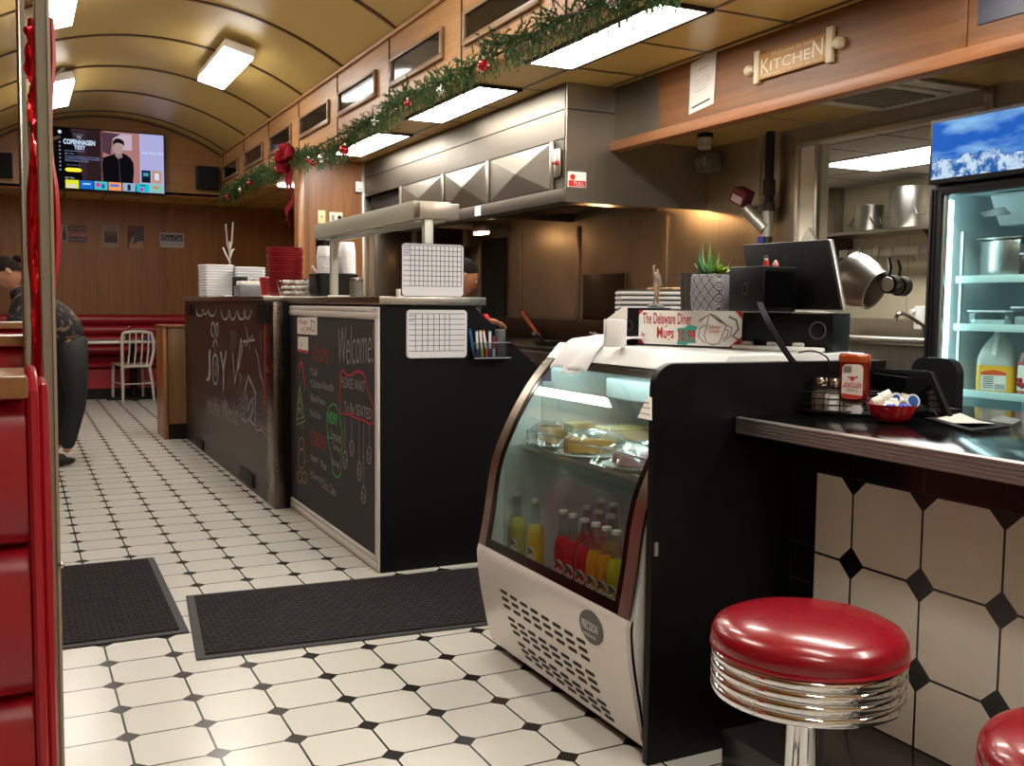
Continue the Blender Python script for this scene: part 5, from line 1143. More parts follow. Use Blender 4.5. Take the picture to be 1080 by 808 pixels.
t = thing('ceiling_lamp', 'small unlit jar lamp with a dark base under the low ceiling', 'lamp', (3.5, 4.55, 2.13)); part('base', MB().cyl((3.45, 4.55, 2.105), (3.45, 4.55, 2.129), .045, seg=20), BLACKP, t); part('jar', MB().lathe([(.03, -.062), (.038, -.055), (.040, 0)], (3.45, 4.55, 2.104), seg=20), mat('frosted_glass', 'b5ab94', .3, alpha=.8), t)
# vent in the low ceiling
t = thing('ceiling_vent', 'square white air diffuser in the low ceiling under the wooden header', 'vent', (3.5, 3.3, 2.13))
part('plate', MB().box((3.19, 3.04, 2.118), (3.77, 3.60, 2.129), .003), mat('vent_grey', 'c4bcae', .5, var=.08), t)
part('inner_frame', MB().box((3.27, 3.12, 2.108), (3.69, 3.52, 2.118), .003), mat('vent_grey', 'a49c8e', .5), t)
for k in range(9): part('louvre', MB().box((3.31, 3.17+k*.035, 2.100), (3.65, 3.183+k*.035, 2.1075)), mat('louvre_grey', '857c6f', .6), t)
# header decorations
t = thing('kitchen_sign', 'wooden rolling pin shaped Kitchen sign on the wooden header', 'sign', (3.11, 3.48, 2.27))
def hp(y, z, x=3.118): return (x, y, z)
c1, c2 = atx(804, 58, HX), atx(876, 65, HX)
y_l, y_r, zb, zt = 3.70, 3.27, 2.215, 2.332
part('board', MB().box((3.10, y_r, zb), (3.119, y_l, zt), .003), wood('sign_wood', '9c6d33', 'b88847', 1, .4), t)
for y in (y_l+.015, y_r-.015): part('end_bar', MB().box((3.098, y-.018, zb-.012), (3.119, y+.018, zt+.02), .004), mat('sign_cream', 'cfc2a4', .5), t)
for y, s_ in ((y_l+.034, 1), (y_r-.034, -1)): part('roller_handle', MB().lathe([(.014, 0), (.013, .012), (.022, .02), (.027, .036), (.022, .05), (.010, .057), (1e-4, .058)], (3.105, y, (zb+zt)/2), 16, (0, s_, 0)), mat('sign_cream', 'cfc2a4', .5), t)
SL = mat('sign_lettering', 'e4dac2', .6)
part('lettering', text_mb('K', (3.0995, y_l-.02, zb+.023), (0, -.055, 0), (0, 0, .066), NX).merge(text_mb('ITCHE', (3.0995, y_l-.082, zb+.028), (0, -.255, 0), (0, 0, .046), NX)).merge(text_mb('N', (3.0995, y_l-.350, zb+.026), (0, -.062, 0), (0, 0, .074), NX)), SL, t)
part('small_lettering', text_mb('Welcome to our', (3.0995, y_l-.09, zb+.091), (0, -.26, 0), (0, 0, .018), NX, shear=.2).merge(text_mb('WHERE MEALS & MEMORIES ARE MADE', (3.0995, y_l-.02, zb+.007), (0, -.39, 0), (0, 0, .012), NX)), SL, t)
t = thing('paper_notice', 'white laminated paper notice taped to the wooden header', 'notice', (3.118, 4.15, 2.28))
pq = [atx(x, y, HX) for x, y in ((729, 67), (756, 54), (753, 109), (727, 121))]
part('sheet', MB().prism([p+Vector((-.003, 0, 0)) for p in pq], (.002, 0, 0)), mat('laminate', 'dcd8d0', .25), t)
def hq(u, v): return pq[3]+(pq[2]-pq[3])*u+(pq[0]-pq[3])*v+Vector((-.0032, 0, 0))
x_ = MB()
for k, (a, b__) in enumerate(((.2, .8), (.15, .85), (.18, .8), (.15, .75), (.22, .7))): x_.merge(text_mb(['please do not enter', 'the kitchen area, staff', 'members only beyond', 'this point. thank you', 'management'][k], hq(a, .58-k*.055), hq(b__, .58-k*.055)-hq(a, .58-k*.055), hq(a, .61-k*.055)-hq(a, .58-k*.055), NX))
part('print_lines', MB().merge(x_), paint('55504c'), t)
part('red_heading', MB().ribbon([hq(.3, .78), hq(.7, .79)], .005, NX), paint('c08a8c'), t); part('footer', MB().ribbon([hq(.12, .1), hq(.85, .12)], .009, NX), paint('3a3a44'), t)
t = thing('dark_poster', 'dark blue poster with white lettering on the header at the right picture edge', 'poster', (3.118, 2.3, 2.3))
part('sheet', MB().box((3.114, 1.95, 2.185), (3.1185, 2.535, 2.42)), paint('262a3f', .35), t)
part('white_band', MB().prism([(3.1135, y, z) for y, z in rrect(2.24, 2.50, 2.262, 2.292, .014)], (-.001, 0, 0)), paint('c9c6c0'), t); part('lettering', text_mb('ORDER AHEAD', (3.112, 2.49, 2.27), (0, -.24, 0), (0, 0, .014), NX).merge(text_mb('f   @', (3.113, 2.43, 2.222), (0, -.1, 0), (0, 0, .014), NX)), paint('6d6f86'), t)
# ------------------------------------------------------------------ on the steel worktops
WZ = 1.204; WZ2 = 1.213
# heat lamp shelf
t = thing('heat_lamp_rail', 'long grey heat lamp rail raised on two posts over the near counter', 'lamp', (1.65, 4.9, WZ))
part('rail', MB().box((1.60, 4.21, 1.552), (1.78, 5.86, 1.632), .004), mat('rail_grey', 'b5b6a6', .45, .1), t)
part('reflector', MB().box((1.615, 4.24, 1.546), (1.765, 5.84, 1.5515)), ALU, t)
for k in range(3): part('lamp_slot', MB().box((1.63+k*.045, 4.3, 1.5435), (1.65+k*.045, 5.8, 1.546)), mat('slot_grey', '6a6860', .5, .4), t)
part('end_bracket', MB().box((1.60, 4.13, 1.550), (1.79, 4.208, 1.618), .003), mat('bracket_steel', 'b0a498', .35, .8, var=.15), t)
for y in (4.165, 5.62): part('post', MB().box((1.63, y-.018, WZ), (1.672, y+.018, 1.551), .003), mat('post_grey', 'b9b8ac', .4, .5), t)
part('foot', MB().box((1.60, 5.57, WZ), (1.70, 5.69, WZ+.008), .002), ALU_D, t); part('foot', MB().box((1.60, 4.13, WZ), (1.70, 4.21, WZ+.008), .002), ALU_D, t)
# whiteboards
def whiteboard(lab, Y, x0, x1, z0, z1, cols, rows, c0, tilt=0, foot=.0):
    t = thing('whiteboard', lab, 'whiteboard', ((x0+x1)/2, Y, z0))
    part('rim', MB().prism([(x, Y+.004, z) for x, z in rrect(x0, x1, z0, z1, .018)], (0, .006, 0)), BLACKP if foot else mat('rim_white', 'cfcfd2', .4), t)
    part('face', MB().prism([(x, Y, z) for x, z in rrect(x0+.003, x1-.003, z0+.003, z1-.003, .016)], (0, .004, 0)), mat('board_white', 'dddde3', .25), t)
    g = MB(); W = x1-x0; H = z1-z0
    for c in cols: g.box((x0+W*c-.0013, Y-.0006, z0+H*rows[0]), (x0+W*c+.0013, Y, z0+H*rows[-1]))
    for r in rows: g.box((x0+W*c0[0], Y-.0006, z0+H*r-.0012), (x0+W*c0[1], Y, z0+H*r+.0012))
    part('grid_lines', g, paint('25242a'), t)
    part('handwriting', text_mb('MON', (x0+W*.03, Y-.0008, z0+H*(rows[-1]-.07)), (W*.1, 0, 0), (0, 0, H*.05), NY, shear=.2).merge(text_mb('late', (x0+W*.03, Y-.0008, z0+H*(rows[-1]-.16)), (W*.09, 0, 0), (0, 0, H*.05), NY, shear=.2)), paint('5a4a9a'), t)
    return t
w_ = whiteboard('ruled whiteboard standing on the worktop at the foot of the heat lamp post', 4.10, 1.505, 1.80, WZ, 1.437, [.14+.068*k for k in range(13)], [.2+.095*k for k in range(9)], (.03, .96), foot=1)
whiteboard('ruled whiteboard fixed to the black end of the counter beside the marker rack', 4.053, 1.512, 1.797, .936, 1.147, [.14, .25, .34, .44, .53, .62, .70], [.15+.11*k for k in range(8)], (.03, .96))
# marker rack
t = thing('marker_rack', 'clear acrylic marker rack on the black counter end', 'rack', (1.9, 4.03, .93))
rk = MB().box((1.817, 4.02, .932), (1.995, 4.064, .936)).box((1.817, 4.018, .936), (1.995, 4.021, 1.003)).box((1.815, 4.018, .936), (1.818, 4.064, 1.003)).box((1.994, 4.018, .936), (1.997, 4.064, 1.003))
part('tray', rk, glassy('acrylic', 'e4e7ea', .2), t)
part('rim', MB().box((1.815, 4.0165, 1.002), (1.997, 4.0185, 1.005)).box((1.815, 4.0165, .932), (1.997, 4.0185, .937)), mat('acrylic_edge', '9b9fa3', .2), t)
for k, (x, c, b_, tl, lab) in enumerate(((1.826, '1f5f9a', '16497c', -.02, 'blue marker at the left end of the rack, tilted left'), (1.842, 'e3e0dc', '4a3a8e', -.006, 'white marker with purple cap down, second in the rack'), (1.862, 'e3e0dc', '9ad02c', -.008, 'white marker with lime cap down in the middle of the rack'), (1.884, 'e3e0dc', 'e0502a', -.014, 'white marker with orange cap down, leaning left in the rack'), (1.903, 'dcdce2', '35406e', -.001, 'white marker with navy tip, upright in the rack'), (1.922, '8e1f4c', 'c9c5c6', .0, 'short crimson marker beside the eraser block'))):
    t = thing('marker', lab, 'marker', (x, 4.04, .937), 0, 'markers in the acrylic rack'); h = .115 if k != 5 else .09
    part('barrel', MB().tube([(x, 4.04, .975 if k else .94), (x+tl, 4.04, .937+h)], .0058, 10), paint(c, .4), t)
    part('cap', MB().tube([(x-tl*.3, 4.04, .938), (x, 4.04, .9755)] if k else [(x+tl, 4.04, .937+h-.001), (x+tl*1.12, 4.04, .937+h+.012)], .0064 if k else .0058, 10), paint(b_, .4), t)
    part('tip', MB().tube([(x+tl, 4.04, .937+h), (x+tl*1.08, 4.04, .937+h+.005)], .0062, 10), paint(['1f5f9a', '4a3a8e', '9ad02c', 'e0502a', '2c3c86', '7a1c42'][k], .4), t)
solo('eraser', MB().box((1.935, 4.026, .9365), (1.975, 4.062, 1.06), .005), mat('eraser_felt', '4c4f50', .8, var=.3, scale=120), 'grey speckled felt eraser block standing in the marker rack', 'eraser', (1.955, 4.045, .937))
# white power outlet box, shaker, tub of pods, organizer
t = thing('counter_outlet', 'white double outlet box on the worktop behind the chalkboard counter', 'outlet', (1.75, 4.72, WZ)); part('box', MB().box((1.80, 4.95, WZ), (1.875, 4.99, WZ+.045), .004), WHITE, t); part('socket', MB().box((1.812, 4.9475, WZ+.012), (1.826, 4.9495, WZ+.03)).box((1.846, 4.9475, WZ+.012), (1.86, 4.9495, WZ+.03)), paint('3c3a38'), t)
def jar(p, r, h, lab, name='jar', m=None, lid=None, cat='jar'):
    t = thing(name, lab, cat, p); part('body', MB().lathe([(r*.9, 0), (r, .004), (r, h*.82), (r*.92, h*.85)], seg=24), m or STEEL, t, False)
    part('lid', MB().lathe([(r*.98, h*.85), (r*1.02, h*.86), (r*1.0, h), (r*.6, h*1.02), (1e-4, h*1.02)], seg=24), lid or CHROME_R, t, False); return t
jar((1.62, 5.10, WZ), .036, .10, 'steel rimmed glass jar on the worktop right of the lamp post foot', m=mat('jar_glass', '97948c', .1, .6))
solo('paper_scrap', MB().prism([(1.50, 5.22, WZ), (1.66, 5.10, WZ), (1.64, 5.22, WZ), (1.53, 5.32, WZ)], (0, 0, .012)), PAPER, 'crumpled white napkin on the worktop at the foot of the far lamp post', 'napkin', (1.58, 5.2, WZ))
t = thing('cutlery_bin', 'large black rounded bin standing on the worktop beneath the foam cups', 'bin', (1.60, 5.35, WZ))
def rb(w, d, r, z): return [(x, y, z) for x, y in rrect(-w, w, -d, d, r, 5)]
def loftg(R): 
    n_ = len(R[0]); vs = [v for r in R for v in r]; fs = [(j*n_+i, j*n_+(i+1) % n_, (j+1)*n_+(i+1) % n_, (j+1)*n_+i) for j in range(len(R)-1) for i in range(n_)]
    return MB().add(vs, fs+[tuple(range(n_-1, -1, -1)), tuple(range((len(R)-1)*n_, len(R)*n_))])
part('bin', loftg([rb(.12, .09, .03, 0), rb(.125, .095, .03, .01), rb(.135, .10, .03, .135), rb(.13, .096, .03, .14)]), BLACKP, t, False)
bn = aty(352, 308, 6.0); BXX = bn.x; t.location = (BXX, 6.0, WZ2)
# cutlery handles and straws standing in the bin
for k, (dx, dy, c, lab) in enumerate(((-.125, .02, 'e8e6e2', 'white plastic knife leaning at the left of the black bin'), (-.105, .0, 'd9d7d2', 'white plastic knife second from the left in the black bin'), (-.08, .03, 'e8e6e2', 'tall white plastic knife in the black bin'), (-.06, -.01, '3a3a3c', 'dark knife leaning right in the black bin'), (-.04, .02, 'cfcdc8', 'pale knife leaning right in the black bin'))):
    b0 = Vector((BXX+dx*.8, 6.0+dy, WZ2+.1415)); tp_ = b0+Vector((.02*(k-1.5), 0, .045+.01*(k == 2)))
    solo('plastic_knife', MB().tube([b0, tp_], .0075, 8), paint(c, .4), lab, 'cutlery', b0, 'handles in the black bin')
for x, n_, lab, y in ((aty(344, 300, 6.0).x, 9, 'l', 6.02), (aty(365, 300, 5.98).x, 11, 'r', 5.96)):
    root = None
    for k in range(n_):
        z = WZ2+.142+k*.0125; L_ = lab if k < n_-1 else lab
        mb = MB().lathe([(.052, 0), (.054, .002), (.052, .010), (.045, .060), (.040, .066), (1e-4, .067)], (0, 0, 0), 28)
        nm_ = 'white foam cup, %s stack over the black bin, %s' % ('left' if lab == 'l' else 'right', ['lowest', 'second from the bottom', 'third from the bottom', 'fourth from the bottom', 'fifth from the bottom', 'sixth from the bottom', 'seventh from the bottom', 'eighth from the bottom', 'ninth from the bottom', 'tenth from the bottom', 'eleventh'][k] if k < n_-1 else 'topmost')
        if root is None: root = solo('foam_cup', mb, mat('foam_white', 'e3e3e6', .6), nm_, 'cup', (0, 0, 0), 'foam cups above the black bin'); root.location = (x, y, z)
        else: q = root.copy(); COL.objects.link(q); q.location = (x, y, z); q['label'] = nm_
jar((aty(343, 300, 6.35).x, 6.35, WZ2), .06, .38, 'black dispenser with a flat lid behind the foam cups', 'dispenser', BLACKP, BLACKG, 'dispenser')
# bowl of wrapped candy / pods
jc = aty(311, 300, 6.12); jc.z = WZ2; t = thing('candy_bowl', 'clear bowl heaped with white and gold wrapped packets on the brown counter', 'bowl', jc)
part('bowl', MB().lathe([(.085, 0), (.092, .004), (.110, .092), (.114, .095), (.107, .092), (.088, .008), (1e-4, .006)], seg=32), CLEAR, t, False)
for k in range(51):
    a = k*2.399; r = .085*sqrt((k % 17+.5)/17); z = .022+.033*(k//17)
    c_ = ['f0ebe4', 'e4dacf', 'f4efe8', 'c9a23a' if k % 8 == 3 else 'd8d2c8'][k % 4]
    o = jc+Vector((r*cos(a), r*sin(a), z)); M = Matrix.Rotation(k*1.3, 4, 'Z') @ Matrix.Rotation(k*.7, 4, 'X')
    nm_ = 'gold wrapped packet among the white ones in the clear bowl' if c_ == 'c9a23a' else 'white wrapped packet in the clear bowl on the brown counter'
    solo('wrapped_packet', MB().box((-.014, -.011, -.006), (.014, .011, .006), .004, Matrix.Translation(o) @ M), paint(c_, .35), nm_, 'packet', o, 'gold packets in the clear bowl' if c_ == 'c9a23a' else 'white packets in the clear bowl')
jar((aty(324, 300, 6.35).x, 6.35, WZ2), .03, .115, 'glass shaker with a chrome lid behind the bowl of packets', 'shaker', mat('jar_glass', '97948c', .1, .6), None, 'shaker')
# stack of red baskets
bt_ = None; bx0, by0 = aty(301, 300, 6.6).x, 6.6
ordn = ['lowest', 'second', 'third', 'fourth', 'fifth', 'sixth', 'seventh', 'eighth', 'ninth', 'tenth', 'eleventh', 'twelfth', 'thirteenth', 'fourteenth', 'fifteenth', 'sixteenth', 'seventeenth', 'eighteenth', 'nineteenth', 'twentieth', 'twenty first']
REDB = mat('basket_red', 'a3222b', .45, var=.1)
for k in range(20):
    lab = 'oval red plastic basket in the tall stack, '+(ordn[k]+' from the bottom' if 0 < k < 19 else ('lowest of all' if k == 0 else 'topmost'))
    loc = (bx0+.004*sin(k*1.9), by0+.004*cos(k*2.3), WZ2+k*.0152)
    if bt_ is None:
        bt_ = solo('food_basket', MB().lathe([(.088, 0), (.095, .002), (.112, .026), (.118, .028), (.118, .0315), (.113, .0315), (.095, .006), (.085, .0035), (1e-4, .0035)], seg=36, sy=1.25), REDB, lab, 'basket', (0, 0, 0), 'stack of red baskets'); bt_.location = loc
    else: q = bt_.copy(); COL.objects.link(q); q.location = loc; q['label'] = lab
solo('food_basket', MB().lathe([(.088, 0), (.095, .002), (.112, .13), (.1, .135), (1e-4, .135)], (aty(291, 300, 6.95).x, 6.95, WZ2), seg=36), REDB, 'short group of red baskets peeking out left behind the tall stack', 'basket', (1.5, 6.95, WZ2))
# foam clamshells
fo = None
def clam(loc, rz, lab, grp='white foam boxes on the brown counter'):
    global fo
    if fo is None:
        fo = thing('foam_box', lab, 'box', loc, rz, grp); Fm = mat('foam_white', 'e3e3e6', .6)
        part('base', loftg([rb(.105, .105, .02, 0), rb(.115, .115, .02, .0145), rb(.118, .118, .02, .016)]), Fm, fo, False); part('lid', loftg([rb(.118, .118, .02, .0162), rb(.112, .112, .02, .020), rb(.11, .11, .02, .0205)]), Fm, fo, False)
        return fo
    return dup(fo, loc, rz, lab)
for k in range(12): clam((1.44, 8.18, WZ2+.001+k*.0212), .1, 'white foam box in the left stack on the brown counter, '+(ordn[k]+' from the bottom' if 0 < k < 11 else ('lowest' if k == 0 else 'topmost')))
for k in range(11): clam((1.66, 7.95, WZ2+.001+k*.0212), -.2, 'white foam box in the right stack behind the grey crate, '+(ordn[k]+' from the bottom' if 0 < k < 10 else ('lowest' if k == 0 else 'topmost')))
t = thing('napkin_crate', 'grey metal crate with folded papers on the brown counter before the foam boxes', 'crate', (1.55, 7.40, WZ2)); part('crate', MB().box((1.455, 7.32, WZ2+.001), (1.72, 7.55, WZ2+.085), .006), mat('crate_grey', '74767a', .5, .3, var=.15), t); part('papers', MB().box((1.47, 7.34, WZ2+.0855), (1.68, 7.53, WZ2+.115), .004), PAPER, t); part('divider', MB().box((1.45, 7.56, WZ2+.001), (1.56, 7.575, WZ2+.15)), BLACKP, t)
solo('plastic_tray', MB().box((1.62, 7.60, WZ2+.0005), (1.76, 7.75, WZ2+.14), .006), mat('clear_grey', '8b9296', .3), 'grey see-through box standing right behind the papers crate', 'box', (1.69, 7.67, WZ2))
solo('foam_sheet', MB().box((1.40, 7.62, WZ2+.0005), (1.52, 7.78, WZ2+.012), .003), mat('off_white', 'd5d2c8', .5), 'thin off-white foam sheet lying before the left foam stack', 'sheet', (1.46, 7.7, WZ2))
t = thing('receipt_tree', 'tall metal stand with bare branching prongs behind the foam boxes', 'stand', (1.62, 8.45, WZ2)); b0 = Vector((1.60, 8.45, WZ2))
part('stem', MB().tube([b0, b0+Vector((0, 0, .46))], .009, 10), ALU, t)
for dx, z0, z1 in ((-.03, .4, .60), (.03, .42, .62), (-.055, .33, .41), (.04, .36, .40)): part('prong', MB().tube([b0+Vector((dx*.1, 0, z0-.03)), b0+Vector((dx*.6, 0, z0+.03)), b0+Vector((dx, 0, z1))], .007, 8), ALU, t)
part('foot', MB().lathe([(.06, 0), (.06, .004), (.02, .01)], b0, 20), ALU, t)
# wall plates on the partition
t = thing('light_switch', 'cream light switch plate on the wooden partition', 'switch', (2.415, 8.6, 1.92)); part('plate', MB().box((2.385, 8.592, 1.868), (2.45, 8.599, 1.98), .002), mat('plate_cream', 'd9cf9e', .4), t); part('toggle', MB().box((2.412, 8.584, 1.915), (2.422, 8.592, 1.935)), paint('7a6d45'), t)
t = thing('wall_outlet', 'wide cream outlet plate with a round knob on the wooden partition', 'outlet', (2.545, 8.6, 1.92)); part('plate', MB().box((2.487, 8.592, 1.873), (2.604, 8.599, 1.97), .002), mat('plate_pale', 'd5d2bd', .4), t); part('knob', MB().cyl((2.575, 8.592, 1.925), (2.575, 8.58, 1.925), .018, seg=14), BLACKP, t); part('socket', MB().box((2.505, 8.5905, 1.9), (2.53, 8.592, 1.945)), paint('8d8a72'), t)
t = thing('thermostat', 'small white sensor box on the steel edge of the partition', 'sensor', (2.75, 8.57, 2.2)); part('box', MB().box((2.715, 8.55, 2.155), (2.785, 8.574, 2.245), .005), WHITE, t); part('slot', MB().box((2.73, 8.548, 2.175), (2.77, 8.55, 2.18)), paint('8a8a88'), t)

# ------------------------------------------------------------------ television wall
t = thing('television', 'wide television showing a streaming menu high on the end wall', 'television', (1.02, 12.3, 2.76), 0)
tx0, tx1, tz0, tz1 = .435, 1.607, 2.415, 3.105
part('cabinet', MB().box((tx0, 12.31, tz0), (tx1, 12.40, tz1), .006), BLACKP, t)
TY = 12.309; BR = 1.05
sx0, sx1, sz0, sz1 = tx0+.012, tx1-.012, tz0+.014, tz1-.012
def tp2(u, v, k=1): return (sx0+(sx1-sx0)*u, TY-.0012*k, sz1-(sz1-sz0)*v)
def tpoly(name, pts, col, k=1, s=BR): return part(name, MB().prism([tp2(u, v, k) for u, v in pts], (0, .001, 0)), emis('tv_'+col, col, s), t)
def rc(u0, v0, u1, v1): return [(u0, v0), (u1, v0), (u1, v1), (u0, v1)]
scr = tpoly('screen', rc(0, 0, 1, 1), '0a080b', 1)
def pic(name, pts, col, k, s=BR): o = tpoly(name, pts, col, k, s); o.parent = scr; return o
pic('picture_wall', rc(.28, 0, .43, .93), '2a1a1e', 2); pic('picture_wall', [(.41, 0), (.79, 0), (.79, .9), (.41, .86)], 'a2706c', 2); pic('picture_sky', rc(.77, 0, 1, 1), 'a3a4cf', 2.5); pic('picture_wall', [(.43, .02), (.60, .03), (.52, .12), (.50, .4), (.43, .36)], '4b3440', 3); pic('picture_shade', [(.14, 0), (.42, 0), (.42, .86), (.25, .9)], '33222a', 1.6); pic('picture_wall', [(.53, .02), (.70, .03), (.70, .3), (.53, .3)], 'b9a3b4', 2.6)
pic('figure_jacket', [(.43, .86), (.42, .6), (.43, .45), (.50, .40), (.55, .36), (.63, .36), (.68, .42), (.71, .50), (.715, .65), (.70, .9)], '0d0b10', 4); pic('figure_face', [(.57+.045*cos(i*pi/8), .265+.115*sin(i*pi/8)) for i in range(16)], 'a08a86', 5); pic('figure_neck', [(.545, .34), (.60, .34), (.61, .42), (.57, .46), (.54, .4)], '8d7672', 4.6)
pic('figure_hair', [(.525, .24), (.525, .16), (.55, .11), (.59, .11), (.625, .15), (.63, .24), (.61, .2), (.57, .18), (.54, .2)], '15100f', 6)
pic('figure_jacket_line', [(.572, .42), (.577, .42), (.59, .85), (.58, .85)], '3a3038', 6)
def ttx(s, u0, u1, v0, v1, col, k=6, **kw): o = part('lettering', text_mb(s, tp2(u0, v1, k), Vector(tp2(u1, v1, k))-Vector(tp2(u0, v1, k)), Vector(tp2(u0, v0, k))-Vector(tp2(u0, v1, k)), NY, **kw), emis('tv_'+col, col, 1.1), t); o.parent = scr
ttx('THE', .195, .235, .12, .16, 'b9cde8'); ttx('COPENHAGEN', .075, .36, .18, .265, 'c3d8ef', bold=.03); ttx('TEST', .17, .27, .275, .345, 'b9cde8', bold=.03); ttx('PEACOCK ORIGINAL', .17, .26, .09, .105, '7f93b4')
ttx('New Episodes Streaming Now', .085, .26, .365, .385, '8fa4c9'); ttx('2025  Thriller', .085, .17, .41, .43, '8fa4c9')
for k, s in enumerate(('An analyst finds his eyes and ears have been hacked', 'and must perform for everyone who is watching him', 'while he looks for who did it')): ttx(s, .085, (.40, .40, .30)[k], .455+k*.033, .478+k*.033, '8fa6d4')
ttx('Continue Watching', .10, .22, .60, .62, '6f84b0'); pic('yellow_button', [tuple(p) for p in rrect(.085, .235, .655, .72, .032)], 'f0e23a', 4, 1.1); ttx('For You', .085, .165, .81, .835, 'd5dbe6')
for u0, c in ((.085, 'd8d832'), (.215, '1565c0'), (.345, '3fb8bf'), (.475, 'e8925a'), (.605, '8da6c2'), (.735, '17b3c4'), (.865, '7fb9a8')): pic('menu_tile', rc(u0, .855, u0+.12, 1.0-.005), c, 7)
for u0, v0, u1, v1, c in ((.10, .93, .18, .99, 'd0c9c4'), (.24, .90, .31, .92, 'bcd8f0'), (.36, .88, .40, .95, 'd03a8a'), (.41, .9, .44, .97, '1f56b0'), (.49, .89, .57, .93, '3a6fd0'), (.65, .88, .68, .98, '22242c'), (.77, .92, .80, .98, 'c72c90'), (.775, .87, .82, .89, '1f3a6a'), (.89, .89, .95, .92, 'd66a3a')): pic('tile_print', rc(u0, v0, u1, v1), c, 8)
pic('side_tile', rc(.785, .62, .87, .83), '0f1b26', 6); pic('side_tile', rc(.885, .62, .975, .83), 'b58a6a', 6); pic('tile_print', rc(.80, .66, .85, .72), '3f8fa8', 7); pic('tile_print', rc(.91, .66, .95, .78), 'c8d4e4', 7); ttx('SALE  DEALS ON', .79, .99, .3, .34, 'bfe0f0', 5)
for k in range(8): pic('menu_icon', [(.043+.008*cos(i*pi/4), .24+k*.065+.014*sin(i*pi/4)) for i in range(8)], '8f93a0', 5)
pic('menu_icon', [(.045+.017*cos(i*pi/6), .07+.03*sin(i*pi/6)) for i in range(12)], 'c9ccd4', 5)
for x0, x1, lab in ((1.962, 2.215, 'black square speaker high on the end wall beside the wooden soffit'), (-.14, .022, 'black square speaker high on the end wall left of the grey post')):
    t = thing('speaker', lab, 'speaker', ((x0+x1)/2, 12.35, 2.51)); part('box', MB().box((x0, 12.28, 2.512), (x1, 12.41, 2.775), .008), BLACKP, t); part('grille', MB().box((x0+.012, 12.274, 2.524), (x1-.012, 12.28, 2.763), .003), mat('grille_cloth', '0d0c0d', .9), t)
# wall signs
SW = mat('sign_white', 'a9a4a2', .6); SB = mat('sign_dark', '3c2726', .6); SRd = mat('sign_red', '8f2b35', .55)
def sgn(x0, x1, z0, z1): return lambda u, v, k=1: (x0+(x1-x0)*u, 13.388-.0012*k, z0+(z1-z0)*v)
def spl(t, f, name, pts, m, k=2): return part(name, MB().prism([f(u, v, k) for u, v in pts], (0, .001, 0)), m, t)
def stext(t, f, s, u0, u1, v0, v1, m, k=3, **kw): a = Vector(f(u0, v0, k)); part('lettering', text_mb(s, a, Vector(f(u1, v0, k))-a, Vector(f(u0, v1, k))-a, NY, **kw), m, t)
t = thing('wall_sign', 'wide vintage cola sign reading ICE COLD, leftmost on the end wall', 'sign', (.67, 13.38, 2.0)); f = sgn(.525, .815, 1.895, 2.095)
part('plate', MB().box((.525, 13.388, 1.895), (.815, 13.399, 2.095)), mat('sign_maroon', '4a1f22', .5), t); spl(t, f, 'bottle_panel', rc(0, 0, .28, 1), mat('sign_tan', 'a08c78', .6)); spl(t, f, 'bottle_picture', [(.08, .08), (.2, .08), (.21, .5), (.17, .7), (.17, .9), (.11, .9), (.11, .7), (.07, .5)], SB, 3); spl(t, f, 'red_band', rc(.29, .3, 1, .68), SRd)
stext(t, f, 'ICE COLD', .36, .94, .76, .9, SW); stext(t, f, 'Coca-Cola', .31, .97, .36, .62, SW, shear=.3); stext(t, f, 'SOLD HERE', .34, .95, .1, .22, SW)
t = thing('wall_sign', 'vintage sign with a carton of dark bottles, second from the left on the end wall', 'sign', (1.09, 13.38, 1.98)); f = sgn(.995, 1.19, 1.84, 2.12); part('plate', MB().box((.995, 13.388, 1.84), (1.19, 13.399, 2.12)), mat('sign_tan2', '9a8474', .6), t)
for k in range(5): spl(t, f, 'bottle_picture', [(.14+k*.15, .25), (.25+k*.15, .25), (.25+k*.15, .6), (.21+k*.15, .78), (.17+k*.15, .78), (.14+k*.15, .6)], SB)
spl(t, f, 'carton_picture', rc(.12, .22, .88, .5), mat('sign_brown', '47302c', .6), 3); stext(t, f, 'DRINK', .2, .8, .84, .94, SB, 2); stext(t, f, 'SIX BOTTLES', .15, .85, .08, .15, SW, 2)
t = thing('wall_sign', 'dark vintage sign with a hand holding a bottle, third from the left', 'sign', (1.39, 13.38, 1.98)); f = sgn(1.29, 1.48, 1.835, 2.115); part('plate', MB().box((1.29, 13.388, 1.835), (1.48, 13.399, 2.115)), SB, t)
spl(t, f, 'red_band', rc(.05, .8, .45, .92), SRd); spl(t, f, 'hand_picture', [(.05, 0), (.1, .25), (.3, .55), (.42, .6), (.35, .4), (.6, .3), (.95, .38), (1, 0)], mat('sign_skin', 'a2786c', .6)); spl(t, f, 'bottle_picture', [(.3, .2), (.5, .22), (.85, .75), (.95, .98), (.8, .95), (.6, .8), (.35, .4)], mat('sign_black', '221c1e', .4), 3)
t = thing('wall_sign', 'wide pale vintage sign with dark script, rightmost on the end wall', 'sign', (1.82, 13.38, 1.96)); f = sgn(1.672, 1.962, 1.865, 2.05); part('plate', MB().prism([(x, 13.388, z) for x, z in rrect(1.672, 1.962, 1.865, 2.05, .02)], (0, .011, 0)), SW, t); spl(t, f, 'dark_band', rc(.05, .42, .95, .88), mat('sign_black2', '3a3736', .6)); stext(t, f, 'Coca-Cola', .1, .9, .46, .82, SW, shear=.3); stext(t, f, 'Delicious and Refreshing', .1, .9, .15, .28, SB)

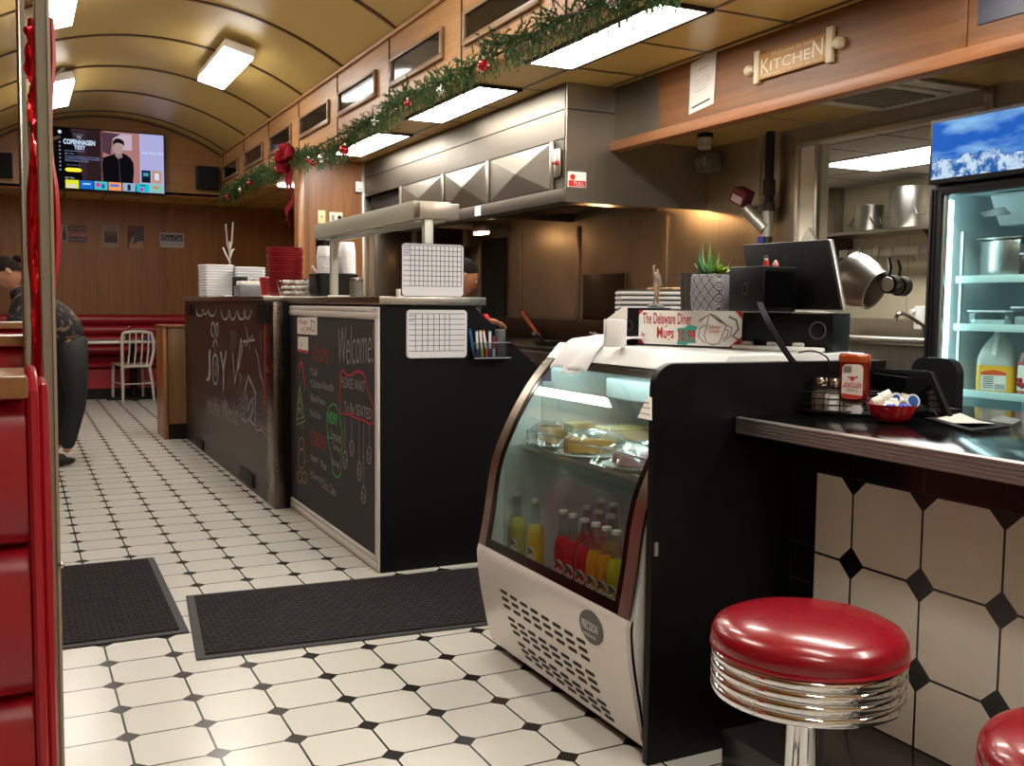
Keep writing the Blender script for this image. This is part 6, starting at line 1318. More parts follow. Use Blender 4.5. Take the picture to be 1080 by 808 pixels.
t = thing('ceiling_grille', 'long pale air grille in the low ceiling under the television', 'vent', (1.15, 12.9, 2.42)); part('frame', MB().box((.95, 12.6, 2.409), (1.45, 12.85, 2.419), .003), mat('vent_tan', '9a8562', .5), t); part('slots', MB().box((1.0, 12.66, 2.405), (1.40, 12.79, 2.4085)), mat('vent_slot', 'b5a88c', .5), t)
# ------------------------------------------------------------------ long red bench along the end wall
def roll(y0, d, z0, h, x0, x1, n=8):
    """a padded channel: rounded towards -y"""
    pts = [(y0+d, z0), (y0+d, z0+h)]+[(y0+d*.35-d*.35*sin(pi*i/n), z0+h*.5+h*.5*cos(pi*i/n)) for i in range(n+1)]
    return MB().prism([(x0, y, z) for y, z in pts], (x1-x0, 0, 0))
t = thing('banquette', 'long dark red channelled bench along the end wall', 'bench', (.5, 13.1, 0))
for k in range(4): part('back_channel', roll(13.24, .155, .50+k*.128, .127, -2.2, 2.2), MAROON, t)
part('seat', roll(12.78, .55, .36, .13, -2.2, 2.2), MAROON, t); part('front_board', MB().box((-2.2, 12.84, .13), (2.2, 13.35, .36)), MAROON, t); part('kick_base', MB().box((-2.2, 12.87, 0), (2.2, 13.35, .13)), BLACKP, t)
t = thing('cafe_table', 'table with bright metal edge and black pedestal before the red bench', 'table', (1.25, 12.72, 0))
part('top', MB().box((.62, 12.45, .700), (1.80, 12.99, .712), .004), mat('table_top', '6a6b6d', .3), t); part('metal_edge', MB().box((.615, 12.435, .685), (1.805, 12.45, .715), .003), mat('edge_bright', 'e0dfda', .3, .3), t)
part('pedestal', MB().cyl((1.26, 12.72, .02), (1.26, 12.72, .70), .045, seg=16), BLACKP, t); part('foot', MB().box((.95, 12.68, 0), (1.57, 12.76, .03), .01).box((1.22, 12.5, 0), (1.30, 12.94, .03), .01), BLACKP, t)
def smallb(x, h, r, c, lab): 
    t = thing('sauce_bottle', lab, 'bottle', (x, 12.7, .7125), 0, 'bottles on the far table'); part('body', MB().lathe([(r, 0), (r, h*.55), (r*.45, h*.75), (r*.45, h*.9)], seg=14), paint(c, .25), t, False); part('cap', MB().cyl((0, 0, h*.9), (0, 0, h), r*.5, seg=12), paint('d5cfc5' if h > .15 else 'a8a39a', .3), t, False)
smallb(1.22, .17, .022, '2a100c', 'tall dark sauce bottle on the far table behind the chair'); smallb(1.15, .09, .025, 'c4bfb4', 'short pale shaker left of the sauce bottle on the far table'); smallb(1.185, .085, .02, '3b2f28', 'short dark shaker beside the sauce bottle on the far table')
solo('snack_packet', MB().box((1.36, 12.66, .7125), (1.47, 12.74, .752), .012), paint('23489a'), 'small blue packet lying on the far table behind the chair', 'packet', (1.41, 12.7, .7125))
# aluminium chair, back towards the camera
t = thing('metal_chair', 'brushed aluminium slat back chair at the far table', 'chair', (1.25, 12.5, 0)); CA = mat('chair_aluminium', 'd6d1c6', .4, .2)
LBk, RBk = Vector((1.10, 12.33, 0)), Vector((1.452, 12.40, 0)); LF, RF = Vector((1.03, 12.80, 0)), Vector((1.375, 12.83, 0)); dn = (RBk-LBk).normalized(); bk = Vector((-dn.y, dn.x, 0))
bow = cr([tuple(LBk+dn*.0+Vector((0, 0, .42))), tuple(LBk+Vector((0, -.02, .62))), tuple(LBk+dn*.005+Vector((0, -.03, .78))), tuple(LBk+dn*.04+Vector((0, -.035, .815))), tuple((LBk+RBk)/2+Vector((0, -.035, .825))), tuple(RBk-dn*.04+Vector((0, -.035, .81))), tuple(RBk-dn*.01+Vector((0, -.03, .76))), tuple(RBk+dn*.0+Vector((0, -.02, .60))), tuple(RBk-dn*.04+Vector((0, 0, .42)))], 4)
part('back_frame', MB().tube(bow, .018, 8), CA, t)
for k in range(4): x = .2+.2*k; part('back_slat', MB().tube([LBk.lerp(RBk, x-.02)+Vector((0, 0, .43)), LBk.lerp(RBk, x+.03)+Vector((0, -.02, .6)), LBk.lerp(RBk, x+.05)+Vector((0, -.034, .82))], .013, 6, flat=.6), CA, t)
part('lower_rail', MB().tube([LBk+Vector((0, 0, .42)), RBk-dn*.03+Vector((0, 0, .42))], .017, 8), CA, t)
part('seat', MB().prism([LBk+Vector((-.01, 0, .415)), RBk+Vector((-.03, 0, .415)), RF+Vector((.01, 0, .425)), LF+Vector((-.02, 0, .425))], (0, 0, .022)).bevel_all(.006), CA, t)
for a, b_ in ((LBk, LBk+Vector((0, 0, 0))), (RBk, RBk+Vector((-.045, 0, 0))), (LF, LF+Vector((.01, 0, 0))), (RF, RF+Vector((-.01, 0, 0)))): part('leg', MB().tube([a, a.lerp(b_, .3)+Vector((0, 0, .18)), b_+Vector((0, 0, .415))], [.015, .017, .019], 8), CA, t)
for p, q in ((LBk, RBk), (LBk, LF), (RBk, RF)): part('stretcher', MB().tube([p+Vector((0, 0, .215)), q+Vector((-.015 if q == RBk else 0, 0, .215))], .008, 6), CA, t)

# ------------------------------------------------------------------ booths on the left
def booth(yb, zt, lab, xr=.016, n=4):
    t = thing('booth_bench', lab, 'bench', (-.5, yb+.1, 0), 0, 'red booth backs on the left')
    hs = [.24, .20, .20, .205, .20][:n]; z = zt-.03
    k = 0
    for h in (.19, .195, .20, .20, .15):
        part('back_cushion', roll(yb, .11, z-h+.004, h-.004, -1.3, xr-.008), RED, t); z -= h
    part('top_roll', MB().tube([(-1.3, yb+.02, zt-.022), (xr-.01, yb+.02, zt-.022)], .010, 10), RED, t)
    part('core', MB().box((-1.32, yb+.06, 0), (xr+.008, yb+.15, zt-.028)), MAROON, t)
    part('cap', MB().box((-1.34, yb-.005, zt-.028), (xr-.004, yb+.17, zt), .004), W_CAP, t)
    part('side_roll', MB().tube([(xr+.0, yb+.01, .05), (xr+.0, yb+.01, zt-.02), (xr+.0, yb+.03, zt-.004), (xr+.0, yb+.1, zt)], .0075, 10), RED, t)
    part('end_cushion', MB().box((xr+.006, yb+.03, .03), (xr+.0195, yb+.16, zt-.012), .006), RED, t)
    return t
booth(1.35, 1.079, 'nearest red vinyl booth back with wooden cap at the left picture edge')
booth(3.05, 1.075, 'second red vinyl booth back behind the nearest one at the left edge', xr=.035)
booth(4.75, 1.08, 'third red booth back with wooden cap seen over the second one', xr=.045)
POSTM = mat('post_bronze', '8d8575', .5, .1, var=.12, scale=12)
def slab(px, Y, th, m, name, lab, cat, zt=None):
    """upright bar between four image corners: top left, top right, bottom right, bottom left"""
    P = [aty(x, y, Y) for x, y in px]; 
    def ext(a, b, z): k = (z-a.z)/(b.z-a.z); return a+(b-a)*k
    ztop, zbot = (2.93 if zt is None else zt), 0
    Q = [ext(P[3], P[0], ztop), ext(P[2], P[1], ztop), ext(P[2], P[1], zbot), ext(P[3], P[0], zbot)]
    for q in Q: q.y = Y
    t = thing(name, lab, cat, (Q[2]+Q[3])/2); part('bar', MB().prism(Q, (0, th, 0)).bevel_all(.002, 1), m, t); return t, Q
t, Q = slab([(35.5, 0), (49, 0), (65.5, 808), (55, 808)], 1.72, .035, POSTM, 'partition_post', 'wide grey bronze upright post right of the nearest red booth', 'post')
part('edge_strip', MB().prism([Q[1]+Vector((-.0005, -.002, 0)), Q[1]+Vector((.004, -.002, 0)), Q[2]+Vector((.004, -.002, 0)), Q[2]+Vector((-.0005, -.002, 0))], (0, .03, 0)), mat('post_edge', 'b1a894', .35, .6), t)
part('latch', MB().sphere(aty(64.5, 596, 1.715), .005, 10, 6), CHROME_R, t)
t, Q = slab([(20.5, 0), (25.5, 0), (35, 395), (29, 395)], 3.02, .02, POSTM, 'partition_post', 'thin grey metal upright behind the red drapery at the left edge', 'post')
part('chrome_edge', MB().tube([Q[0]+Vector((-.004, 0, 0)), Q[3]+Vector((-.004, 0, 0))], .006, 8), CHROME_R, t)
# red drapery and foil ribbon between the posts
def poly_sheet(pts, Y, th, m, name, lab, cat, wav=.004):
    P = [aty(x, y, Y) for x, y in pts]; o = P[0].copy(); return solo(name, MB().prism(P, (0, th, 0)).bevel_all(.003, 1), m, lab, cat, o)
L1 = [(30, 30), (35, 26), (38, 40)]
t = thing('red_drape', 'glossy red cloth drape hanging behind the wide grey post', 'drape', aty(45, 400, 2.4))
dr = cr([(43, 20, 14), (44, 60, 15), (44, 110, 12), (44, 160, 12), (45, 200, 17), (46, 240, 18), (46, 275, 17), (45, 310, 13), (44, 360, 11), (42, 398, 10)], 4)
vs = []; fs = []; m_ = 9
for i, (cx, y, hw) in enumerate(dr):
    for j in range(m_): u = j/(m_-1)*2-1; p = aty(cx+hw*u, y, 2.4); vs.append(p+Vector((0, -.012*cos(u*pi*2.5)-.01*(1-u*u), 0)))
for i in range(len(dr)-1):
    for j in range(m_-1): a = i*m_+j; fs.append((a, a+1, a+m_+1, a+m_))
n0 = len(vs); vs2 = vs+[v+Vector((0, .012, 0)) for v in vs]; fs2 = fs+[tuple(reversed([i+n0 for i in f])) for f in fs]
part('cloth', MB().add(vs2, fs2), mat('drape_red', 'b0101e', .38, var=.1), t, smooth=80)
fo_ = thing('foil_garland', 'twisted shiny red foil ribbon hanging between the two posts', 'garland', aty(33, 100, 2.2))
path = cr([(31, 28), (29, 50), (31, 80), (33, 110), (34, 140), (37, 175), (38, 210), (36, 250), (38, 290), (35, 330), (37, 365)], 6)
vs = []; fs = []
for i, (x, y) in enumerate(path):
    p = aty(x, y, 2.2); w_ = .009*(1-.5*i/len(path))+.003*sin(i*1.3); a = i*.55
    for s_ in (-1, -.3, .4, 1): vs.append(p+Vector((w_*s_*cos(a*.6), -.008*s_*sin(a)+.003*sin(s_*6), .002*sin(i+s_*3))))
for i in range(len(path)-1):
    for j in range(3): a = i*4+j; fs.append((a, a+1, a+5, a+4))
n0 = len(vs); vs += [v+Vector((0, .0012, 0)) for v in vs]; fs += [tuple(reversed([i+n0 for i in f])) for f in fs]
part('ribbon', MB().add(vs, fs), mat('foil_red', 'd8101c', .14, .7), fo_, smooth=10)
# spring hook rods seen by the post
solo('hook_rod', MB().tube([aty(52, 84, 9.0), aty(68, 71, 9.0)], .011, 8), ALU_D, 'thin rod sticking out right of the grey post below the vault', 'rod', aty(52, 84, 9.0))
solo('hook_rod', MB().tube([aty(53, 147, 12.05), aty(66, 143.5, 12.415)], .018, 8), mat('rod_tan', 'b9a88c', .4), 'thin pale rod fixed to the end wall before the left end of the television', 'rod', aty(53, 147, 12))
# ------------------------------------------------------------------ floor mats
MATM = mat('mat_rib', '1d1c1d', .9, var=.3, scale=90, bump=.8); m, nt, b = new_mat('mat_carpet'); tc = N(nt, 'ShaderNodeTexCoord')
mp = N(nt, 'ShaderNodeMapping'); nt.links.new(tc.outputs['Object'], mp.inputs[0]); br = N(nt, 'ShaderNodeTexBrick'); br.inputs['Scale'].default_value = 1; br.inputs['Brick Width'].default_value = .045; br.inputs['Row Height'].default_value = .028; br.inputs['Mortar Size'].default_value = .003
br.inputs['Color1'].default_value = lin('2b2829'); br.inputs['Color2'].default_value = lin('332f30'); br.inputs['Mortar'].default_value = lin('161516'); nt.links.new(mp.outputs[0], br.inputs['Vector'])
nz = N(nt, 'ShaderNodeTexNoise', i_Scale=350., i_Detail=2.); nt.links.new(tc.outputs['Object'], nz.inputs['Vector']); mx = N(nt, 'ShaderNodeMix', data_type='RGBA', blend_type='MULTIPLY'); mx.inputs[0].default_value = 1
nt.links.new(br.outputs[0], mx.inputs[6]); nt.links.new(math_(nt, 'MULTIPLY_ADD', nz.outputs['Fac'], 1.2, .4), mx.inputs[7]); nt.links.new(mx.outputs[2], b.inputs['Base Color']); b.inputs['Roughness'].default_value = .95; b.inputs['Specular IOR Level'].default_value = .15
bp = N(nt, 'ShaderNodeBump', i_Strength=.6, i_Distance=.003); nt.links.new(math_(nt, 'ADD', math_(nt, 'SUBTRACT', 1., br.outputs['Fac']), nz.outputs['Fac']), bp.inputs['Height']); nt.links.new(bp.outputs[0], b.inputs['Normal']); CARP = m
def fmat(corners, lab, tint=None):
    P = [Vector(c) for c in corners]; c = sum(P, Vector((0, 0, 0)))/4; t = thing('floor_mat', lab, 'mat', c)
    part('border', MB().prism(P, (0, 0, .006)).bevel_all(.002, 1), mat('mat_border', '2b2a2c', .6), t)
    e = .03; I = []
    for i in range(4):
        a = (P[i-1]-P[i]).normalized(); b_ = (P[(i+1) % 4]-P[i]).normalized(); I.append(P[i]+a*e+b_*e+Vector((0, 0, .0062)))
    part('carpet', MB().prism(I, (0, 0, .004)), CARP, t)
fmat([(-.6, 3.60, .0005), (.525, 3.60, .0005), (.540, 4.74, .0005), (-.6, 4.75, .0005)], 'dark ribbed floor mat on the left, next to the grey post')
fmat([(.502, 3.30, .0006), (1.28, 3.245, .0006), (2.35, 3.165, .0006), (2.35, 3.93, .0006)][:1]+[(2.35, 3.165, .0006), (2.35, 3.93, .0006), (.58, 4.054, .0006)], 'long dark ribbed floor mat in the passage between display case and chalkboard counter')
# ------------------------------------------------------------------ back room seen through the opening
t = thing('wall_shelf', 'long steel wall shelf with a hanging rail in the back room', 'shelf', (6.9, 6.3, 1.8)); SZ = 1.85
part('board', MB().box((6.62, 4.6, SZ-.03), (7.05, 7.05, SZ), .004), STEEL, t)
for y in (7.0, 5.85): part('bracket', MB().prism([(6.66, y, SZ-.032), (7.04, y, SZ-.032), (7.04, y, SZ-.34)], (0, .02, 0)), steel('dark_steel', '6d655c', .3), t)
part('pot_rail', MB().box((6.78, 4.7, SZ-.22), (6.79, 6.9, SZ-.15), .002), STEEL, t)
for k, y in enumerate((6.78, 6.62, 6.42, 6.28, 6.0, 5.8)): part('hook', MB().tube([(6.785, y, SZ-.15), (6.775, y, SZ-.14), (6.768, y, SZ-.2), (6.76, y, SZ-.26), (6.735, y, SZ-.28), (6.715, y, SZ-.25)], .005, 6), mat('hook_dark', '4b4844', .4, .6), t)
POT = steel('pot_aluminium', 'b8b6b1', .35, 2, .1, .1)
def spot(px, y0, y1, r, lab, rim=False):
    c = atx(px, 246, 6.82); p = (6.82, c.y, SZ+.001); h = r; t = thing('stock_pot', lab, 'pot', p, 0)
    part('body', MB().lathe([(r*.95, 0), (r, .012), (r, y1), (r*1.03, y1+.004), (r*1.03, y1+.014), (r*.97, y1+.014), (r*.96, .01), (1e-4, .01)], seg=40), POT, t, False, smooth=50)
    for s_ in (1, -1): a = .35 if s_ > 0 else .35+pi; d = Vector((-sin(.5)*0-.35, s_, 0)).normalized(); q = d*r; o_ = Vector((0, 0, y1*.45)); w_ = Vector((-d.y, d.x, 0))*.045; part('handle', MB().tube([q-w_+o_+Vector((0, 0, .02)), q-w_*.9+d*.04+o_-Vector((0, 0, .04)), q+w_*.9+d*.04+o_-Vector((0, 0, .04)), q+w_+o_+Vector((0, 0, .02))], .007, 6), POT, t, False)
spot(915.5, 0, .215, .123, 'smaller aluminium stock pot on the back room shelf'); spot(958, 0, .33, .163, 'larger dented aluminium stock pot on the back room shelf beside the fridge')
def D(x, y, d): return atd(x, y, d)
ax_ = (_fw*-.8+_R*.35-_U*.5).normalized()
def basin(c, r1, r2, h, ax, lab, name='colander_bowl', m=POT, cat='bowl'):
    t = thing(name, lab, cat, c); prof = [(r2, 0), (r2*1.02, 0), (r1*.86, h*.55), (r1, h), (r1*1.03, h+.004), (r1*1.0, h-.004), (r2*.98, .008), (1e-4, .008)]
    T_ = MB().lathe([(r, z) for r, z in prof], c, 40, ax); part('bowl', T_, m, t, smooth=50); return t
c = D(913, 300, 7.15)
ax2 = (_R*-.5+_U*.45+_fw*.74).normalized()
t = thing('mixing_bowl', 'big round steel pot hanging sideways from the rail, seen from its base', 'pot', c)
A2 = (_R*.60-_U*.50-_fw*.62).normalized()
part('bowl', MB().lathe([(.15, -.12), (.185, -.09), (.19, -.02), (.178, .06), (.140, .145), (.152, .155), (.150, .163), (.132, .160), (.125, .13), (.10, .0), (1e-4, -.03)], D(904, 296, 7.2), 44, A2), steel('bowl_steel', 'cfcdc8', .35, 2, .08, .1), t, smooth=50)
for s_ in (-.045, .02): p = D(915+s_*200, 270, 7.1); part('hanger', MB().tube([p, p+Vector((0, 0, .05)), p+Vector((.02, 0, .075))], .006, 6), CHROME_R, t)
for k, (px, py, r, dd, lab) in enumerate(((938, 300, .065, 7.0, 'small black saucepan with a silver base hanging from the rail, front one'), (948, 302, .068, 7.12, 'small black saucepan hanging behind the front one beside the fridge'))):
    c = D(px, py, dd); A3 = (_R*-.75-_fw*.65-_U*.05).normalized(); t = thing('saucepan', lab, 'saucepan', c, 0, 'black saucepans on the rail')
    part('pan', MB().lathe([(r*.8, -.03), (r, -.02), (r, .06), (r*1.05, .064), (r*.95, .062), (r*.93, -.01), (1e-4, -.012)], c, 28, A3*-1), mat('pan_black', '141415', .3), t)
    part('base', MB().lathe([(1e-4, -.034), (r*.78, -.033), (r*.8, -.0305)], c, 28, A3*-1), mat('pan_base', 'bdbab5', .3, .7), t)
    part('handle', MB().tube([c+_U*r*.95, c+_U*(r+.06)+_R*.01, c+_U*(r+.12)-_R*.006], [.011, .013, .010], 8), mat('pan_black', '141415', .3), t)
solo('dark_bag', MB().prism([D(882, 278, 7.25), D(905, 273, 7.25), D(912, 290, 7.25), D(890, 300, 7.25), D(882, 300, 7.25)], (.06, 0, 0)).bevel_all(.012), mat('navy_cloth', '232c38', .9), 'dark navy cloth hanging left behind the big steel pot', 'cloth', D(895, 287, 7.2))
t = thing('soap_dispenser', 'white soap dispenser with a red mark on the back room wall beside the fridge', 'dispenser', (7.04, 6.1, 1.2)); q = atx(972, 335, 7.0); part('body', MB().box((6.95, q.y-.05, q.z-.1), (7.045, q.y+.045, q.z+.1), .012), WHITE, t); part('mark', MB().cyl((6.95, q.y+.0, q.z-.045), (6.947, q.y, q.z-.045), .015, seg=12), paint('c62a2a'), t); part('spout', MB().cyl((6.95, q.y+.03, q.z+.06), (6.90, q.y+.03, q.z+.05), .02, seg=12), WHITE, t)
t = thing('back_sink', 'steel sink bench with a curved tap along the back room wall', 'sink', (6.8, 6.3, 0)); part('bench', MB().box((6.45, 4.8, .0), (7.04, 7.1, .92), .005), STEEL, t); part('upstand', MB().box((7.0, 4.8, .92), (7.045, 7.1, 1.08), .003), STEEL, t)
q0, q1, q2, q3 = D(975, 344, 7.0), D(955, 332, 6.9), D(947, 332, 6.85), D(944, 339, 6.85); part('tap', MB().tube(cr([tuple(q0), tuple(q1), tuple(q2), tuple(q3)], 4), .013, 8), CHROME_R, t); part('tap_base', MB().cyl((q0.x, q0.y, .92), (q0.x, q0.y, q0.z+.01), .02, seg=12), CHROME_R, t)
solo('hand_towel', MB().prism([atx(x, y, 3.70) for x, y in ((840, 262), (852, 240), (864, 262))], (.02, 0, 0)), mat('grey_cloth', 'b5b2a9', .9), 'small pale cloth hung on the opening jamb just above the monitor', 'cloth', atx(852, 255, 3.7))
solo('seat_back', MB().prism([(2.62, y, z) for y, z in rrect(2.15, 2.33, .45, 1.015, .05)], (.03, 0, 0)), BLACKP, 'black rounded seat back standing behind the till near the fridge', 'chair', (2.63, 2.24, .45))
# ------------------------------------------------------------------ people
SK = mat('skin_warm', 'b98468', .5); SK2 = mat('skin_tan', '9a6448', .5)
def hand(w, d, up, s=1.0, curl=.5):
    """palm and five bent fingers; w wrist, d pointing along the hand, up = back of the hand"""
    d = Vector(d).normalized(); up = Vector(up); up = (up-d*up.dot(d)).normalized(); sd = d.cross(up); w = Vector(w); mb = MB()
    mb.merge(skin([w, w+d*.045*s, w+d*.085*s], [(0, 1), (1, 2)], [(.022*s, .014*s), (.034*s, .016*s), (.036*s, .014*s)], 2))
    for k, (o, L) in enumerate(((-.028, .062), (-.010, .074), (.009, .07), (.027, .056))):
        a = w+d*.075*s+sd*o*s; b1 = a+d*L*.45*s-up*curl*.01*s; c1 = b1+(d*(1-curl*.4)-up*curl*.8).normalized()*L*.32*s; e1 = c1+(d*(1-curl)-up*curl*1.2).normalized()*L*.3*s
        mb.merge(skin([a, b1, c1, e1], [(0, 1), (1, 2), (2, 3)], [.0095*s, .009*s, .008*s, .0065*s], 1))
    a = w+d*.03*s-sd*.024*s; mb.merge(skin([a, a+(d*.6-sd*.8)*.034*s-up*.006*s, a+(d*.9-sd*.85)*.055*s-up*.014*s], [(0, 1), (1, 2)], [.012*s, .010*s, .0075*s], 1)); return mb
def head(c, face, up, s=1.0):
    """head surface with brow, nose, mouth, chin and ears; c centre, face = looking direction"""
    f = Vector(face).normalized(); u = Vector(up); u = (u-f*u.dot(f)).normalized(); r = f.cross(u); M = Matrix((r, f, u)).transposed()
    mb = MB(); pts = []; seg, ring = 28, 20; vs = []
    for j in range(ring+1):
        ph = pi*j/ring
        for i in range(seg):
            th = 2*pi*i/seg; x, y, z = sin(ph)*cos(th), sin(ph)*sin(th), -cos(ph)
            w = .074*(1-.18*max(0, -z)); dd = .094; hh = .115
            X = x*w; Y = y*dd; Z = z*hh
            if y > 0:
                if z < -.2: Y *= .92-.05*z
                Y += .022*math.exp(-(x/.16)**2-((z+.12)/.13)**2)          # nose
                Y += .008*math.exp(-(x/.5)**2-((z-.22)/.10)**2)           # brow
                Y -= .008*math.exp(-((abs(x)-.35)/.14)**2-((z-.06)/.09)**2) # eye sockets
                Y += .006*math.exp(-(x/.22)**2-((z+.45)/.06)**2)          # lips
                Y += .010*math.exp(-(x/.3)**2-((z+.78)/.14)**2)           # chin
            vs.append((X, Y, Z))
    fs = [(j*seg+i, j*seg+(i+1) % seg, (j+1)*seg+(i+1) % seg, (j+1)*seg+i) for j in range(ring) for i in range(seg)]
    mb.add(vs, fs)
    for s_ in (1, -1): mb.sphere((s_*.074, -.008, -.004), .026, 10, 8, (.35, .7, 1.1))
    out = MB(); out.add([Vector(c)+M @ (v*s) for v in mb.v], mb.f); return out, M
def face_parts(t, c, M, s, skin_dark):
    def at(x, y, z): return Vector(c)+M @ (Vector((x, y, z))*s)
    for k in (1, -1):
        part('eye', MB().sphere(at(k*.027, .076, .010), .0115*s, 12, 8), mat('eye_white', 'd9d4cc', .3), t)
        part('iris', MB().sphere(at(k*.027, .0835, .008), .0055*s, 10, 6), mat('iris_brown', '2a1a12', .2), t)
        part('eyebrow', MB().tube([at(k*.014, .090, .030), at(k*.028, .088, .035), at(k*.044, .078, .031)], .0035*s, 6), mat('brow_hair', '1a110c', .8), t)
    part('mouth', MB().tube([at(-.022, .078, -.050), at(0, .092, -.052), at(.022, .078, -.050)], [.003*s, .0055*s, .003*s], 8), mat('lip_'+skin_dark, skin_dark, .5), t)
def hair_cap(c, M, s, lo, back, grow=1.07):
    """shell over the skull: hair line lo at the front, back at the nape"""
    vs = []; fs = []; seg, ring = 28, 14
    for j in range(ring+1):
        for i in range(seg):
            th = 2*pi*i/seg; fr = .5+.5*sin(th); lim = back*(1-fr)+lo*fr; ph = (1-j/ring)*lim
            vs.append(Vector(c)+M @ (Vector((sin(ph)*cos(th)*.074, sin(ph)*sin(th)*.094-.004, cos(ph)*.115))*s*grow))
    for j in range(ring):
        for i in range(seg): fs.append((j*seg+i, j*seg+(i+1) % seg, (j+1)*seg+(i+1) % seg, (j+1)*seg+i))
    return MB().add(vs, fs)
# person leaning over the booth table beyond the post
Yp = 7.8
def pp(x, y, dy=0): p = aty(x, y, Yp); return Vector((p.x, Yp+dy, p.z))
t = thing('person', 'person in black trousers and dark printed top leaning forward beyond the grey post', 'person', (.38, Yp, 0))
hipc = pp(76, 362); hl, hr = hipc+Vector((.0, -.09, -.02)), hipc+Vector((.0, .09, -.02)); ch_ = pp(34, 322); shc = pp(24, 312); nk = pp(14, 303); hd = pp(6, 287)
kl = pp(80, 424, -.10); kr = pp(72, 422, .10); al = pp(69, 476, -.11); ar = pp(60, 476, .10)
shl, shr = shc+Vector((0, -.17, -.02)), shc+Vector((0, .17, -.02)); el = Vector((shl.x-.08, shl.y-.03, shl.z-.27)); er = Vector((shr.x-.08, shr.y+.03, shr.z-.27)); wl = Vector((el.x-.20, el.y+.02, .80)); wr_ = Vector((er.x-.20, er.y-.02, .80))
body = skin([hipc, ch_, shc, nk, hl, kl, al, hr, kr, ar, shl, el, wl, shr, er, wr_], [(0, 1), (1, 2), (2, 3), (0, 4), (4, 5), (5, 6), (0, 7), (7, 8), (8, 9), (2, 10), (10, 11), (11, 12), (2, 13), (13, 14), (14, 15)], [.08, .09, .08, .05, .06, .04, .03, .06, .04, .03, .045, .036, .026, .045, .036, .026])
hm, HM = head(hd, (-.72, -.12, -.55), (-.35, 0, .8), .98)
body.merge(skin([nk, nk.lerp(hd, .7)], [(0, 1)], [.05, .046], 1)).merge(hm).merge(hand(wl, (-.8, .1, -.15), (0, 0, 1))).merge(hand(wr_, (-.8, -.1, -.15), (0, 0, 1)))
part('body', body, SK, t, smooth=70)
face_parts(t, hd, HM, .98, '8f4a44')
part('trousers', skin([pp(70, 345), hipc, hl, kl, al+Vector((0, 0, .02)), hr, kr, ar+Vector((0, 0, .02))], [(0, 1), (1, 2), (2, 3), (3, 4), (1, 5), (5, 6), (6, 7)], [.135, .15, .118, .074, .052, .118, .074, .052]), mat('black_denim', '131416', .75, var=.3, scale=30, bump=.2), t, smooth=70)
m, nt, b = new_mat('printed_top'); tc = N(nt, 'ShaderNodeTexCoord'); vo = N(nt, 'ShaderNodeTexNoise', i_Scale=14., i_Detail=3., i_Distortion=1.5); nt.links.new(tc.outputs['Object'], vo.inputs['Vector']); cr_ = N(nt, 'ShaderNodeValToRGB'); e = cr_.color_ramp.elements; e[0].position = .56; e[0].color = lin('15171a'); e[1].position = .62; e[1].color = lin('6b5640'); nt.links.new(vo.outputs['Fac'], cr_.inputs[0]); nt.links.new(cr_.outputs[0], b.inputs['Base Color']); b.inputs['Roughness'].default_value = .8
top_ = skin([pp(80, 366), pp(60, 338), ch_, shc, nk+Vector((.02, 0, 0)), shl, el+Vector((0, 0, .02)), shr, er+Vector((0, 0, .02))], [(0, 1), (1, 2), (2, 3), (3, 4), (3, 5), (5, 6), (3, 7), (7, 8)], [.152, .150, .135, .11, .06, .072, .055, .072, .055])
part('shirt', top_, m, t, smooth=70)
part('hair', hair_cap(hd, HM, .98, 1.05, 2.1).merge(skin([hd+HM @ Vector((0, -.09, .05)), hd+HM @ Vector((0, -.13, .03)), hd+HM @ Vector((0, -.15, -.04)), hd+HM @ Vector((0, -.14, -.10))], [(0, 1), (1, 2), (2, 3)], [.025, .028, .024, .012], 1)), mat('hair_brown', '1d120c', .8, spec=.15, var=.3, scale=60), t, smooth=60)
for a, s_ in ((al, 1), (ar, 1)):
    part('shoe', skin([a+Vector((.03, 0, -.03)), Vector((a.x+.03, a.y, .045)), Vector((a.x-.06, a.y, .045)), Vector((a.x-.13, a.y, .038)), Vector((a.x-.17, a.y, .034))], [(0, 1), (1, 2), (2, 3), (3, 4)], [(.045, .045), (.042, .045), (.042, .04), (.042, .036), (.034, .03)]), mat('shoe_black', '0e0e10', .6), t, smooth=70)
# cook behind the counter
C0 = Vector((2.50, 5.45, 0)); hc = aty(488, 293, 5.45); hc = Vector((hc.x-.005, 5.45, hc.z))
t = thing('person', 'cook with short dark hair, head bent, working behind the whiteboard', 'person', (hc.x, 5.45, 0))
hipc = Vector((hc.x-.10, 5.47, .90)); ch_ = Vector((hc.x-.08, 5.46, 1.02)); shc = Vector((hc.x-.06, 5.45, 1.10)); nk = Vector((hc.x-.03, 5.45, 1.19))
shl, shr = shc+Vector((.05, -.17, 0)), shc+Vector((-.02, .18, 0)); hand_p = aty(513, 337, 5.30); wl = Vector((hand_p.x, 5.30, hand_p.z)); el = (shl+wl)/2+Vector((-.02, -.05, -.08)); wr2 = Vector((hc.x+.28, 5.75, 1.0)); er = (shr+wr2)/2+Vector((-.02, .06, -.1))
hl, hr = hipc+Vector((0, -.09, -.03)), hipc+Vector((0, .09, -.03)); kl, kr = Vector((hipc.x+.03, hl.y, .48)), Vector((hipc.x-.02, hr.y, .48)); al, ar = Vector((hipc.x-.02, hl.y, .09)), Vector((hipc.x-.06, hr.y, .09))
P_ = [hipc, ch_, shc, nk, hl, kl, al, hr, kr, ar, shl, el, wl, shr, er, wr2]; E_ = [(0, 1), (1, 2), (2, 3), (0, 4), (4, 5), (5, 6), (0, 7), (7, 8), (8, 9), (2, 10), (10, 11), (11, 12), (2, 13), (13, 14), (14, 15)]
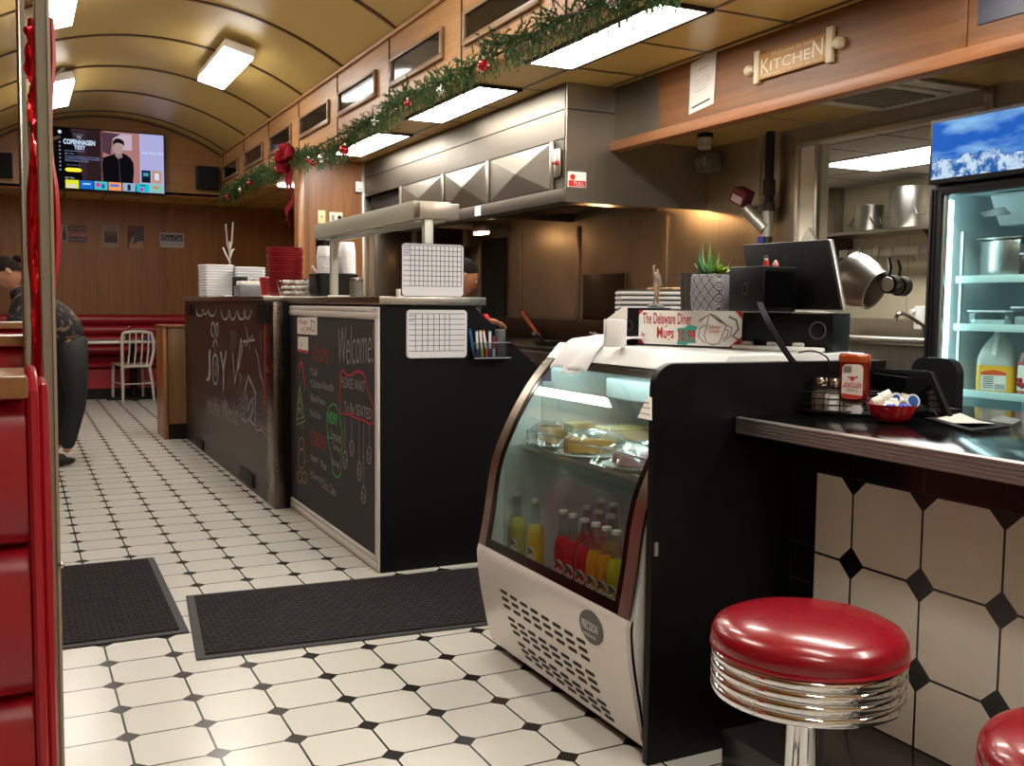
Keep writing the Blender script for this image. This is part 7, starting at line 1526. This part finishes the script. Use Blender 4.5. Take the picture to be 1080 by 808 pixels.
body = skin(P_, E_, [.11, .11, .085, .05, .085, .055, .036, .085, .055, .036, .05, .04, .027, .05, .04, .027]); hm, HM = head(hc, (.86, -.12, -.42), (.3, 0, .95), 1.0); body.merge(skin([nk, nk.lerp(hc, .7)], [(0, 1)], [.052, .05], 1)).merge(hm).merge(hand(wl, (.9, .1, -.2), (0, 0, 1))).merge(hand(wr2, (.9, .1, -.2), (0, 0, 1)))
part('body', body, SK2, t, smooth=70)
face_parts(t, hc, HM, 1.0, '7a3f38')
part('shirt', skin([hipc, ch_, shc, nk-Vector((0, 0, .02)), shl, (shl+el)/2, el, shr, er], [(0, 1), (1, 2), (2, 3), (2, 4), (4, 5), (5, 6), (2, 7), (7, 8)], [.14, .135, .11, .06, .07, .058, .05, .07, .052]), mat('cook_shirt', '191c24', .8), t, smooth=70)
part('trousers', skin([hipc, hl, kl, al, hr, kr, ar], [(0, 1), (1, 2), (2, 3), (0, 4), (4, 5), (5, 6)], [.135, .10, .075, .055, .10, .075, .055]), mat('black_denim', '131416', .75), t, smooth=70)
part('hair', hair_cap(hc, HM, 1.0, .95, 1.85, 1.05), mat('hair_black', '0d0a09', .85, spec=.15, var=.3, scale=80), t, smooth=60)
part('wristband', MB().lathe([(.031, -.012), (.033, 0), (.031, .012)], wl+Vector((-.01, 0, 0)), 20, (.9, .1, -.2)), paint('c02a2a', .5), t)
for a in (al, ar): part('shoe', skin([a, Vector((a.x, a.y, .045)), Vector((a.x+.08, a.y, .045)), Vector((a.x+.18, a.y, .036))], [(0, 1), (1, 2), (2, 3)], [.045, .045, .042, .034]), mat('shoe_black', '0e0e10', .6), t, smooth=70)
solo('skillet', MB().lathe([(.085, 0), (.10, .03), (.104, .031), (.095, .028), (.08, .004), (1e-4, .004)], (3.12, 5.75, .9105), 28).tube([(3.04, 5.66, .935), (2.93, 5.5, .97), (2.84, 5.40, 1.0)], .014, 8), mat('iron_black', '17130f', .5), 'dark iron skillet on the griddle beside the cook', 'skillet', (3.12, 5.75, .9105))
# ------------------------------------------------------------------ garland along the soffit
gp = [(236, 206), (241, 203), (259, 191), (275, 183), (292, 176), (305, 166), (324, 163), (341, 160), (357, 155), (370.5, 143), (387, 131), (403, 124), (417, 110), (430, 100), (453, 92), (477, 79), (503, 66), (523, 47), (547, 39), (573, 31), (590, 18), (613, 13), (633, 7), (653, 2), (690, -14), (730, -30)]
GXp = 2.15; P = [atx(x, y, GXp) for x, y in gp]
g0 = cr([tuple(p) for p in P], 6)
# resample evenly
pts = [Vector(g0[0])]; step = .03; acc = 0
for a, b in zip(g0, g0[1:]):
    a = Vector(a); b = Vector(b); L = (b-a).length; d = step-acc
    while d <= L: pts.append(a.lerp(b, d/L)); d += step
    acc = L-(d-step)
rg = random.Random(3); vs = []; fs = []
def needle(p, d, L, w):
    s_ = d.orthogonal().normalized()*w; q = d.cross(s_).normalized()*w; n_ = len(vs); vs.extend((p+s_, p-s_*.5+q, p-s_*.5-q, p+d*L)); fs.extend(((n_, n_+1, n_+3), (n_+1, n_+2, n_+3), (n_+2, n_, n_+3)))
for i, p in enumerate(pts):
    near = p.y < 6.5; nsp = 5 if near else 4; nn = 22 if near else 15
    for k in range(nsp):
        a = rg.uniform(0, 2*pi); along = rg.choice((-1, 1))*rg.uniform(.2, .9)
        cx_ = cos(a); cx_ = cx_*.25 if cx_ > 0 else cx_*.8; d = Vector((cx_, along*.55, sin(a)*.85-.38)).normalized(); L = rg.uniform(.07, .135); 
        bend = Vector((0, 0, -.35))
        for j in range(nn):
            u = (j+.5)/nn; q = p+d*(L*u)+bend*(L*u*u*.5); dd = (d*1.0+Vector((rg.uniform(-1, 1), rg.uniform(-1, 1), rg.uniform(-1, 1)))*.9).normalized(); needle(q, dd, rg.uniform(.016, .025), .0027 if near else .0038)
t = thing('garland', 'green artificial pine garland strung along the wooden soffit', 'garland', pts[len(pts)//2])
PIN = mat('pine_green', '2c4a16', .75, var=.4, scale=9)
part('foliage', MB().add(vs, fs), PIN, t, smooth=1); part('wire', MB().tube(pts[::3], .006, 6), mat('pine_stem', '3a3322', .8), t)
OR = mat('ornament_red', 'a8121c', .14, .55, coat=.5); OS = mat('ornament_silver', 'd3d3d6', .1, .95)
def ball(px, py, r, m, lab, col, dx=.05):
    c = atx(px, py, GXp-dx); t = thing('ornament', lab, 'ornament', c, 0, col+' balls on the garland')
    part('ball', MB().sphere((0, 0, 0), r, 20, 12), m, t, False); part('cap', MB().cyl((0, 0, r*.95), (0, 0, r*1.25), r*.28, seg=10), CHROME_R, t, False); part('loop', MB().tube([(r*.2*cos(k*pi/5), 0, r*1.35+r*.2*sin(k*pi/5)) for k in range(10)], r*.05, 5, True), CHROME_R, t, False)
for a in ((510, 69, .030, 'red ball on the garland nearest the camera, before the big panel light'), (430, 109, .021, 'small red ball on the garland beside the second panel light'), (363, 158, .034, 'large red ball on the garland left of the far panel light'), (325, 169.5, .024, 'left one of the two red balls just right of the bow'), (330, 172, .022, 'right one of the two red balls just right of the bow'), (292, 179, .026, 'red ball just left of the bow'), (263, 193, .028, 'red ball halfway between bow and garland end'), (240, 207.5, .034, 'red ball at the far end of the garland')): ball(a[0], a[1], a[2], OR, a[3], 'red')
for a in ((465, 96, .024, 'silver ball above the second panel light'), (395, 128, .026, 'silver ball on the garland above the third panel light'), (340, 167, .036, 'large silver ball right of the pair of red ones'), (253.5, 200, .026, 'small silver ball near the far end of the garland'), (647, 1, .026, 'silver ball on the garland at the top picture edge')): ball(a[0], a[1], a[2], OS, a[3], 'silver')
# bow
c = atx(303, 168, GXp-.09); t = thing('bow', 'large red velvet bow with long tails hanging on the garland', 'bow', c)
VEL = mat('velvet_red', '6a0812', .9, var=.15, spec=.1)
def loop_(dirv, L, w):
    d = Vector(dirv).normalized(); s_ = Vector((0, 0, 1)).cross(d); s_ = s_.normalized() if s_.length > .1 else Vector((0, 1, 0)); u = d.cross(s_).normalized(); vs = []; fs = []; n_ = 18
    for i in range(n_+1):
        a = -pi+2*pi*i/n_; p = d*(L*.5*(1+cos(a)))+s_*(L*.28*sin(a)); ww = w*(.35+.65*abs(cos(a*.5)))
        for k in (-1, 0, 1): vs.append(p+u*ww*k*.5+Vector((0, 0, 0))+s_*(.004*abs(k)))
    for i in range(n_):
        for k in range(2): a = i*3+k; fs.append((a, a+1, a+4, a+3))
    n0 = len(vs); vs += [v*1.0+u*0+d*.004 for v in vs]; fs += [tuple(reversed([i+n0 for i in f])) for f in fs]; return MB().add(vs, fs)
for d_, L in (((0, -.9, .35), .14), ((0, .85, .1), .14), ((-.2, .1, 1), .13), ((-.3, .6, -.5), .14), ((-.3, -.5, -.6), .12), ((-.9, .2, .2), .10)): part('loop', loop_(d_, L, .09), VEL, t, False, smooth=70)
part('knot', MB().sphere((-.02, 0, 0), .04, 14, 10), VEL, t, False)
def tail(path, w):
    vs = []; fs = []; P = cr([tuple(atx(x, y, GXp-.1)-c) for x, y in path], 5)
    for i, p in enumerate(P):
        p = Vector(p); ww = w*(.8+.25*sin(i*.9))
        for k in (-1, 0, 1): vs.append(p+Vector((.012*sin(i*.7+k), k*ww*.5, 0)))
    for i in range(len(P)-1):
        for k in range(2): a = i*3+k; fs.append((a, a+1, a+4, a+3))
    n0 = len(vs); vs += [v+Vector((.003, 0, 0)) for v in vs]; fs += [tuple(reversed([i+n0 for i in f])) for f in fs]; return MB().add(vs, fs)
part('tail', tail([(303, 172), (306, 190), (308, 205), (306, 218), (301, 232)], .11), VEL, t, False, smooth=70); part('tail', tail([(300, 172), (303, 190), (304.5, 210), (303, 222), (304.5, 239)], .09), VEL, t, False, smooth=70)
